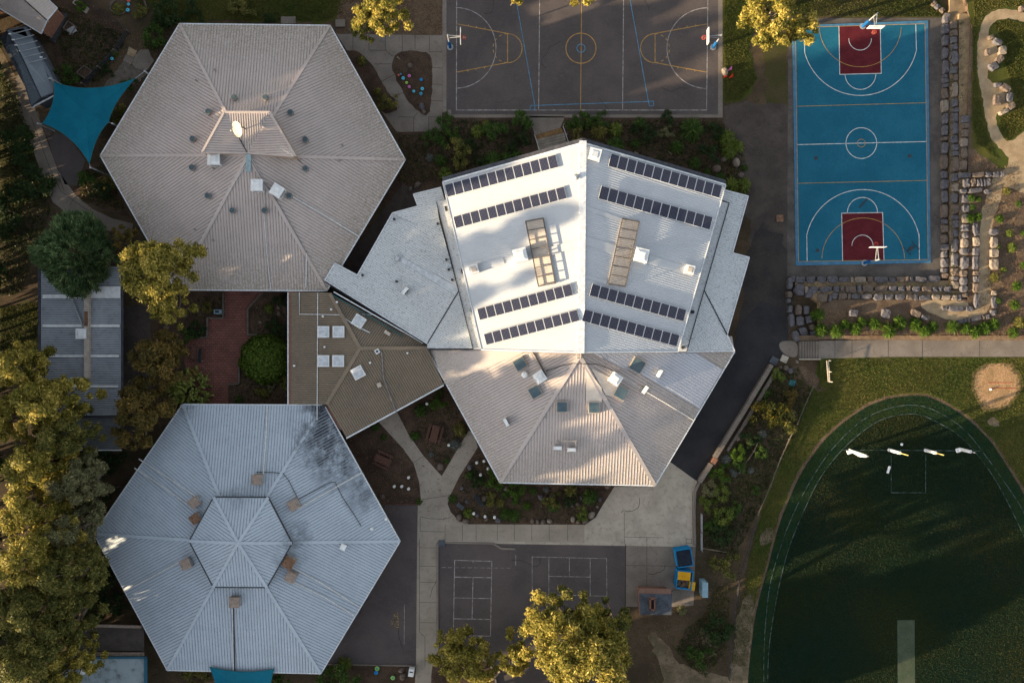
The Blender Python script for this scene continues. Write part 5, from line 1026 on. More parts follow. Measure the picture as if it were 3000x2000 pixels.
def hoop(label, x, y, face, court='m'):
    """x,y: pixel of the pole base; face: world angle towards the court"""
    q = P(x, y); t = thing('basketball_hoop', label, 'basketball hoop', (q[0], q[1], 0), 'basketball hoops on the two courts')
    fx, fy = math.cos(R(face)), math.sin(R(face)); sx, sy = -fy, fx; X, Y = q[0], q[1]
    b = MB(); b.tube([(X, Y, -.05), (X, Y, 3.9)], .08, 10); b.build('pole', M['galv'], t)
    b = MB(); b.tube([(X, Y, .05), (X, Y, 1.8)], .18, 12); b.build('pad', M['pad_blue'], t)
    b = MB(); b.cyl((X, Y, .0), .36, .09, 16); b.build('base', M['galv'], t)
    b = MB(); b.beam((X, Y, 3.75), (X + fx * 1.35, Y + fy * 1.35, 3.45), .07); b.beam((X, Y, 2.9), (X + fx * 1.3, Y + fy * 1.3, 3.2), .06); b.build('arm', M['galv'], t)
    c = (X + fx * 1.42, Y + fy * 1.42); b = MB(); b.box((c[0], c[1], 3.45), (.05, 1.7, .9), R(face)); bd = b.build('backboard', M['goal_white'], t)
    b = MB(); b.beam((c[0] + fx * .04 - sx * .3, c[1] + fy * .04 - sy * .3, 3.62), (c[0] + fx * .04 + sx * .3, c[1] + fy * .04 + sy * .3, 3.62), .05); b.build('target_mark', M['hoop_red'], bd)
    rc = (c[0] + fx * .38, c[1] + fy * .38); b = MB(); b.tube([(rc[0] + .23 * math.cos(a), rc[1] + .23 * math.sin(a), 3.05) for a in np.linspace(0, 6.283, 21)], .02, 6); b.build('rim', M['hoop_red'], t)
    b = MB()
    for k in range(10): a = k * .628; b.tube([(rc[0] + .22 * math.cos(a), rc[1] + .22 * math.sin(a), 3.03), (rc[0] + .12 * math.cos(a + .3), rc[1] + .12 * math.sin(a + .3), 2.65)], .01, 4)
    b.build('net', M['net'], t)
hoop('hoop with blue padded pole beside the garden-bed end of the grey court', 1319, 139, 0)
hoop('hoop with blue padded pole at the lawn end of the grey court', 2089, 139, 180)
hoop('hoop over the red key of the blue court beside the golden tree', 2527, 78, -90, 'b')
hoop('hoop over the red key at the terrace end of the blue court', 2532, 770, 90, 'b')
# football goal posts
for k, (x0, y0, h, pad, l) in enumerate([(2493, 1320, 4.6, 3.9, 'goal post with a loose sagging white wrap, at the driveway end of the goal line'), (2604, 1317, 4.6, 2.7, 'goal post brightly lit by the sun, with white pad and thin yellow top'), (2710, 1318, 4.1, 2.4, 'goal post in shade with a yellow top, third along the goal line'), (2812, 1315, 3.1, 2.2, 'goal post with white pad and plain grey top, farthest along the goal line')]):
    q = P(x0, y0); t = thing('goal_post', l, 'goal post', (q[0], q[1], 0), 'football goal posts on the oval'); X, Y = q[0], q[1]
    b = MB()
    if k == 0: b.tube([(X - .3, Y + .25, .2), (X, Y, .6), (X + .1, Y - .12, 2.2), (X + .05, Y - .05, pad)], [.06, .17, .26, .16], 12)
    else: b.tube([(X, Y, -.1), (X, Y, pad)], [.19, .18], 14)
    b.build('pad', M['goal_white'], t)
    b = MB(); b.tube([(X, Y, -.1), (X, Y, h)], [.06, .05], 8); b.build('post', M['pole_yellow'] if k in (1, 2) else M['galv'], t)
    if k in (0, 3): b = MB(); b.box((X - .25, Y - .1, .12), (.5, .45, .3), R(20)); b.build('socket', M['goal_white'], t)
q = P(2602, 1375); b = MB(); b.box((q[0], q[1], .1), (.22, .85, .18), R(-18)); tag(b.build('marker_board', M['goal_white']), 'small white board lying on the oval inside the goal square', 'board')
q = P(2641, 1301); b = MB(); b.cyl((q[0], q[1], 0), .1, .08, 12, r2=.17); b.cyl((q[0], q[1], .08), .17, .12, 12, r2=.08); tag(b.build('ball', M['goal_white']), 'small white ball on the grass behind the sunlit goal post', 'ball')
b = MB()
for y0 in (1054,): b.beam(P(2422, 1056, 1.35), P(2427, 1118, 1.2), .09, .06); b.beam(P(2427, 1057, .5), P(2431, 1120, .5), .08, .06); [b.beam(P(x, y, 0), (*P(x, y, 0)[:2], 1.25), .08) for x, y in ((2422, 1056), (2424, 1088), (2427, 1117))]
tag(b.build('handrail', M['cream']), 'cream timber handrail running down the grass bank from the footpath', 'handrail')
q = P(2902, 1140); b = MB(); b.cyl((q[0], q[1], 0), .14, .2, 10, r2=.07); tag(b.build('marker_cone', M['goal_white']), 'white marker on the sunlit dirt mound', 'marker')
for y, l in ((1121, 'thin red pole lying across the dirt mound farther from the goal posts'), (1137, 'thin red pole lying across the dirt mound beside the white marker')): b = MB(); b.beam(P(2892 + (y - 1121) * .5, y, .03), P(2968 + (y - 1121) * .5, y, .03), .028); tag(b.build('red_pole', M['hoop_red']), l, 'pole')

def table(label, x, y, rz, L=2.0):
    q = P(x, y, .75); t = thing('picnic_table', label, 'picnic table', (q[0], q[1], 0), 'picnic tables in the courtyard beds', R(rz))
    b = MB(); [b.box((0, (i - 2) * .17, .74), (L, .15, .045)) for i in range(5)]; b.build('table_top', M['wood_red'], t)
    for s in (-1, 1): b = MB(); [b.box((0, s * (.68 + j * .14), .44), (L, .12, .045)) for j in (0, 1)]; b.build('bench_seat', M['wood_red'], t)
    for s in (-1, 1):
        b = MB(); b.beam((s * L * .36, -.3, .72), (s * L * .36, -.6, 0), .08); b.beam((s * L * .36, .3, .72), (s * L * .36, .6, 0), .08); b.beam((s * L * .36, -.8, .40), (s * L * .36, .8, .40), .07); b.build('leg', M['wood_old'], t)
table('brown picnic table on bare mulch beside the blue-grey roof edge', 1121, 1348, -25)
table('dark brown picnic table between the two concrete paths near the silver bush', 1273, 1271, -105)
table('small old picnic table in the conifer-side corner of the brick courtyard', 570, 1032, 80, 1.5)
def bench(label, x, y, rz, m='wood_old', L=1.6):
    q = P(x, y); t = thing('garden_bench', label, 'bench', (q[0], q[1], 0), None, R(rz))
    b = MB(); [b.box((0, i * .13 - .13, .45), (L, .11, .04)) for i in range(3)]; b.build('seat', M[m], t)
    b = MB(); [b.box((0, .26, .6 + i * .14), (L, .04, .11)) for i in range(2)]; b.build('backrest', M[m], t)
    for s in (-1, 1): b = MB(); b.box((s * L * .42, 0, .21), (.08, .42, .44)); b.build('leg', M['galv'], t)
bench('teal slatted bench against the shrubs at the end of the grey court path', 1210, 380, 0, 'teal', 1.9)
bench('dark narrow bench lying among stones in the bed below the pink roof', 1402, 1463, -55, 'tarp', 1.7)
bench('short blue-grey bench at the path corner of the lower stone bed', 1349, 1481, -38, 'slate', .9)
bench('small green bench in front of the boulders in the lower stone bed', 1579, 1504, 0, 'teal', .8)
bench('dark timber bench by the old picnic table on the red paving', 590, 1040, 90, 'tarp', 1.6)
def bin_(label, x, y, lid, rz=0):
    q = P(x, y, .5); t = thing('wheelie_bin', label, 'bin', (q[0], q[1], 0), 'wheelie bins in a row beside the brick hut', R(rz))
    b = MB(); b.hull([(-.22, -.25, .06), (.22, -.25, .06), (.22, .25, .06), (-.22, .25, .06)], [(-.29, -.33, 1.0), (.29, -.33, 1.0), (.29, .33, 1.0), (-.29, .33, 1.0)]); b.build('body', M['bin_dark'], t)
    b = MB(); b.box((0, 0, 1.04), (.66, .76, .09), top=.9); b.build('lid', M[lid], t)
    b = MB(); b.beam((-.25, .4, .98), (.25, .4, .98), .05); b.build('handle', M['bin_dark'], t)
    for s in (-1, 1): b = MB(); b.tube([(s * .2, .28, .1), (s * .27, .28, .1)], .1, 12); b.build('wheel', M['dark'], t)
bin_('dark green wheelie bin at the tennis grid end of the three bins', 1808, 1745, 'bin_dark')
bin_('wheelie bin with a yellow lid, between the two dark ones', 1833, 1744, 'lid_yellow')
bin_('dark wheelie bin closest to the brick hut', 1855, 1749, 'bin_dark')
def skip(label, x, y, rz, w, l, opened):
    q = P(x, y, .8); t = thing('rubbish_skip', label, 'skip bin', (q[0], q[1], 0), 'large skips on the concrete by the brick hut', R(rz)); h = 1.5; b = MB(); k = .06
    for cx, cy, sx, sy in ((-w / 2, 0, k, l), (w / 2, 0, k, l), (0, -l / 2, w, k), (0, l / 2, w, k)): b.box((cx, cy, .15 + h / 2), (sx + .001, sy, h))
    b.box((0, 0, .2), (w, l, .06)); b.beam((w / 2 + .08, -l / 2, h * .7), (w / 2 + .08, l / 2, h * .7), .14, .5); b.build('body', M['skip_blue'], t)
    b = MB()
    for s in (-1, 1): b.beam((s * (w / 2 + .02), -l / 2, h + .14), (s * (w / 2 + .02), l / 2, h + .14), .1, .08); b.beam((-w / 2, s * (l / 2), h + .145), (w / 2, s * (l / 2), h + .145), .1, .08)
    b.build('top_rim', M['skip_blue'], t)
    if opened:
        b = MB(); b.box((-.12, l * .24, h + .24), (w * .84, l * .46, .05)); [b.box((-.12, l * .24 + (i - 2) * .2, h + .29), (w * .84, .07, .05)) for i in range(5)]; b.build('lid', M['lid_yellow'], t)
        b = MB(); b.hull([(w * .32, -l * .5, h + .05), (w * .80, -l * .62, h - .3), (w * .82, -l * .12, h - .3), (w * .35, -l * .06, h + .05)], [(w * .32, -l * .5, h + .11), (w * .80, -l * .62, h - .24), (w * .82, -l * .12, h - .24), (w * .35, -l * .06, h + .11)]); b.build('lid', M['lid_yellow'], t)
        r = random.Random(4); b = MB(); [b.box((r.uniform(-w * .36, w * .36), r.uniform(-l * .42, l * .05), h * .62 + r.uniform(0, .25)), (r.uniform(.3, .8), r.uniform(.15, .45), .07), r.uniform(0, 3)) for i in range(12)]; o = b.build('cardboard_heap', M['card']); o.location = (0, 0, 0)
        off = WLOC[o.name]; o.data.transform(__import__('mathutils').Matrix.Translation(off)); o.location = (q[0], q[1], 0); o.rotation_euler = (0, 0, R(rz)); tag(o, 'jumble of flattened brown cardboard inside the open skip', 'cardboard', kind='stuff')
    else:
        b = MB(); b.box((-.05, 0, h + .2), (w * .88, l * .88, .08)); [b.box((-.05 + (i - 4) * .19, 0, h + .26), (.06, l * .86, .05)) for i in range(9)]; b.build('cover', M['skip_dark'], t)
skip('blue skip closed with a dark ribbed cover, closer to the apron', 2000, 1628, 9, 1.7, 1.95, False)
skip('blue skip with yellow lids, one flung open over cardboard', 2001, 1692, -6, 1.7, 2.0, True)
q = P(2060, 1720, .8); t = thing('storage_cabinet', 'pale blue metal cabinet standing on dirt beside the skips', 'cabinet', (q[0], q[1], 0)); b = MB(); b.box((q[0], q[1], .85), (.6, 1.65, 1.8)); b.build('body', M['pale_blue'], t); b = MB(); b.box((q[0], q[1], 1.79), (.66, 1.7, .06)); b.build('lid', M['pale_blue'], t); b = MB(); b.box((q[0] - .31, q[1], .9), (.03, .04, 1.5)); b.build('door_seam', M['dark'], t)
q = P(636, 913, .8); t = thing('garden_heater', 'pale metal garden unit on the mulch at the stepped courtyard edging', 'cabinet', (q[0], q[1], 0)); b = MB(); b.box((q[0], q[1], .4), (.75, .5, .8)); b.build('casing', M['pale_blue'], t); b = MB(); b.box((q[0], q[1], .83), (.45, .3, .06)); b.build('lid', M['dark'], t)
q = P(1205, 1968, .6); t = thing('garden_cabinet', 'white garden cabinet with a dark slot at the end of the lower mulch bed', 'cabinet', (q[0], q[1], 0), None, R(-8)); b = MB(); b.box((0, 0, .4), (.6, .85, .85)); b.build('casing', M['white_metal'], t); b = MB(); b.box((0, .1, .84), (.4, .12, .03)); b.build('slot', M['dark'], t)
for x, y, s, c, l in ((2267, 1056, .85, 'slate', 'dark square hatch lid at the top of the retaining wall by the driveway'), (2297, 1051, .8, 'concrete_pale', 'pale square slab between the hatch lid and the concrete steps'), (2320, 1121, .7, 'teal', 'teal utility box in the garden slope below the steps'), (1294, 1591, .75, 'slate', 'grey grated drain at the corner of the tennis grid asphalt'), (2284, 640, .8, 'rust', 'rusty drain grate in the dirt track beside the blue court')):
    q = P(x, y); b = MB(); b.box((q[0], q[1], .06), (s, s, .16), R({2267: -30, 2297: -25, 2320: -20}.get(x, 0))); tag(b.build('utility_box' if x == 2320 else 'drain_cover', M[c]), l, 'cover')
# painted stumps and toadstools
def stump(x, y, col, label, r=.22, grp=None, h=.32):
    q = P(x, y); t = thing('painted_stump', label, 'stump', (q[0], q[1], 0), grp); b = MB(); b.cyl((q[0], q[1], 0), r * .9, h, 12); b.build('post', M['wood_old'], t)
    b = MB(); b.cyl((q[0], q[1], h), r, .05, 14, r2=r * .8); b.build('top', M[col], t); b = MB(); b.cyl((q[0], q[1], h + .04), r * .3, .025, 10); b.build('centre', M['p_navy'] if col != 'p_navy' else M['p_pink'], t)
G = 'painted stumps in the teardrop bed'
for a in [(1169, 223, 'p_orange', 'orange painted stump at the narrow edge of the teardrop bed', .13), (1175, 220, 'p_teal2', 'tiny teal stump next to the orange one', .11), (1182, 232, 'p_cyan', 'pale blue stump just below the orange one in the teardrop bed', .2), (1200, 225, 'p_pink', 'pink stump highest in the teardrop bed', .19), (1192, 245, 'p_lime', 'lime green stump in the teardrop bed', .16), (1200, 257, 'p_pink', 'pink stump just below the lime green one', .17), (1213, 270, 'p_cyan', 'small pale blue stump at the lower path-side edge of the group', .17), (1235, 236, 'p_blue', 'deep blue stump at the court side of the teardrop bed', .19), (1238, 263, 'p_cyan', 'turquoise stump midway on the court side of the teardrop bed', .2), (1234, 277, 'p_teal2', 'teal blue stump lowest in the teardrop bed', .2)]: stump(*a, grp=G)
for a in [(380, 5, 'p_orange', 'orange stump by the looped garden border at the top', .2), (380, 16, 'p_cyan', 'pale blue stump between the two loops of the garden border', .18), (378, 33, 'p_cyan', 'larger pale blue stump below the others by the looped border', .22), (332, 175, 'p_cyan', 'blue ring-topped stump beside the dark fence end', .2), (1106, 1954, 'p_greenp', 'green toadstool stump nearer the playground kerb', .28), (1152, 1981, 'p_greenp', 'green toadstool stump farther from the playground kerb', .26), (1103, 1966, 'p_blue', 'blue stump touching the green toadstool stump', .24)]: stump(*a)
G = 'white painted stumps in the courtyard beds'
for a in [(1197, 1398, 'white stump nearest the picnic table in the bare mulch bed'), (1155, 1424, 'white stump closest to the blue-grey roof in the bare mulch bed'), (1177, 1424, 'white stump in the middle of three in the bare mulch bed'), (1197, 1431, 'white stump nearest the path kerb in the bare mulch bed'), (1397, 1354, 'white stump beside the path below the pink roof'), (1418, 1350, 'white stump closest to the pink roof gutter'), (1430, 1372, 'white stump under the pink gutter above the bright bush'), (1408, 1390, 'white stump at the top of the dark shrub in the stone bed'), (1388, 1503, 'white stump beside the boulder at the path corner'), (1421, 1512, 'tall oval white stump along the lower path edge'), (1449, 1514, 'white stump farthest along the lower path edge'), (1251, 1182, 'white stump between the two shrubs by the link building'), (1315, 1303, 'small pale stump beside the silver bush')]:
    q = P(a[0], a[1], .3); t = thing('white_stump', a[2], 'stump', (q[0], q[1], 0), G); b = MB(); b.cyl((q[0], q[1], 0), .15, .5, 10); b.build('post', M['p_white'], t); b = MB(); b.cyl((q[0], q[1], .5), .17, .06, 10, r2=.1); b.build('top', M['p_white'], t)
# fences, walls, small garden structures
def fence(name, label, pts, h, m, w=.08, post=2.0, pm='wood_old'):
    q = [P(*p) for p in pts]; t = thing(name, label, 'fence', q[0]); b = MB()
    for i in range(len(q) - 1):
        for zz in np.linspace(.25, h - .08, max(2, int(h / .3))): b.beam((*q[i][:2], zz), (*q[i + 1][:2], zz), w * .5, .1)
    b.build('rails', M[m], t)
    for i in range(len(q) - 1):
        L = (Vector(q[i + 1]) - Vector(q[i])).length; n = max(1, int(L / post))
        for k in range(n + (i == len(q) - 2)): p = Vector(q[i]).lerp(Vector(q[i + 1]), k / n); b = MB(); b.box((p.x, p.y, h / 2), (w * 1.3, w * 1.3, h + .1)); b.build('post', M[pm], t)
fence('garden_fence', 'dark low fence from the top edge to the bend above the shade sail', [(232, -10), (345, 72), (381, 96)], 1.1, 'tarp')
fence('garden_fence', 'dark slatted fence running from its bend down towards the blue shade sail', [(381, 97), (345, 155), (252, 252)], 1.1, 'tarp', .14)
fence('garden_fence', 'thin timber edging fence between the oval bank and the garden slope', [(2381, 1130), (2360, 1175), (2333, 1240), (2310, 1285), (2285, 1340), (2255, 1420), (2220, 1500)], .5, 'wood_old', .08, 3)
fence('garden_fence', 'dark thin fence along the dirt path beside the playing oval', [(2218, 1505), (2178, 1645), (2165, 1680), (2150, 1790), (2140, 1900), (2134, 1985)], .7, 'dark', .06, 3)
fence('garden_fence', 'pale timber rail fence stepping through the garden slope', [(2226, 1275), (2206, 1320), (2163, 1382)], .5, 'wood_old', .12, 2)
fence('garden_fence', 'grey rail fence beside the apron and the green shrubs', [(2052, 1500), (2052, 1610)], 1.0, 'galv', .08, 1.5)
fence('garden_fence', 'low grey fence behind the long low block', [(232, 1318), (236, 1400), (262, 1424), (352, 1424)], .6, 'wood_old', .12, 2)
def wall_(label, pts, w, h, m):
    t = thing('retaining_wall', label, 'wall', P(*pts[0])); b = MB(); q = W2(pts, h)
    for i in range(len(q) - 1): b.beam((*q[i][:2], h / 2), (*q[i + 1][:2], h / 2 + .003 * i), w, h)
    b.build('wall_body', M[m], t); b = MB()
    for i in range(len(q) - 1):
        L = (Vector(q[i + 1]) - Vector(q[i])).length; n = int(L / .45); d = (Vector(q[i + 1]) - Vector(q[i])).normalized()
        for k in range(n): p = Vector(q[i]).lerp(Vector(q[i + 1]), (k + .5) / n); b.box((p.x, p.y, h + .04), (L / n - .03, w + .06, .08), math.atan2(d.y, d.x))
    b.build('capping', M[m], t)
wall_('long grey block retaining wall along the outer side of the dark driveway', [(2261, 1068), (2180, 1203), (2095, 1340)], .42, .7, 'concrete_old')
wall_('short grey block wall beyond the gap at the driveway foot', [(2084, 1358), (2062, 1392), (2050, 1412)], .42, .7, 'concrete_old')
wall_('low rounded kerb wall curving beside the pale apron', [(2049, 1412), (2036, 1440), (2034, 1510), (2036, 1598)], .2, .25, 'concrete_old')
q = P(2093, 1350, .7); b = MB(); b.box((q[0], q[1], .4), (.7, .5, .8), R(58)); tag(b.build('wall_pier', M['brick']), 'reddish pier between the two driveway retaining walls', 'pier')
b = MB(); b.beam(P(2272, 1085, .3), P(2178, 1243, .3), .4, .5); b.beam(P(2178, 1243, .3), P(2130, 1320, .3), .3, .4); tag(b.build('timber_sleeper_wall', M['wood_old']), 'dark sleeper wall on the garden side of the driveway retaining wall', 'wall')
# deck and steps at the hall's north side
sheet('path', [(1548, 340), (1655, 342), (1640, 378), (1568, 398)], AS + Z, M['concrete_old'])
q = [P(x, y, .15) for x, y in ((1568, 396), (1643, 374), (1652, 388), (1570, 409))]; b = MB(); b.prism([a[:2] for a in q], 0, .12); tag(b.build('door_mat', M['mat_tan']), 'tan coir mat at the top of the grey deck', 'mat')
t = thing('timber_deck', 'weathered grey timber deck with two pale rails reaching under the white hall eave', 'deck', P(1615, 425)); b = MB()
for i in range(7): y = i * 8.2; b.prism([P(x, yy, .3)[:2] for x, yy in ((1571 + i * 1.6, 409 + y * .93), (1653 + i * 1.9, 389 + y * .93), (1654.6 + i * 1.9, 395.6 + y * .93), (1572.5 + i * 1.6, 416 + y * .93))], .05, .3)
b.build('boards', M['deck'], t)
for x0, y0, x1, y1 in ((1566, 394, 1584, 452), (1650, 371, 1668, 425)): b = MB(); b.beam(P(x0, y0, 1.05), P(x1, y1, 1.05), .07); [b.beam(P(x0 + (x1 - x0) * f, y0 + (y1 - y0) * f, 0), (*P(x0 + (x1 - x0) * f, y0 + (y1 - y0) * f, 0)[:2], 1.05), .06) for f in (0, .5, 1)]; b.build('handrail', M['galv'], t)
# small garden things at the top corner
for pts, l, fillm in ([(213, 8), (222, -2), (256, 22), (247, 36)], 'pale-edged raised bed of leafy greens at the top of the garden', None), ([(184, 82), (198, 62), (222, 78), (208, 100)], 'empty square timber bed frame beside the decorated shed wall', None), ([(224, 212), (246, 192), (268, 208), (250, 232)], 'dark square timber bed frame near the shade sail', None):
    t = thing('raised_bed', l, 'planter', P(pts[0][0], pts[0][1]), 'raised garden beds'); b = MB(); q = W2(pts, .4)
    for i in range(4): b.beam((*q[i][:2], .2), (*q[(i + 1) % 4][:2], .203), .1, .4)
    b.build('frame', M['concrete_pale' if pts[0][0] == 213 else 'wood_old'], t); b = MB(); b.prism([a[:2] for a in shrink(q, .1)], 0, .3); b.build('soil', M['mulch'], t)
    if pts[0][0] == 213: shrub(236, 14, 17, 'mat of leafy greens filling the pale raised bed', 'bush', 'leaf_bright', name='leafy_greens', z=.3, hf=.4)
for x, y, rz, l in ((176, 56, -25, 'grey slatted pallet bench against the decorated shed wall'), (215, 92, -60, 'pale slatted pallet lying by the empty bed frame')):
    q = P(x, y); t = thing('pallet', l, 'pallet', (q[0], q[1], 0), None, R(rz)); b = MB(); [b.box(((i - 2) * .15, 0, .32), (.12, .95, .04)) for i in range(5)]; b.build('slats', M['galv'], t); b = MB(); [b.box((0, s * .4, .15), (.7, .08, .3)) for s in (-1, 1)]; b.build('frame', M['wood_old'], t)
r = random.Random(5); t = thing('mosaic_wall', 'dark end wall of the pale pink shed dotted with small coloured discs', 'wall', P(150, 80))
b = MB(); b.prism([P(x, y, 1.2)[:2] for x, y in ((124, 100), (138, 62), (166, 26), (184, 32), (168, 70), (146, 116))], 0, .35); b.build('base', M['dark'], t)
for col, n in (('p_orange', 5), ('p_cyan', 8), ('p_greenp', 7), ('cream', 12)):
    b = MB()
    for i in range(n): f = r.random(); g = r.random(); x = 130 + f * 38 + g * 12; y = 98 - f * 62 + g * 8; q = P(x, y, .4); b.cyl((q[0], q[1], .35), r.uniform(.09, .17), .05, 8)
    b.build('discs', M[col], t)
for pts, l, mm in ([(378, 138), (402, 150), (394, 170), (372, 160)], 'tan flagstone at the corner of the patio near the pinkish roof', 'sand'), ([(370, 160), (392, 171), (384, 190), (360, 178)], 'grey flagstone joined below the tan one', 'concrete_old'), ([(392, 168), (412, 146), (436, 146), (443, 166), (452, 178), (430, 208), (398, 200), (386, 188)], 'broad rounded flagstone beside the pinkish roof edge', 'concrete_old'):
    b = MB(); b.prism([a[:2] for a in W2(pts)], 0, .05); tag(b.build('flagstone', M[mm]), l, 'paving stone', 'patio flagstones')
sheet('gravel', [(300, 260), (360, 180), (430, 210), (410, 240), (330, 262)], Z * 1.7, mat('gravel', (.10, .085, .07), (.14, .12, .10), 2, fine=.4, fs=10), kind='structure', rg=2)
for pts, l in (([(320, 22), (326, 8), (345, -5), (320, 22), (335, 40), (365, 44), (378, 20)], 'pale curved edging round the looped garden bed farther from the shrubs'), ([(425, -8), (423, 3), (432, 25), (430, 45), (410, 54), (390, 42)], 'pale curved edging round the looped bed beside the dark shrubs')):
    b = MB(); q = W2(smoothpoly(pts, 2, False)); [b.beam((*q[i][:2], .08), (*q[i + 1][:2], .08), .14, .18) for i in range(len(q) - 1)]; tag(b.build('garden_edging', M['stone_tan']), l, 'edging')
q = P(998, 70); b = MB(); b.box((q[0], q[1], .12), (1.1, .85, .25)); tag(b.build('concrete_slab', M['concrete_old']), 'small square concrete slab in the mulch beside the golden-topped tree', 'slab')
q = P(845, 60); b = MB(); b.box((q[0], q[1], .05), (1.7, .8, .1)); tag(b.build('concrete_slab', M['concrete_old']), 'small rectangular slab against the upper gutter of the pinkish roof', 'slab')
# red crane-like play pieces on the lawn
for x, y, l, cm in ((2125, 205, 'pale rounded rock against the grey court kerb', None), (2138, 203, 'pink and red toy on the lawn beside the pale rock', 'p_pink'), (2124, 224, 'red toy lying at the court kerb on the lawn', 'hoop_red'), (2141, 225, 'red toy farthest onto the lawn', 'hoop_red')):
    q = P(x, y)
    if cm is None: continue
    b = MB(); b.tube([(q[0] - .2, q[1] - .2, .1), (q[0], q[1], .2), (q[0] + .2, q[1] + .25, .1)], .07, 6); b.cyl((q[0] + .1, q[1], 0), .13, .2, 8); tag(b.build('toy', M[cm]), l, 'toy')
# satellite dish and aerial
q = F1['N'].at(705, 377, 0); q = Vector(P(700, 378, 8.4)); t = thing('satellite_dish', 'large white satellite dish on a mast beside the raised centre of the pinkish roof', 'satellite dish', (q.x + .4, q.y + .3, 7.0))
b = MB(); ax = Vector((-.62, -.35, .70)).normalized(); u = ax.cross(Vector((0, 0, 1))).normalized(); v = ax.cross(u); n = 20
rg = [[q + (u * math.cos(2 * math.pi * k / n) + v * math.sin(2 * math.pi * k / n)) * (.85 * f) + ax * (.22 * f * f) for k in range(n)] for f in (.02, .35, .7, 1)]
for i in range(3):
    for k in range(n): b.face([rg[i][k], rg[i][(k + 1) % n], rg[i + 1][(k + 1) % n], rg[i + 1][k]])
b.build('dish', M['cream'], t, smooth=True); b = MB(); b.tube([(q.x + .4, q.y + .3, 6.6), (q.x + .35, q.y + .25, 8.2), q], .06, 8); b.build('mast', M['dark'], t)
b = MB(); b.tube([q + u * .7 + ax * .2, q + ax * .9], .025, 6); b.tube([q + ax * .85, q + ax * 1.02], .07, 8); b.build('feed_arm', M['cream'], t)
q = Vector(P(862, 458, 9.2)); t = thing('tv_aerial', 'thin metal antenna with cross bars at the corner of the raised centre', 'antenna', (q.x, q.y, 6)); b = MB(); b.tube([(q.x, q.y, 5.6), (q.x, q.y, 9.4)], .035, 6); b.build('mast', M['dark'], t)
b = MB(); d = Vector((-.86, .52, 0)); s = Vector((.52, .86, 0)); b.tube([q, q + d * 2.1], .025, 5); b.build('boom', M['galv'], t)
for k in range(8): b = MB(); c = q + d * (.3 + k * .24); L = .48 - k * .03; b.tube([c - s * L, c + s * L], .014, 4); b.build('element', M['galv'], t)
b = MB(); p = [P(721, 398, 8.0), P(732, 420, 8), P(770, 460, 7.0), P(842, 490, 6.6), P(874, 462, 6.5)]; b.tube(p, .03, 5); tag(b.build('aerial_cable', M['cream']), 'loose cream cable looping from the satellite dish to the aerial', 'cable')
# stones
def stone(x, y, w, l, rz, z0, h, label, m, grp, name='stone_block', seed=0, block=True, cat='stone'):
    r = random.Random(seed); q = P(x, y, z0 + h); t = MB(); n = 4 if block else 8; lo, hi = [], []
    cs = [(-1, -1), (1, -1), (1, 1), (-1, 1)] if block else [(math.cos(i * .785), math.sin(i * .785)) for i in range(8)]
    base = [(c[0] * w / 2 * r.uniform(.86, 1.03), c[1] * l / 2 * r.uniform(.86, 1.03)) for c in cs]
    if block:   # cut corners
        nb = []
        for i in range(4):
            a, c, e = base[i - 1], base[i], base[(i + 1) % 4]; f = r.uniform(.06, .34); g = r.uniform(.06, .30); nb += [(c[0] + (a[0] - c[0]) * f, c[1] + (a[1] - c[1]) * f), (c[0] + (e[0] - c[0]) * g, c[1] + (e[1] - c[1]) * g)]
        base = nb
    ca, sa = math.cos(R(rz)), math.sin(R(rz)); tf = lambda p, k, z: (q[0] + (p[0] * ca - p[1] * sa) * k, q[1] + (p[0] * sa + p[1] * ca) * k, z)
    lv = [(1.0, z0 - .1), (1.02, z0 + h * .55), (.95, z0 + h * .85), (.84, z0 + h)] if block else [(1.0, z0 - .1), (.98, z0 + h * .4), (.8, z0 + h * .8), (.4, z0 + h)]
    lay = [[tf(p, k * r.uniform(.97, 1.03), z + r.uniform(-.06, .06)) for p in base] for k, z in lv]; K = len(base)
    for i in range(3):
        for j in range(K): t.face([lay[i][j], lay[i][(j + 1) % K], lay[i + 1][(j + 1) % K], lay[i + 1][j]])
    c = tf((0, 0), 1, lv[-1][1] + .03)
    for j in range(K): t.face([lay[3][j], lay[3][(j + 1) % K], c])
    o = t.build(name, M[m]); return tag(o, label, cat, grp)
TON = {'stone_grey': 'grey', 'stone_tan': 'tan', 'stone_pale': 'pale'}
GS = 'rough stone blocks of the terraces round the blue court'
def row(p0, p1, w, n, z0, h, desc, frm, seed, pale=.12):
    r = random.Random(seed); L = math.hypot(p1[0] - p0[0], p1[1] - p0[1]); cuts = [0]; ws = [r.choice((.5, .75, 1, 1.25, 1.6)) * r.uniform(.9, 1.1) for _ in range(n)]; s = sum(ws); a = 0; vert = abs(p1[1] - p0[1]) > abs(p1[0] - p0[0])
    ang = math.degrees(math.atan2(-(p1[1] - p0[1]), p1[0] - p0[0])) - 90
    for i in range(n):
        f = (a + ws[i] / 2) / s; a += ws[i]; l = L * ws[i] / s; m = r.choices(['stone_grey', 'stone_tan', 'stone_pale'], [.72, .28 - pale * .6, pale * .6])[0]
        stone(p0[0] + (p1[0] - p0[0]) * f + r.gauss(0, .8), p0[1] + (p1[1] - p0[1]) * f + r.gauss(0, .6), m_(w) * r.uniform(.82, 1.15), m_(l) * r.uniform(.86, .98), ang + r.gauss(0, 4), z0, h * r.uniform(.92, 1.05), f'{TON[m]} stone block, {ORD[i + 1]} from the {frm}, {desc}', m, GS, seed=seed * 100 + i)
row((2774, 36), (2771, 410), 19, 13, 0, .5, 'upper half of the court-side row', 'golden tree end', 11)
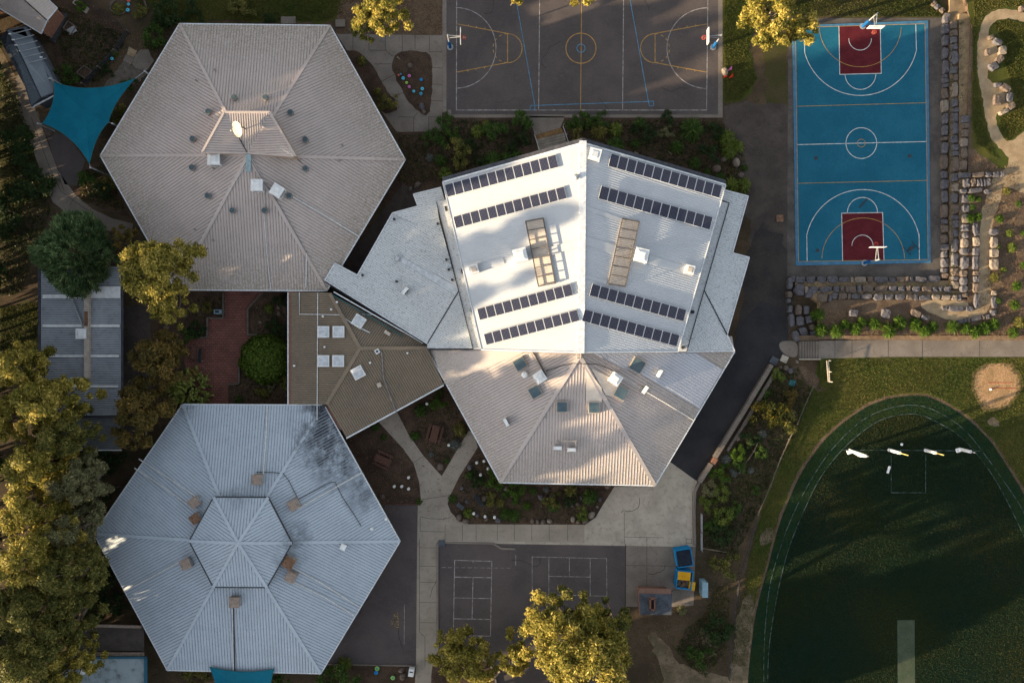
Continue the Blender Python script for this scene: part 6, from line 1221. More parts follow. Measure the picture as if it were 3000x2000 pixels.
row((2771, 412), (2770, 816), 19, 14, 0, .5, 'lower half of the court-side row', 'court centre line', 12)
row((2797, 58), (2802, 440), 20, 14, .3, .55, 'upper half of the second row', 'golden tree end', 13, .2)
row((2802, 442), (2801, 846), 21, 14, .3, .55, 'lower half of the second row', 'court centre line', 14)
row((2832, 335), (2825, 500), 20, 6, .65, .5, 'short stretch of the third row', 'lawn end', 15)
row((2832, 570), (2826, 870), 20, 12, .65, .55, 'long stretch of the third row', 'garden pocket', 16, .2)
row((2861, 650), (2863, 905), 19, 8, .95, .4, 'row along the sandy path', 'garden pocket', 17, .2)
row((2916, 668), (2914, 792), 24, 4, .95, .5, 'sunlit row outside the sandy path', 'top', 18, .5)
row((2914, 850), (2913, 925), 17, 3, .95, .3, 'outside the sandy path above its bend', 'top', 19)
row((2903, 926), (2806, 943), 14, 6, .95, .3, 'along the outer bend of the sandy path', 'corner', 20)
row((2314, 819), (2540, 819), 19, 8, 0, .5, 'driveway half of the first cross row', 'driveway', 21)
row((2542, 819), (2760, 817), 18, 8, 0, .5, 'corner half of the first cross row', 'court middle', 22)
row((2328, 850), (2560, 845), 21, 9, .3, .55, 'driveway half of the middle cross row', 'driveway', 23)
row((2562, 845), (2792, 848), 19, 9, .3, .55, 'corner half of the middle cross row', 'court middle', 24, .2)
row((2396, 872), (2438, 874), 22, 2, .65, .4, 'at the start of the lowest cross row', 'driveway', 25)
row((2438, 867), (2620, 870), 18, 7, .65, .5, 'driveway half of the lowest cross row', 'driveway', 26)
row((2622, 870), (2820, 872), 18, 8, .65, .5, 'corner half of the lowest cross row', 'court middle', 27, .25)
row((2760, 903), (2852, 905), 15, 3, .95, .3, 'in the short row inside the path bend', 'driveway side', 28)
row((2814, 513), (2943, 509), 16, 5, .95, .4, 'in the top row of the terrace stub', 'court side', 29)
row((2822, 536), (2905, 533), 24, 6, .95, .35, 'in the middle row of the terrace stub', 'court side', 30, .2)
row((2814, 558), (2905, 560), 15, 3, .95, .4, 'in the bottom row of the terrace stub', 'court side', 31, .3)
row((2732, 5), (2768, 34), 16, 3, 0, .35, 'at the curved start of the nearest terrace row', 'top', 32)
for k, (x, y, w, l, rz) in enumerate([(2316, 830, 16, 36, 0), (2314, 862, 17, 20, 5), (2312, 880, 13, 14, 0), (2316, 905, 15, 22, -8), (2321, 937, 16, 42, 8), (2335, 983, 20, 34, 18), (2341, 907, 20, 32, -8), (2346, 940, 24, 30, 5), (2357, 976, 24, 38, 18), (2364, 908, 18, 26, 0), (2371, 935, 18, 24, 12), (2380, 958, 16, 18, 10), (2385, 980, 20, 24, 24), (2345, 848, 26, 34, 0), (2372, 858, 24, 28, 0)]):
    m = ['stone_grey', 'stone_tan', 'stone_grey', 'stone_grey', 'stone_grey'][k % 5]
    where = ['at the top outer corner of the driveway cluster', 'second down the driveway edge of the cluster', 'small one third down the driveway edge', 'fourth down the driveway edge of the cluster', 'long one hugging the driveway bend', 'bottom outer corner of the driveway cluster', 'top of the middle column of the cluster', 'centre of the driveway cluster', 'bottom of the middle column of the cluster', 'top of the inner column of the cluster', 'second in the inner column of the cluster', 'small one third in the inner column', 'bottom of the inner column near the shrubs', 'large one under the court corner', 'second large one under the court corner'][k]
    stone(x, y, m_(w), m_(l), rz, 0 if k < 13 else .35, .6 if k < 13 else .5, f'{TON[m]} stone block, {where}', m, GS, seed=900 + k)
for k, (x, y, w, l, rz, zz, m, lb) in enumerate([(2503, 916, 27, 22, -3, 1, 'stone_grey', 'lone grey block on the slope nearest the driveway'), (2598, 918, 28, 28, -12, 1, 'stone_grey', 'lone grey wedge block midway along the slope'), (2686, 918, 30, 20, -25, 1, 'stone_tan', 'lone tan block beside a grey one on the slope'), (2712, 930, 26, 14, -15, 1, 'stone_grey', 'low grey block touching the lone tan one'), (2907, 108, 18, 14, 20, 1, 'stone_tan', 'small tan seat stone at the top of the upper stone circle'), (2926, 121, 28, 18, -30, 1, 'stone_grey', 'long grey seat stone, second in the upper stone circle'), (2940, 146, 24, 26, 0, 1, 'stone_pale', 'square pale seat stone at the outer side of the upper circle'), (2931, 172, 26, 20, 45, 1, 'stone_tan', 'tan seat stone, fourth in the upper circle'), (2913, 193, 26, 22, 30, 1, 'stone_grey', 'grey seat stone at the bottom of the upper circle'), (2896, 152, 14, 20, 0, 1, 'stone_tan', 'small square stone in the middle of the upper circle'), (2926, 248, 20, 13, 0, 1, 'stone_grey', 'small grey seat stone at the top of the lower circle'), (2950, 256, 30, 20, -35, 1, 'stone_tan', 'long tan seat stone, second in the lower circle'), (2960, 283, 18, 30, -10, 1, 'stone_grey', 'upright grey seat stone at the outer side of the lower circle'), (2965, 309, 24, 20, 30, 1, 'stone_tan', 'rounded tan seat stone, fourth in the lower circle'), (2944, 326, 30, 14, 25, 1, 'stone_pale', 'flat pale seat stone at the bottom of the lower circle'), (2925, 292, 25, 30, 0, 1, 'stone_tan', 'large square table stone in the middle of the lower circle'), (2996, 24, 14, 18, 0, 1, 'stone_tan', 'stone at the top corner beyond the sandy loop')]):
    stone(x, y, m_(w), m_(l), rz, zz, .45, lb, m, 'seat and slope stones beyond the terraces', seed=300 + k)
for k, (x, y, s, m, lb) in enumerate([(2126, 207, 26, 'stone_pale', 'pale rounded rock against the grey court kerb'), (2122, 466, 20, 'stone_tan', 'tan boulder under the strappy clump above the gravel patch'), (2160, 474, 30, 'stone_pale', 'large pale boulder on the driveway side of the gravel patch'), (2102, 492, 28, 'stone_tan', 'broad tan boulder on the hall side of the gravel patch'), (2173, 512, 22, 'stone_tan', 'upright tan boulder at the lower edge of the gravel patch'), (1222, 541, 26, 'stone_tan', 'tan boulder lowest in the bed corner between the roofs'), (1202, 553, 18, 'stone_tan', 'smaller tan boulder beside the service lane corner'), (1201, 190, 18, 'stone_tan', 'round stone in the wide end of the teardrop bed'), (1235, 310, 24, 'stone_grey', 'pale grey stone at the narrow end of the teardrop bed'), (1241, 326, 18, 'stone_tan', 'smaller stone tucked in the tip of the teardrop bed'), (1289, 1368, 26, 'stone_tan', 'flat stone at the tip of the wedge-shaped bed'), (1376, 1369, 18, 'stone_grey', 'grey stone by the path below the pink roof corner'), (1353, 1430, 14, 'stone_grey', 'small grey stone against the curved path edge'), (1367, 1469, 14, 'stone_grey', 'round grey stone between the two dark benches'), (1418, 1461, 20, 'stone_tan', 'tan stone beside the long dark bench'), (1484, 1431, 20, 'stone_tan', 'light brown stone just below the pink gutter corner'), (1344, 1517, 24, 'stone_tan', 'tan boulder at the lower path corner of the stone bed'), (1364, 1527, 20, 'stone_tan', 'flat boulder on the lower path edge, second from the corner'), (1398, 1510, 14, 'stone_grey', 'small grey stone behind the white stumps at the path edge'), (1425, 1521, 16, 'stone_tan', 'low stone among the white stumps at the path edge'), (1460, 1524, 20, 'stone_grey', 'grey stone just past the last white stump'), (1584, 1457, 22, 'stone_grey', 'grey rock paired with another amid the stone bed'), (1599, 1461, 18, 'stone_tan', 'tan rock touching the grey one amid the stone bed'), (1616, 1456, 16, 'stone_grey', 'rock behind the wide olive shrub'), (1560, 1527, 15, 'stone_tan', 'first of four stones on the lower kerb below the green bench'), (1575, 1528, 15, 'stone_tan', 'second of four stones on the lower kerb below the green bench'), (1591, 1529, 18, 'stone_tan', 'third of four stones on the lower kerb below the green bench'), (1610, 1527, 17, 'stone_pale', 'upright pale stone, last of the four by the lower kerb'), (1679, 1522, 22, 'stone_pale', 'sunlit pale rock beside the yellowish shrub'), (1694, 1528, 18, 'stone_tan', 'rock squeezed between the yellowish shrub and the apron'), (1714, 1526, 22, 'stone_tan', 'flat rock on the apron corner'), (1732, 1510, 26, 'stone_pale', 'largest pale boulder at the apron corner'), (1676, 1480, 16, 'stone_grey', 'grey stone between two shrubs near the apron'), (1692, 1477, 14, 'stone_tan', 'small tan stone between two shrubs near the apron'), (1703, 1458, 14, 'stone_grey', 'small grey stone beside the round shrub near the apron'), (1781, 1426, 20, 'stone_tan', 'stone at the gutter end of the apron edge'), (1758, 1463, 14, 'stone_grey', 'small stone midway along the apron edge'), (1750, 1485, 10, 'stone_pale', 'sunlit small rock on the apron edge'), (2305, 1078, 18, 'stone_tan', 'brown rock in the cluster below the pale slab'), (2318, 1085, 20, 'stone_grey', 'grey rock in the cluster below the round landing'), (2288, 1076, 14, 'stone_tan', 'small rock beside the yellow-green bush by the steps'), (2337, 1059, 13, 'stone_pale', 'pale rock at the foot of the stair wall'), (2163, 1283, 24, 'stone_tan', 'broad tan rock behind the driveway retaining wall'), (484, 960, 18, 'stone_tan', 'stump-like rock under the golden tree by the courtyard'), (815, 900, 16, 'stone_tan', 'rock under the link roof in the upper courtyard bed'), (816, 918, 16, 'stone_tan', 'second rock under the link roof in the upper courtyard bed'), (761, 944, 12, 'stone_pale', 'pale rock at the edge of the upper courtyard bed'), (1174, 1965, 20, 'stone_tan', 'brown rock in the lower mulch bed beside the playground'), (1178, 1984, 22, 'stone_tan', 'larger brown rock below the other in the lower mulch bed'), (145, 390, 18, 'stone_tan', 'flat round stone at the edge of the big shade sail'), (1119, 1455, 16, 'stone_tan', 'brown rock at the roof-side corner of the bare mulch bed'), (1673, 449, 12, 'stone_tan', 'small stone by the deck')]):
    if lb.endswith('by the deck'): continue
    stone(x, y, m_(s) * random.uniform(.9, 1.1), m_(s) * random.uniform(.7, 1.0), random.uniform(0, 180), 0, m_(s) * .5, lb, m, 'garden rocks', 'boulder', 400 + k, False, 'rock')
for x0, y0, x1, y1, l in ((1958, 444, 1970, 456, 'short pale branch lying in the mulch before the hall peak'), (1858, 446, 1871, 451, 'pale twig on the mulch nearer the hall peak'), (1163, 167, 1173, 176, 'short pale stick in the wide end of the teardrop bed'), (2055, 1605, 2135, 1618, 'grey timber rail lying at the edge of the green shrubs')):
    b = MB(); b.tube([P(x0, y0, .06), P((x0 + x1) / 2 + 1, (y0 + y1) / 2, .12), P(x1, y1, .06)], [.09, .08, .04], 6); tag(b.build('fallen_branch', M['bark']), l, 'branch')

# ================================================================ shrubs
B1 = 'shrubs in the mulch bed between the grey court and the hall'
LC = {'leaf_green': 'green', 'leaf_dark': 'dark green', 'leaf_bright': 'bright green', 'leaf_olive': 'olive', 'leaf_lime': 'yellow-green', 'leaf_silver': 'silvery', 'leaf_grey': 'grey-green', 'leaf_brown': 'brownish', 'leaf_flower': 'yellow-flowered'}
KN = {'bush': 'shrub', 'tussock': 'strappy clump', 'dome': 'round bush', 'palm': 'palm-like bush'}
def bed(items, grp, where):
    """items: px,py,r,kind,leaf,(phrase) - the phrase says which one"""
    for it in items: shrub(it[0], it[1], it[2], f'{LC[it[4]]} {KN[it[3]]} {it[5]} {where}'.strip(), it[3], it[4], grp)
T, Bu = 'tussock', 'bush'; G_, D_, BR, OL, LI = 'leaf_green', 'leaf_dark', 'leaf_bright', 'leaf_olive', 'leaf_lime'
bed([(1309, 362, 29, Bu, G_, 'touching the court corner'), (1267, 402, 26, Bu, G_, 'below the end of the concrete path'), (1290, 425, 22, Bu, G_, 'second below the end of the concrete path'), (1333, 404, 18, T, G_, 'lower of two near the court corner'), (1399, 384, 18, T, LI, 'small and starry, below the court kerb'), (1459, 395, 36, Bu, G_, 'largest near the timber deck'),
     (1345, 440, 32, Bu, OL, 'tall, above the annex roof'), (1352, 468, 24, Bu, OL, 'lower half of the tall pair, above the annex roof'), (1291, 470, 19, T, G_, 'starry, closest to the annex roof'), (1258, 462, 12, T, 'leaf_silver', 'smallest and palest by the service lane'), (1442, 470, 26, T, G_, 'at the hall edge'), (1484, 462, 18, T, G_, 'second along the hall edge'), (1304, 509, 20, T, LI, 'at the outer corner of the hall roof'), (1378, 430, 22, Bu, D_, 'low and shaded in mid bed'), (1410, 470, 20, Bu, D_, 'low, beside the hall edge'), (1525, 366, 32, Bu, G_, 'overhanging the deck path on its conifer side'), (1529, 392, 22, Bu, D_, 'lower of two by the deck path'), (1513, 455, 16, T, G_, 'small, just above the deck rail foot'), (1425, 362, 12, T, OL, 'tiny, tucked under the court kerb'), (1500, 430, 18, Bu, D_, 'half hidden beside the deck')], B1, 'in the bed')
bed([(1673, 353, 24, Bu, G_, 'first beyond the deck'), (1706, 352, 26, Bu, G_, 'second beyond the deck'), (1690, 380, 22, Bu, OL, 'below the first pair beyond the deck'), (1760, 354, 24, Bu, G_, 'against the court kerb'), (1755, 382, 24, T, OL, 'below the one on the kerb'), (1804, 379, 20, T, LI, 'starry, mid bed'), (1803, 425, 25, T, G_, 'just above the peak panels'), (1876, 360, 18, T, G_, 'pale-tipped, under the kerb'), (1893, 392, 28, Bu, D_, 'large, dark, mid bed'), (1862, 421, 14, T, G_, 'small, above the hall eave'), (1857, 378, 14, Bu, D_, 'small, beside the large dark one'), (1950, 352, 22, Bu, D_, 'darkest at the court kerb'), (1955, 388, 20, Bu, 'leaf_grey', 'wispy, below the darkest'), (2027, 381, 32, T, G_, 'biggest and spikiest'), (1984, 430, 21, T, G_, 'by the fallen branch'), (2093, 386, 24, Bu, D_, 'beside the tall yellow-tipped one'), (2129, 405, 24, T, LI, 'tall, yellow-tipped, at the bed edge'), (2132, 430, 22, T, LI, 'middle of the yellow-tipped group'), (2160, 428, 20, T, LI, 'closest to the dirt track'), (2136, 448, 19, T, LI, 'lowest of the yellow-tipped group'), (2090, 452, 28, Bu, D_, 'above the broad boulder'), (2037, 478, 18, T, G_, 'lone, above the hall corner'), (2072, 502, 10, T, G_, 'tiny, next to the broad boulder'), (2110, 520, 16, T, G_, 'at the hall corner'), (2144, 546, 24, T, LI, 'first of the pair below the gravel'), (2180, 543, 22, T, LI, 'second of the pair below the gravel'), (2181, 492, 10, T, G_, 'tiny, between the two large boulders')], B1, 'in the wide bed')
bed([(2060, 60, 8, T, G_, 'tiny')][:0], '', '')
G2 = 'shrubs in the courtyard beds'
bed([(1290, 1177, 23, Bu, BR, 'brightest, below the link roof'), (1233, 1202, 20, T, G_, 'spiky, below the link roof'), (1216, 1277, 14, T, G_, 'small, by the brown picnic table'), (1348, 1259, 20, T, OL, 'against the pink roof gutter'), (1334, 1302, 16, T, 'leaf_silver', 'beside the narrow path'), (1309, 1350, 8, T, G_, 'tiny, near the bed tip'), (1263, 1332, 8, T, 'leaf_silver', 'tiny, midway to the bed tip')], G2, 'in the wedge bed')
bed([(1100, 1252, 12, T, G_, 'under the long gutter'), (1124, 1281, 9, T, G_, 'smaller, near the picnic table'), (1229, 1467, 9, Bu, BR, 'at the path kerb corner')], G2, 'in the bare mulch bed')
G3 = 'shrubs in the stone bed below the pink roof'
bed([(1376, 1392, 12, T, G_, 'small, nearest the path'), (1402, 1402, 20, Bu, D_, 'dark, under the white stumps'), (1438, 1402, 27, Bu, BR, 'bright, under the gutter corner'), (1326, 1461, 12, T, G_, 'at the path corner'), (1437, 1453, 15, T, OL, 'upper one mid bed'), (1436, 1472, 14, T, OL, 'lower one mid bed'), (1371, 1504, 15, T, LI, 'above the corner boulders'), (1515, 1428, 26, Bu, BR, 'dense, against the gutter'), (1480, 1448, 12, T, G_, 'between the pink corner and the dense one'), (1466, 1473, 13, T, OL, 'low, amid stones'), (1562, 1438, 12, T, G_, 'small, under the gutter'), (1511, 1468, 12, T, G_, 'small, under the dense one'), (1543, 1482, 13, T, BR, 'lone and round'), (1480, 1506, 18, T, G_, 'first on the lower kerb'), (1507, 1510, 18, T, G_, 'second on the lower kerb'), (1624, 1468, 22, Bu, OL, 'wide, mid bed'), (1622, 1482, 18, T, G_, 'lower part of the wide one'), (1673, 1437, 18, T, OL, 'tall, under the gutter'), (1669, 1466, 18, Bu, D_, 'dark, under the tall one'), (1728, 1456, 24, T, G_, 'round, closest to the apron'), (1704, 1505, 20, Bu, LI, 'sunlit, amid the apron boulders'), (1600, 1434, 9, T, 'leaf_silver', 'tiny, below the gutter')], G3, 'in the stone bed')
G4 = 'shrubs in the brick courtyard beds'
shrub(774, 1053, 66, 'big clipped round green bush beside the red brick courtyard', 'dome', 'leaf_round', None, hf=.95)
shrub(556, 1144, 52, 'large yellow-green feathery bush at the corner of the blue-grey roof', 'feather', 'leaf_palm', None, hf=1.3, name='feathery_bush')
bed([(787, 903, 14, T, LI, 'pale, upper'), (796, 950, 22, Bu, D_, 'dark, upper'), (828, 882, 20, Bu, D_, 'under the upper roof corner'), (822, 975, 22, Bu, D_, 'under the link roof'), (835, 1118, 22, Bu, OL, 'overlapping the link roof edge,'), (776, 1152, 16, T, OL, 'lowest,'), (796, 1130, 14, Bu, 'leaf_grey', 'grey, below the round bush,'), (755, 1146, 12, T, OL, 'small, below the round bush,'), (700, 1170, 10, T, G_, 'tiny, by the drain box,')], G4, 'in the bed beside the link building')
bed([(580, 960, 24, Bu, D_, 'dark, inside the stepped edging'), (545, 980, 24, Bu, G_, 'lower, inside the stepped edging'), (610, 900, 16, Bu, OL, 'beside the pale garden unit')], G4, 'in the courtyard corner')
G5 = 'shrubs along the slope below the stone terraces'
x5 = [(2397, 922, 20, 'top one beside the stone cluster'), (2406, 966, 20, 'second beside the stone cluster'), (2451, 970, 21, 'lowest near the driveway end'), (2477, 950, 15, 'small one under the first lone block'), (2508, 962, 18, 'between the first and second lone blocks'), (2525, 944, 15, 'nearest the second lone block, path side'), (2562, 948, 19, 'round, under the second lone block'), (2604, 968, 22, 'large and low, under the second lone block'), (2637, 946, 20, 'round, under the lone tan block'), (2683, 950, 19, 'left of the thick pair under the tan block'), (2709, 969, 19, 'lower of the pair under the tan block'), (2735, 956, 15, 'right after the pair under the tan block'), (2792, 958, 19, 'under the end of the sandy bend'), (2830, 960, 16, 'second under the sandy bend'), (2857, 972, 19, 'third under the sandy bend'), (2885, 962, 19, 'fourth under the sandy bend'), (2913, 950, 18, 'closest to the outer bend stones'), (2969, 975, 15, 'lowest by the footpath'), (2990, 945, 18, 'olive one at the edge by the footpath')]
for x, y, r_, ph in x5: shrub(x, y, r_ * 1.0, f'bright green clump, {ph}', 'tussock', 'leaf_bright' if 'olive' not in ph else 'leaf_olive', G5, z=1.0)
x6 = [(2847, 580, 12, 'dark', 'first in the garden pocket'), (2868, 583, 9, 'dark', 'second in the garden pocket'), (2845, 638, 14, 'bright', 'in the pocket beside the sandy path'), (2866, 635, 13, 'bright', 'twin in the pocket touching the sandy path'), (2850, 608, 10, 'dark', 'small, mid pocket'), (2930, 641, 12, 'bright', 'uppermost on the dry bank'), (2985, 597, 10, 'green', 'highest beyond the path fork'), (2958, 683, 12, 'lime', 'pale sunlit, mid dry bank'), (2966, 725, 14, 'lime', 'largest sunlit on the dry bank'), (2922, 722, 10, 'lime', 'next to the sunlit blocks'), (2998, 683, 8, 'bright', 'at the frame edge, upper'), (2941, 790, 9, 'lime', 'beside the lowest sunlit block'), (2980, 838, 14, 'bright', 'round, lower dry bank'), (2974, 893, 14, 'bright', 'second round, lower dry bank'), (2999, 777, 10, 'bright', 'at the frame edge, lower'), (2925, 880, 10, 'green', 'small, beside the path stones'), (2915, 812, 14, 'olive', 'dry, above the path stones'), (2950, 560, 12, 'olive', 'thin, at the path fork')]
for x, y, r_, c_, ph in x6: shrub(x, y, r_, f'{c_} clump, {ph}', 'tussock', {'dark': 'leaf_green', 'bright': 'leaf_bright', 'green': 'leaf_green', 'lime': 'leaf_lime', 'olive': 'leaf_olive'}[c_], 'clumps on the dry bank beside the sandy path', z=1.0)
G6 = 'shrubs on the garden slope beside the driveway'
x7 = [(2276, 1107, 22, 'bush', 'leaf_lime', 'glossy yellow-green bush by the teal box'), (2254, 1212, 44, 'bush', 'leaf_flower', 'big yellow-flowered shrub midway down the driveway'), (2296, 1225, 30, 'bush', 'leaf_olive', 'olive shrub behind the yellow-flowered one'), (2305, 1165, 26, 'bush', 'leaf_brown', 'reddish-brown shrub below the teal box'), (2320, 1255, 18, 'tussock', 'leaf_olive', 'olive clump against the oval edging fence'), (2240, 1150, 18, 'tussock', 'leaf_green', 'green clump above the yellow-flowered shrub'), (2234, 1272, 14, 'tussock', 'leaf_silver', 'blue-grey clump at the top of the pale rail fence'), (2190, 1288, 28, 'bush', 'leaf_dark', 'very dark shrub beside the broad tan rock'), (2160, 1325, 24, 'bush', 'leaf_bright', 'bright green shrub behind the retaining wall'), (2128, 1345, 14, 'tussock', 'leaf_silver', 'grey clump against the retaining wall'), (2168, 1358, 20, 'bush', 'leaf_green', 'green shrub beside the pale rail fence'), (2117, 1388, 26, 'bush', 'leaf_bright', 'bright shrub below the reddish pier'), (2150, 1385, 12, 'tussock', 'leaf_silver', 'small silver clump at the foot of the pale rail fence'), (2130, 1395, 9, 'tussock', 'leaf_flower', 'small orange-flowered clump beside the bright shrub'), (2200, 1378, 10, 'tussock', 'leaf_silver', 'lone silvery clump in the middle of the slope'), (2085, 1430, 24, 'bush', 'leaf_grey', 'grey-green shrub at the driveway foot'), (2110, 1448, 26, 'bush', 'leaf_lime', 'feathery sunlit shrub beside the apron'), (2075, 1480, 22, 'bush', 'leaf_lime', 'leafy sunlit shrub against the apron kerb'), (2120, 1505, 30, 'bush', 'leaf_lime', 'broad-leaved lime shrub by the grey rail fence'), (2150, 1492, 22, 'bush', 'leaf_green', 'green shrub beyond the broad-leaved lime one'), (2085, 1540, 22, 'bush', 'leaf_green', 'green shrub lower along the grey rail fence'), (2120, 1560, 34, 'bush', 'leaf_dark', 'wide dark shrub above the fallen rail'), (2132, 1662, 36, 'bush', 'leaf_olive', 'large round shrub between the cabinet and the thin fence'), (2110, 1835, 44, 'bush', 'leaf_dark', 'big dark bluish shrub below the round one'), (2054, 1928, 32, 'bush', 'leaf_green', 'green shrub amid the worn sandy tracks'), (1998, 1788, 16, 'tussock', 'leaf_grey', 'sprawling grey plant beside the brick hut'), (2215, 1440, 16, 'bush', 'leaf_green', 'low green growth on the open slope'), (2230, 1330, 20, 'bush', 'leaf_green', 'low green growth below the yellow-flowered shrub')]
for x, y, r_, k_, lf, lb in x7: shrub(x, y, r_, lb, k_, lf, G6, hf=.8)
x8 = [(500, 38, 42, 'bush', 'leaf_dark', 'large dark shrub behind the pinkish roof corner', 1.0), (462, 105, 38, 'bush', 'leaf_green', 'rounded shrub tucked against the pinkish roof edge', 1.0), (470, 70, 30, 'bush', 'leaf_dark', 'dark shrub filling the gap between its two neighbours', 1.0), (560, 40, 26, 'bush', 'leaf_dark', 'low dark shrub on the lawn behind the pinkish roof', .7), (720, 20, 34, 'bush', 'leaf_olive', 'thin yellowish shrub at the top lawn edge', .6), (790, 52, 18, 'bush', 'leaf_dark', 'small dark shrub above the pinkish roof gutter', .8), (402, 30, 22, 'bush', 'leaf_olive', 'yellowish bush inside the looped border', .8), (345, 25, 18, 'tussock', 'leaf_olive', 'faint clump inside the farther looped border', .5), (335, 155, 12, 'tussock', 'leaf_lime', 'pale yellow-green plant at the dark fence', .8), (198, 225, 32, 'bush', 'leaf_green', 'spreading green shrub beside the hut and sail', .8), (310, 212, 16, 'bush', 'leaf_dark', 'dark plant behind the slatted fence', .8), (343, 333, 30, 'bush', 'leaf_olive', 'shrub between the sail and the pinkish roof', 1.0), (380, 250, 20, 'bush', 'leaf_green', 'small shrub under the sail wire and roof edge', .9), (255, 535, 26, 'bush', 'leaf_green', 'green shrub in the curved path bed', .8), (300, 560, 30, 'bush', 'leaf_dark', 'dark shrub at the roof side of the curved path bed', .8), (320, 530, 24, 'bush', 'leaf_olive', 'olive shrub near the roof in the curved path bed', .8), (60, 520, 70, 'bush', 'leaf_dark', 'broad dark shrub beside the curved path', .5), (30, 620, 60, 'bush', 'leaf_dark', 'dark shrub lower beside the curved path', .5), (25, 430, 60, 'bush', 'leaf_dark', 'dark shrub at the edge above the curved path', .5), (1135, 300, 28, 'bush', 'leaf_olive', 'bushy shrub where the roof-side bed meets the path', .9), (1060, 178, 14, 'tussock', 'leaf_olive', 'wispy clump at the top of the roof-side bed', .8), (1106, 268, 12, 'tussock', 'leaf_olive', 'small clump midway in the roof-side bed', .8), (300, 1355, 50, 'bush', 'leaf_dark', 'dark shrub in the fenced plot beside the blue-grey roof', .8), (340, 1340, 34, 'bush', 'leaf_dark', 'second dark shrub in the fenced plot, by the roof', .8), (820, 1975, 30, 'bush', 'leaf_green', 'green shrub beside the lower corner of the blue-grey roof', .9), (1030, 1970, 48, 'bush', 'leaf_green', 'large leafy shrub in the lower mulch bed', 1.0), (965, 1985, 34, 'bush', 'leaf_green', 'second leafy shrub at the lower roof corner', .9), (1010, 1945, 20, 'tussock', 'leaf_lime', 'upright plant at the playground kerb', 1.1), (570, 1985, 40, 'bush', 'leaf_olive', 'yellowish shrub below the blue-grey roof gutter', .8)]
for x, y, r_, k_, lf, lb, hf in x8: shrub(x, y, r_, lb, k_, lf, 'garden shrubs near the pavilions', hf=hf)

for x, y, r_, lb in ((262, 1480, 44, 'dark undergrowth bush beside the tip of the blue-grey roof'), (245, 1600, 40, 'dark undergrowth bush just below the roof tip'), (285, 1690, 46, 'dark undergrowth bush beside the sunlit roof streaks'), (330, 1770, 40, 'dark undergrowth bush above the brown verandah'), (255, 1770, 44, 'dark undergrowth bush among the trunks above the verandah'), (200, 1480, 44, 'dark undergrowth bush under the grey-green eucalypts')):
    shrub(x, y, r_, lb, 'bush', 'leaf_dark', 'undergrowth beside the blue-grey pavilion', hf=1.0)
# ================================================================ trees
def T_(*a, **k): return make_tree('tree', *a, **k)
rsT = 1
# dense conifer
px, py = 190, 740; Rr = m_(114, 8); x, y, _ = P(px, py, 7.5); t = thing('conifer', 'dense round dark green conifer overhanging the long grey block', 'tree', (x, y, 0)); me = shrub_mesh('fern_tree', 'leaf_pine', 0); rs = np.random.RandomState(5)
k = 900; cd = unit(rs.normal(size=(k, 3))); cd[:, 2] = np.abs(cd[:, 2]) * 1.1; cd = unit(cd); n = 52000; idx = rs.randint(0, k, n); lump = 1 + .09 * np.sin(cd[:, 0] * 5 + 1) + .07 * np.cos(cd[:, 1] * 7)
base = cd[idx] * (rs.uniform(.70, 1.0, k) * lump)[idx][:, None]; f = rs.uniform(-.5, .6, n)[:, None]; dr = unit(cd[idx] * np.array([1, 1, .6]) + np.array([0, 0, .55]) + rs.normal(0, .12, (k, 3))[idx])
c = (base + dr * f * .09 + rs.normal(0, .035, (n, 3))) * np.array([Rr, Rr, 6.2]) + np.array([0, 0, 4.0]); d2 = unit(dr + rs.normal(0, .28, (n, 3))); w = unit(np.cross(d2, rs.normal(size=(n, 3))))
o = bpy.data.objects.new('crown', quad_mesh('crown', c, d2 * .24, w * .085, np.clip(rs.random(k)[idx] * .45 + rs.normal(.22, .2, n), 0, 1), M['leaf_pine'])); COL.objects.link(o); o.parent = t
b = MB(); b.tube([(0, 0, -.1), (.1, 0, 4), (0, 0, 9)], [.32, .24, .08], 8); s = b.build('trunk', M['bark_dark']); s.data.transform(__import__('mathutils').Matrix.Translation(WLOC[s.name])); s.location = (0, 0, 0); s.parent = t
GT = 'eucalypt trees round the school'
T_(458, 792, 128, 12.5, 'leaf_gold', 'golden sunlit eucalypt overlapping the pinkish roof and the courtyard', base=(470, 880), group=GT, n=26000, k=80, size=.23, seed=11, cr=(.12, .22), limbs=22, h0=.5)
T_(495, 905, 62, 9.5, 'leaf_gold', 'smaller golden eucalypt hanging over the courtyard corner', base=(545, 925), group=GT, n=8000, k=30, size=.22, seed=12, cr=(.16, .28), limbs=10)
T_(350, 690, 40, 7, 'leaf_brown', 'thin brownish tree between the conifer and the pinkish roof', base=(385, 705), group=GT, n=1600, k=14, size=.3, seed=13, limbs=6)
T_(468, 1060, 96, 9.0, 'leaf_brown', 'shaded brown-green tree covering the end of the brick courtyard', base=(430, 1075), group=GT, n=15000, k=54, size=.25, seed=14, cr=(.14, .26))
T_(395, 1215, 104, 9.0, 'leaf_brown', 'shaded rusty-green tree spreading over the long grey block and lean-to', base=(400, 1235), group=GT, n=17000, k=56, size=.25, seed=15, cr=(.13, .24))
T_(1112, 22, 78, 12.5, 'leaf_gold', 'pale golden eucalypt above the concrete path and teardrop bed', group=GT, n=15000, k=54, size=.22, seed=16, cr=(.14, .26))
T_(1062, 85, 38, 7, 'leaf_olive', 'thin olive tree half under the pale golden eucalypt', group=GT, n=1500, k=14, size=.28, seed=17, limbs=6)
T_(2262, 30, 92, 12.5, 'leaf_gold', 'bright golden tree overhanging the corner of the blue court', group=GT, n=18000, k=56, size=.22, seed=18, cr=(.14, .26), limbs=18)
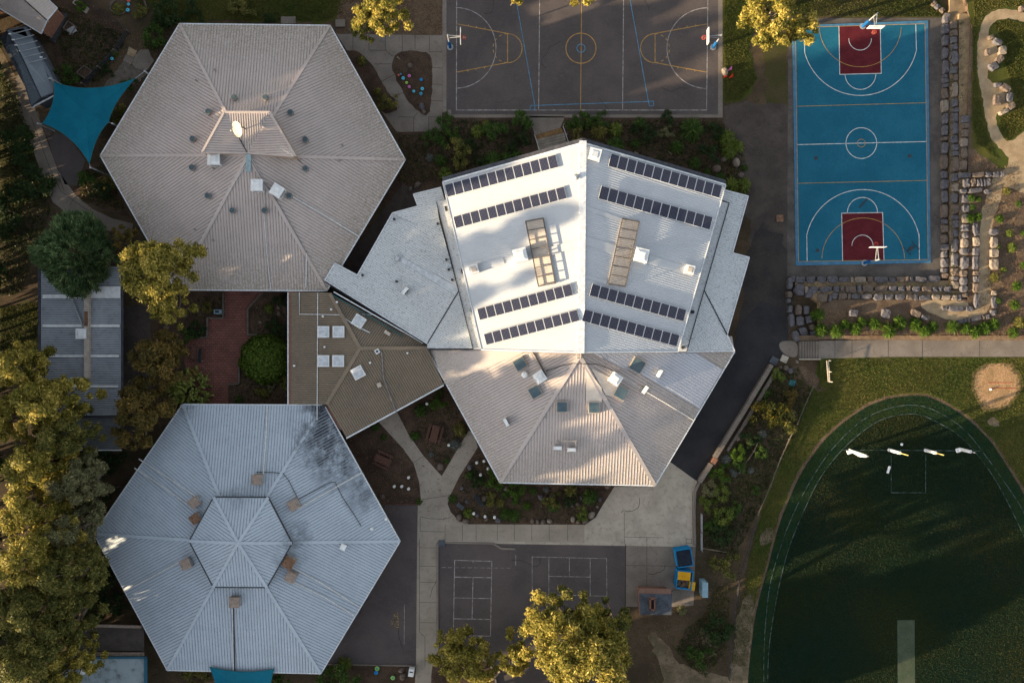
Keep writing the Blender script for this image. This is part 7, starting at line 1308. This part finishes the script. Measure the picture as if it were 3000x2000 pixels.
T_(2352, 80, 58, 10, 'leaf_gold', 'golden side crown reaching over the blue court corner', group=GT, n=9000, k=30, size=.22, seed=19, cr=(.18, .3))
T_(2235, -15, 60, 10, 'leaf_olive', 'olive tree at the top edge behind the bright golden one', group=GT, n=3000, k=20, size=.3, seed=20)
T_(1716, -32, 46, 9, 'leaf_gold', 'golden tree tip hanging over the far kerb of the grey court', group=GT, n=3000, k=20, size=.28, seed=21, cr=(.2, .32))
T_(1514, -26, 36, 9, 'leaf_gold', 'small golden tree tip at the kerb near the court arc', group=GT, n=2000, k=14, size=.28, seed=22, cr=(.2, .32))
T_(1705, 1928, 184, 14.0, 'leaf_gold', 'huge golden-topped eucalypt beside the brick hut and tennis grids', base=(1700, 1990), group=GT, n=54000, k=125, size=.24, seed=23, cr=(.10, .19), limbs=26, lobes=7)
T_(1660, 1795, 72, 11.5, 'leaf_olive', 'olive crown over the dashed tennis grid', base=(1672, 2015), group=GT, n=10000, k=34, size=.23, seed=24, cr=(.16, .26))
T_(1792, 1830, 72, 11.0, 'leaf_olive', 'olive crown reaching towards the wheelie bins', base=(1795, 1905), group=GT, n=12500, k=36, size=.23, seed=25, cr=(.16, .28))
T_(1365, 1940, 96, 7.5, 'leaf_gold', 'low golden tree in the round-cornered planter', base=(1362, 1985), group=GT, n=20000, k=54, size=.20, seed=26, cr=(.13, .24), limbs=18)
T_(1318, 1890, 46, 6.5, 'leaf_gold', 'small golden tree at the top of the round-cornered planter', base=(1325, 1965), group=GT, n=6500, k=24, size=.2, seed=27, cr=(.16, .28))
T_(1500, 1925, 60, 8, 'leaf_gold', 'golden crown filling the gap between the planter and the huge eucalypt', base=(1442, 1990), group=GT, n=4500, k=22, size=.28, seed=28, cr=(.16, .28))
# the big trees along the western edge
EDGE = [(40, 1075, 84, 14, 'leaf_gold', 'tall golden eucalypt beside the upper end of the long grey block'), (112, 1180, 92, 15.5, 'leaf_gold', 'tall golden eucalypt overlapping the corner of the long grey block'), (0, 1230, 80, 15, 'leaf_gold', 'golden eucalypt at the picture edge beside the grey lean-to'), (165, 1285, 84, 13, 'leaf_olive', 'olive eucalypt over the dark lean-to roof'),
        (85, 1370, 104, 15, 'leaf_gold', 'tallest golden-green eucalypt level with the fenced plot'), (205, 1420, 84, 12, 'leaf_grey', 'grey-green eucalypt between the fenced plot and the tall ones'), (60, 1500, 104, 14.5, 'leaf_gold', 'golden eucalypt level with the tip of the blue-grey roof'), (190, 1560, 74, 12.5, 'leaf_grey', 'grey-leaved eucalypt touching the tip of the blue-grey roof'),
        (60, 1640, 98, 18, 'leaf_gold', 'golden-edged eucalypt below the roof tip level'), (175, 1690, 92, 16, 'leaf_olive', 'dark olive eucalypt beside the sunlit roof streaks'), (50, 1790, 104, 18, 'leaf_olive', 'dark olive eucalypt beside the brown verandah'), (165, 1835, 84, 14, 'leaf_olive', 'shadowy eucalypt overhanging the brown verandah'), (70, 1930, 104, 17, 'leaf_olive', 'dark eucalypt in the bottom corner'), (180, 1965, 70, 13, 'leaf_gold', 'yellow-lit eucalypt over the pale blue shed')]
for i, (x, y, r_, h, lf, lb) in enumerate(EDGE): T_(x, y, r_, h, lf, lb, group='tall trees along the western edge', n=int(r_ * r_ * 3.2), k=int(r_ * .8), size=.215, seed=40 + i, cr=(.14, .27), limbs=14, h0=.25, base=(min(x + 90, [98, 100, 95, 100, 230, 290, 250, 300, 240, 300, 150, 170, 150, 165][i]), 1000 + (y - 1000) * .9 if i not in (3, 11, 13) else y - 10))
# trees added out of view west and south to shape the shade
OUTT = [(-70, -420, 5.0, 22), (-90, -260, 5, 22), (-60, -110, 5, 21), (-100, 20, 5, 21), (-60, 130, 4.6, 20), (-110, 240, 5, 19), (-70, 350, 4.6, 17), (-150, 430, 4.6, 16), (-60, 470, 4.4, 17), (-110, 535, 3.4, 16), (-150, 660, 4.6, 13), (-55, 690, 4.0, 12.5), (-130, 825, 3.4, 17), (-60, 875, 3.8, 16.5), (-140, 900, 4.8, 15), (-60, 960, 4.6, 14), (-110, 1060, 3.0, 21), (-70, 1170, 4.4, 13), (-120, 1275, 3.2, 23.5), (-70, 1350, 4.0, 13), (-120, 1420, 2.8, 21), (-70, 1500, 4.2, 12), (-110, 1590, 4.2, 12), (-70, 1690, 4.6, 19), (-120, 1780, 5, 20.5), (-70, 1900, 5, 20), (-60, 2030, 5, 18), (60, 2130, 5, 18), (190, 2150, 4.6, 17), (330, 2190, 4.2, 15), (-160, 2250, 5.5, 19), (20, 2330, 5.5, 18), (1640, 2150, 5.0, 12.5), (1800, 2120, 4.2, 10.5), (1440, 2150, 4.0, 12), (1080, 2190, 4.5, 11)]
for i, (x, y, rm, h) in enumerate(OUTT):
    bx, by, _ = P(x, y); k_ = (CH - h * .78) / CH / PXM
    T_(1500 + bx / k_, 1000 - by / k_, rm * PXM * 94 / (94 - h * .8), h, 'leaf_olive', f'eucalypt outside the grounds, {ORD[i + 1]} along the boundary', group='boundary trees', n=7000, k=60, size=.8, seed=80 + i, cr=(.2, .34), limbs=6, h0=.12)

for i in range(26):  # shrubs added past the western edge to keep low sun off the ground
    shrub(-62 - (i % 2) * 40, -120 + i * 86, 78, f'tall shrub added to block low sun, {ORD[i + 1]} along the western edge', 'bush', 'leaf_dark', 'added sun-blocking shrubs', hf=1.9)
# ---- loose litter: fallen leaves and twigs on the beds
def litter(name, polys, n, size, m, seed, z=.02):
    rs = np.random.RandomState(seed); pts = []
    for poly in polys:
        xs = [p[0] for p in poly]; ys = [p[1] for p in poly]; k = 0
        while k < n // len(polys):
            x, y = rs.uniform(min(xs), max(xs)), rs.uniform(min(ys), max(ys)); ins = False; j = len(poly) - 1
            for i in range(len(poly)):
                if (poly[i][1] > y) != (poly[j][1] > y) and x < (poly[j][0] - poly[i][0]) * (y - poly[i][1]) / (poly[j][1] - poly[i][1]) + poly[i][0]: ins = not ins
                j = i
            k += 1
            if ins: pts.append(P(x, y, z))
    c = np.array(pts); n = len(c); a = rs.random(n) * 6.283; s = size * rs.uniform(.5, 1.4, n); tz = rs.uniform(-.3, .3, n)
    u = np.stack([np.cos(a), np.sin(a), tz], 1) * s[:, None]; v = np.stack([-np.sin(a), np.cos(a), tz], 1) * s[:, None] * .6; c[:, 2] += s * .4
    me = quad_mesh(name, c, u, v, rs.random(n), m); o = bpy.data.objects.new(name, me); COL.objects.link(o); tag(o, kind='stuff')
litter('leaf_litter', [[(1165, 350), (2113, 350), (2190, 470), (2170, 570), (1160, 600)], [(1010, 1285), (1250, 1120), (1300, 1110), (1480, 1420), (1790, 1425), (1712, 1536), (1345, 1533), (1130, 1490)], [(150, -30), (376, 96), (530, 75), (300, 460), (170, 245)], [(990, 0), (1296, 0), (1296, 100), (985, 98)], [(2268, 1062), (2340, 1060), (2240, 1480), (2130, 1960), (1900, 2000), (1900, 1800), (2050, 1700), (2050, 1400)], [(560, 870), (840, 870), (840, 1180), (440, 1180)]], 26000, .075, M['leafbits'], 3)
litter('leaf_litter', [[(2150, 350), (2310, 350), (2310, 1000), (2180, 980)], [(1310, 0), (2100, 0), (2100, 335), (1320, 335)], [(1290, 1600), (1830, 1600), (1830, 2000), (1290, 2000)], [(0, 860), (112, 860), (112, 1200), (0, 1200)], [(360, 1180), (440, 900), (440, 1200)]], 2600, .05, M['leafbits'], 4)
litter('leaf_litter', [[(2335, 85), (2712, 75), (2716, 755), (2340, 760)]], 260, .045, M['leafbits'], 14, z=.08)
b = MB(); r = random.Random(9)
for x, y, a, L in [(1420, 40, .3, 14), (1600, 200, 2.4, 16), (1900, 30, 1.2, 12), (2010, 260, 2.9, 11), (1750, 290, .1, 13), (1340, 1900, 1.0, 9), (1500, 1640, .2, 15), (1650, 1780, 1.8, 9), (1110, 1600, 1.3, 16), (1050, 1800, .6, 10), (1180, 1900, 1.9, 9), (2160, 1150, .9, 13), (2100, 1290, 1.2, 9), (1900, 1680, .4, 9), (1960, 1740, 1.5, 5), (1450, 300, .2, 9), (1820, 1500, .3, 12), (1260, 1750, 1.4, 8)]:
    pts = [(x, y)]
    for i in range(L): a += r.gauss(0, .35); pts.append((pts[-1][0] + 7 * math.cos(a), pts[-1][1] - 7 * math.sin(a)))
    b.line(W2(pts), r.uniform(.03, .055), .0215 + r.random() * .002)
struct('surface_cracks', b, mat('crack', (.022, .020, .020), (.04, .036, .034), 2, fine=.2), loc=(0, 0, 0))
M['leaf_cover'] = leafmat('leaf_cover', (.02, .034, .010), (.055, .06, .018), (.13, .10, .035))
def tufts(name, polys, n, size, m, seed, z=.02, hgt=.6, zf=None):
    rs = np.random.RandomState(seed); pts = []; A = [abs(sum(p[i][0] * p[i - 1][1] - p[i - 1][0] * p[i][1] for i in range(len(p)))) / 2 for p in polys]; tot = sum(A)
    for poly, ar in zip(polys, A):
        pa = np.array(poly, float); k = int(n * ar / tot * 1.0); x = rs.uniform(pa[:, 0].min(), pa[:, 0].max(), k * 3); y = rs.uniform(pa[:, 1].min(), pa[:, 1].max(), k * 3); ins = np.zeros(len(x), bool); j = len(pa) - 1
        for i in range(len(pa)):
            c_ = ((pa[i, 1] > y) != (pa[j, 1] > y)) & (x < (pa[j, 0] - pa[i, 0]) * (y - pa[i, 1]) / (pa[j, 1] - pa[i, 1] + 1e-9) + pa[i, 0]); ins ^= c_; j = i
        q = np.stack([x[ins], y[ins]], 1)[:k]; keep = ~(((q[:, 0] > 2626) & (q[:, 0] < 2682) & (q[:, 1] > 1813)) | (np.hypot(q[:, 0] - 2918, q[:, 1] - 1128) < 64 + 8 * np.sin(q[:, 0] * .7)) | (np.hypot(q[:, 0] - 2910, q[:, 1] - 1238) < 16)); pts.append(q[keep])
    q = np.concatenate(pts); k_ = (CH - z) / CH / PXM; n = len(q); s = size * rs.uniform(.6, 1.4, n); c = np.stack([(q[:, 0] - 1500) * k_, (1000 - q[:, 1]) * k_, z + s * .55 + (zf(q[:, 0], q[:, 1]) if zf else 0)], 1)
    a = rs.random(n) * 6.283; el = rs.uniform(.5, 1.2, n); u = np.stack([np.cos(a) * np.cos(el), np.sin(a) * np.cos(el), np.sin(el)], 1) * s[:, None] * hgt; v = np.stack([-np.sin(a), np.cos(a), rs.uniform(-.2, .2, n)], 1) * s[:, None]
    patch_ = .5 + .28 * np.sin(c[:, 0] * .35 + 1.3 * np.sin(c[:, 1] * .22)) + .2 * np.sin(c[:, 1] * .5 + c[:, 0] * .13)
    me = quad_mesh(name, c, u, v, np.clip(patch_ * .7 + rs.normal(0, .22, n), 0, 1), m); o = bpy.data.objects.new(name, me); COL.objects.link(o); tag(o, kind='stuff')
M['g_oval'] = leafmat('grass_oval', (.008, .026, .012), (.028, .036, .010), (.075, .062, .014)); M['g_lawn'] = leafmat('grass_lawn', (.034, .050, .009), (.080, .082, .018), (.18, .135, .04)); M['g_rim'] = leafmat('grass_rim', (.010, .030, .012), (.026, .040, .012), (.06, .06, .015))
tufts('ground_cover', [[(1165, 395), (1296, 392), (1300, 352), (1545, 352), (1562, 420), (1300, 530), (1165, 540)], [(1660, 352), (2110, 352), (2190, 470), (2160, 560), (1900, 480), (1720, 420)]], 5500, .16, M['leaf_cover'], 31)
tufts('ground_cover', [[(1350, 1400), (1400, 1320), (1470, 1425), (1780, 1430), (1712, 1530), (1345, 1530)], [(1205, 1205), (1300, 1130), (1370, 1255), (1296, 1380), (1245, 1320)], [(570, 870), (650, 870), (640, 920), (560, 980)], [(735, 900), (840, 880), (840, 1180), (680, 1175), (710, 1070), (765, 1000)]], 3000, .13, M['leaf_cover'], 32)
tufts('ground_cover', [[(2270, 1090), (2340, 1075), (2380, 1150), (2300, 1330), (2230, 1480), (2150, 1640), (2060, 1600), (2060, 1440), (2120, 1370)], [(2010, 1840), (2060, 1800), (2100, 1720), (2140, 1700), (2130, 1900), (2070, 1985), (2020, 1950), (1975, 1900)], [(0, 180), (60, 300), (110, 480), (150, 620), (60, 860), (0, 870)], [(230, 510), (300, 480), (370, 620), (240, 590)], [(150, 10), (360, 100), (365, 130), (290, 240), (200, 240)]], 15000, .15, M['leaf_cover'], 33)
def bank(x, y): t = np.interp(x, [p[0] for p in PX_], [p[1] for p in PX_]); e = np.interp(x, [p[0] for p in PX_], [p[2] for p in PX_]); return np.clip(t * (e - y) / (e - 1046), 0, None)
tufts('grass', [INN + [(3060, 2050)]], 190000, .060, M['g_oval'], 21, z=.012)
tufts('grass', [INN[::-1] + [(2190, 2050)] + OV[1:20] + [(3080, 1640)]], 80000, .055, M['g_rim'], 22, z=.008)
tufts('grass', [[(2410, 1052), (3010, 1050), (3010, 1440), (2952, 1360), (2904, 1285), (2849, 1230), (2808, 1199), (2760, 1171), (2712, 1151), (2665, 1150), (2601, 1158), (2530, 1184), (2466, 1228), (2400, 1286), (2338, 1376), (2287, 1495), (2240, 1670), (2205, 1800), (2188, 1950), (2140, 1950), (2160, 1780), (2200, 1600), (2240, 1480), (2300, 1340), (2350, 1200), (2390, 1140)], [(365, -10), (1000, -10), (1005, 38), (955, 62), (525, 60), (455, 38)], [(2120, -10), (2180, -10), (2210, 60), (2190, 150), (2218, 230), (2170, 295), (2120, 300)], [(2230, -5), (2755, -5), (2755, 50), (2320, 48), (2240, 60)], [(0, 900), (110, 885), (114, 1060), (0, 1150)]], 80000, .075, M['g_lawn'], 23, z=.004, zf=lambda x, y: np.where((x > 2380) & (y > 1000) & (y < 1140), bank(x, y), 0))
tufts('grass', [[(2850, 0), (3005, 0), (3005, 28), (2940, 20), (2890, 35), (2866, 75), (2856, 150), (2862, 240), (2880, 330), (2895, 400), (2925, 470), (2860, 420), (2848, 340)], [(2905, 70), (2950, 55), (3005, 75), (3005, 370), (2950, 415), (2930, 380), (2925, 345), (2968, 330), (2980, 290), (2960, 240), (2940, 190), (2955, 140), (2930, 105)]], 16000, .075, M['g_lawn'], 24, z=1.0)
tufts('ground_cover', [[(2782, 50), (2795, 50), (2795, 840), (2782, 840)], [(2812, 60), (2822, 60), (2822, 860), (2812, 860)], [(2320, 830), (2790, 830), (2790, 838), (2320, 838)], [(2400, 857), (2820, 857), (2820, 864), (2400, 864)], [(2840, 600), (2852, 600), (2852, 880), (2840, 880)]], 700, .12, M['leaf_cover'], 41, z=.72)
litter('dry_grass', [[(2846, 440), (2925, 490), (2985, 470), (3000, 990), (2920, 990), (2860, 950), (2910, 640), (2846, 600)], [(2400, 900), (2780, 945), (3000, 950), (3000, 985), (2400, 985)]], 9000, .10, M['leafbits'], 6, z=1.02)
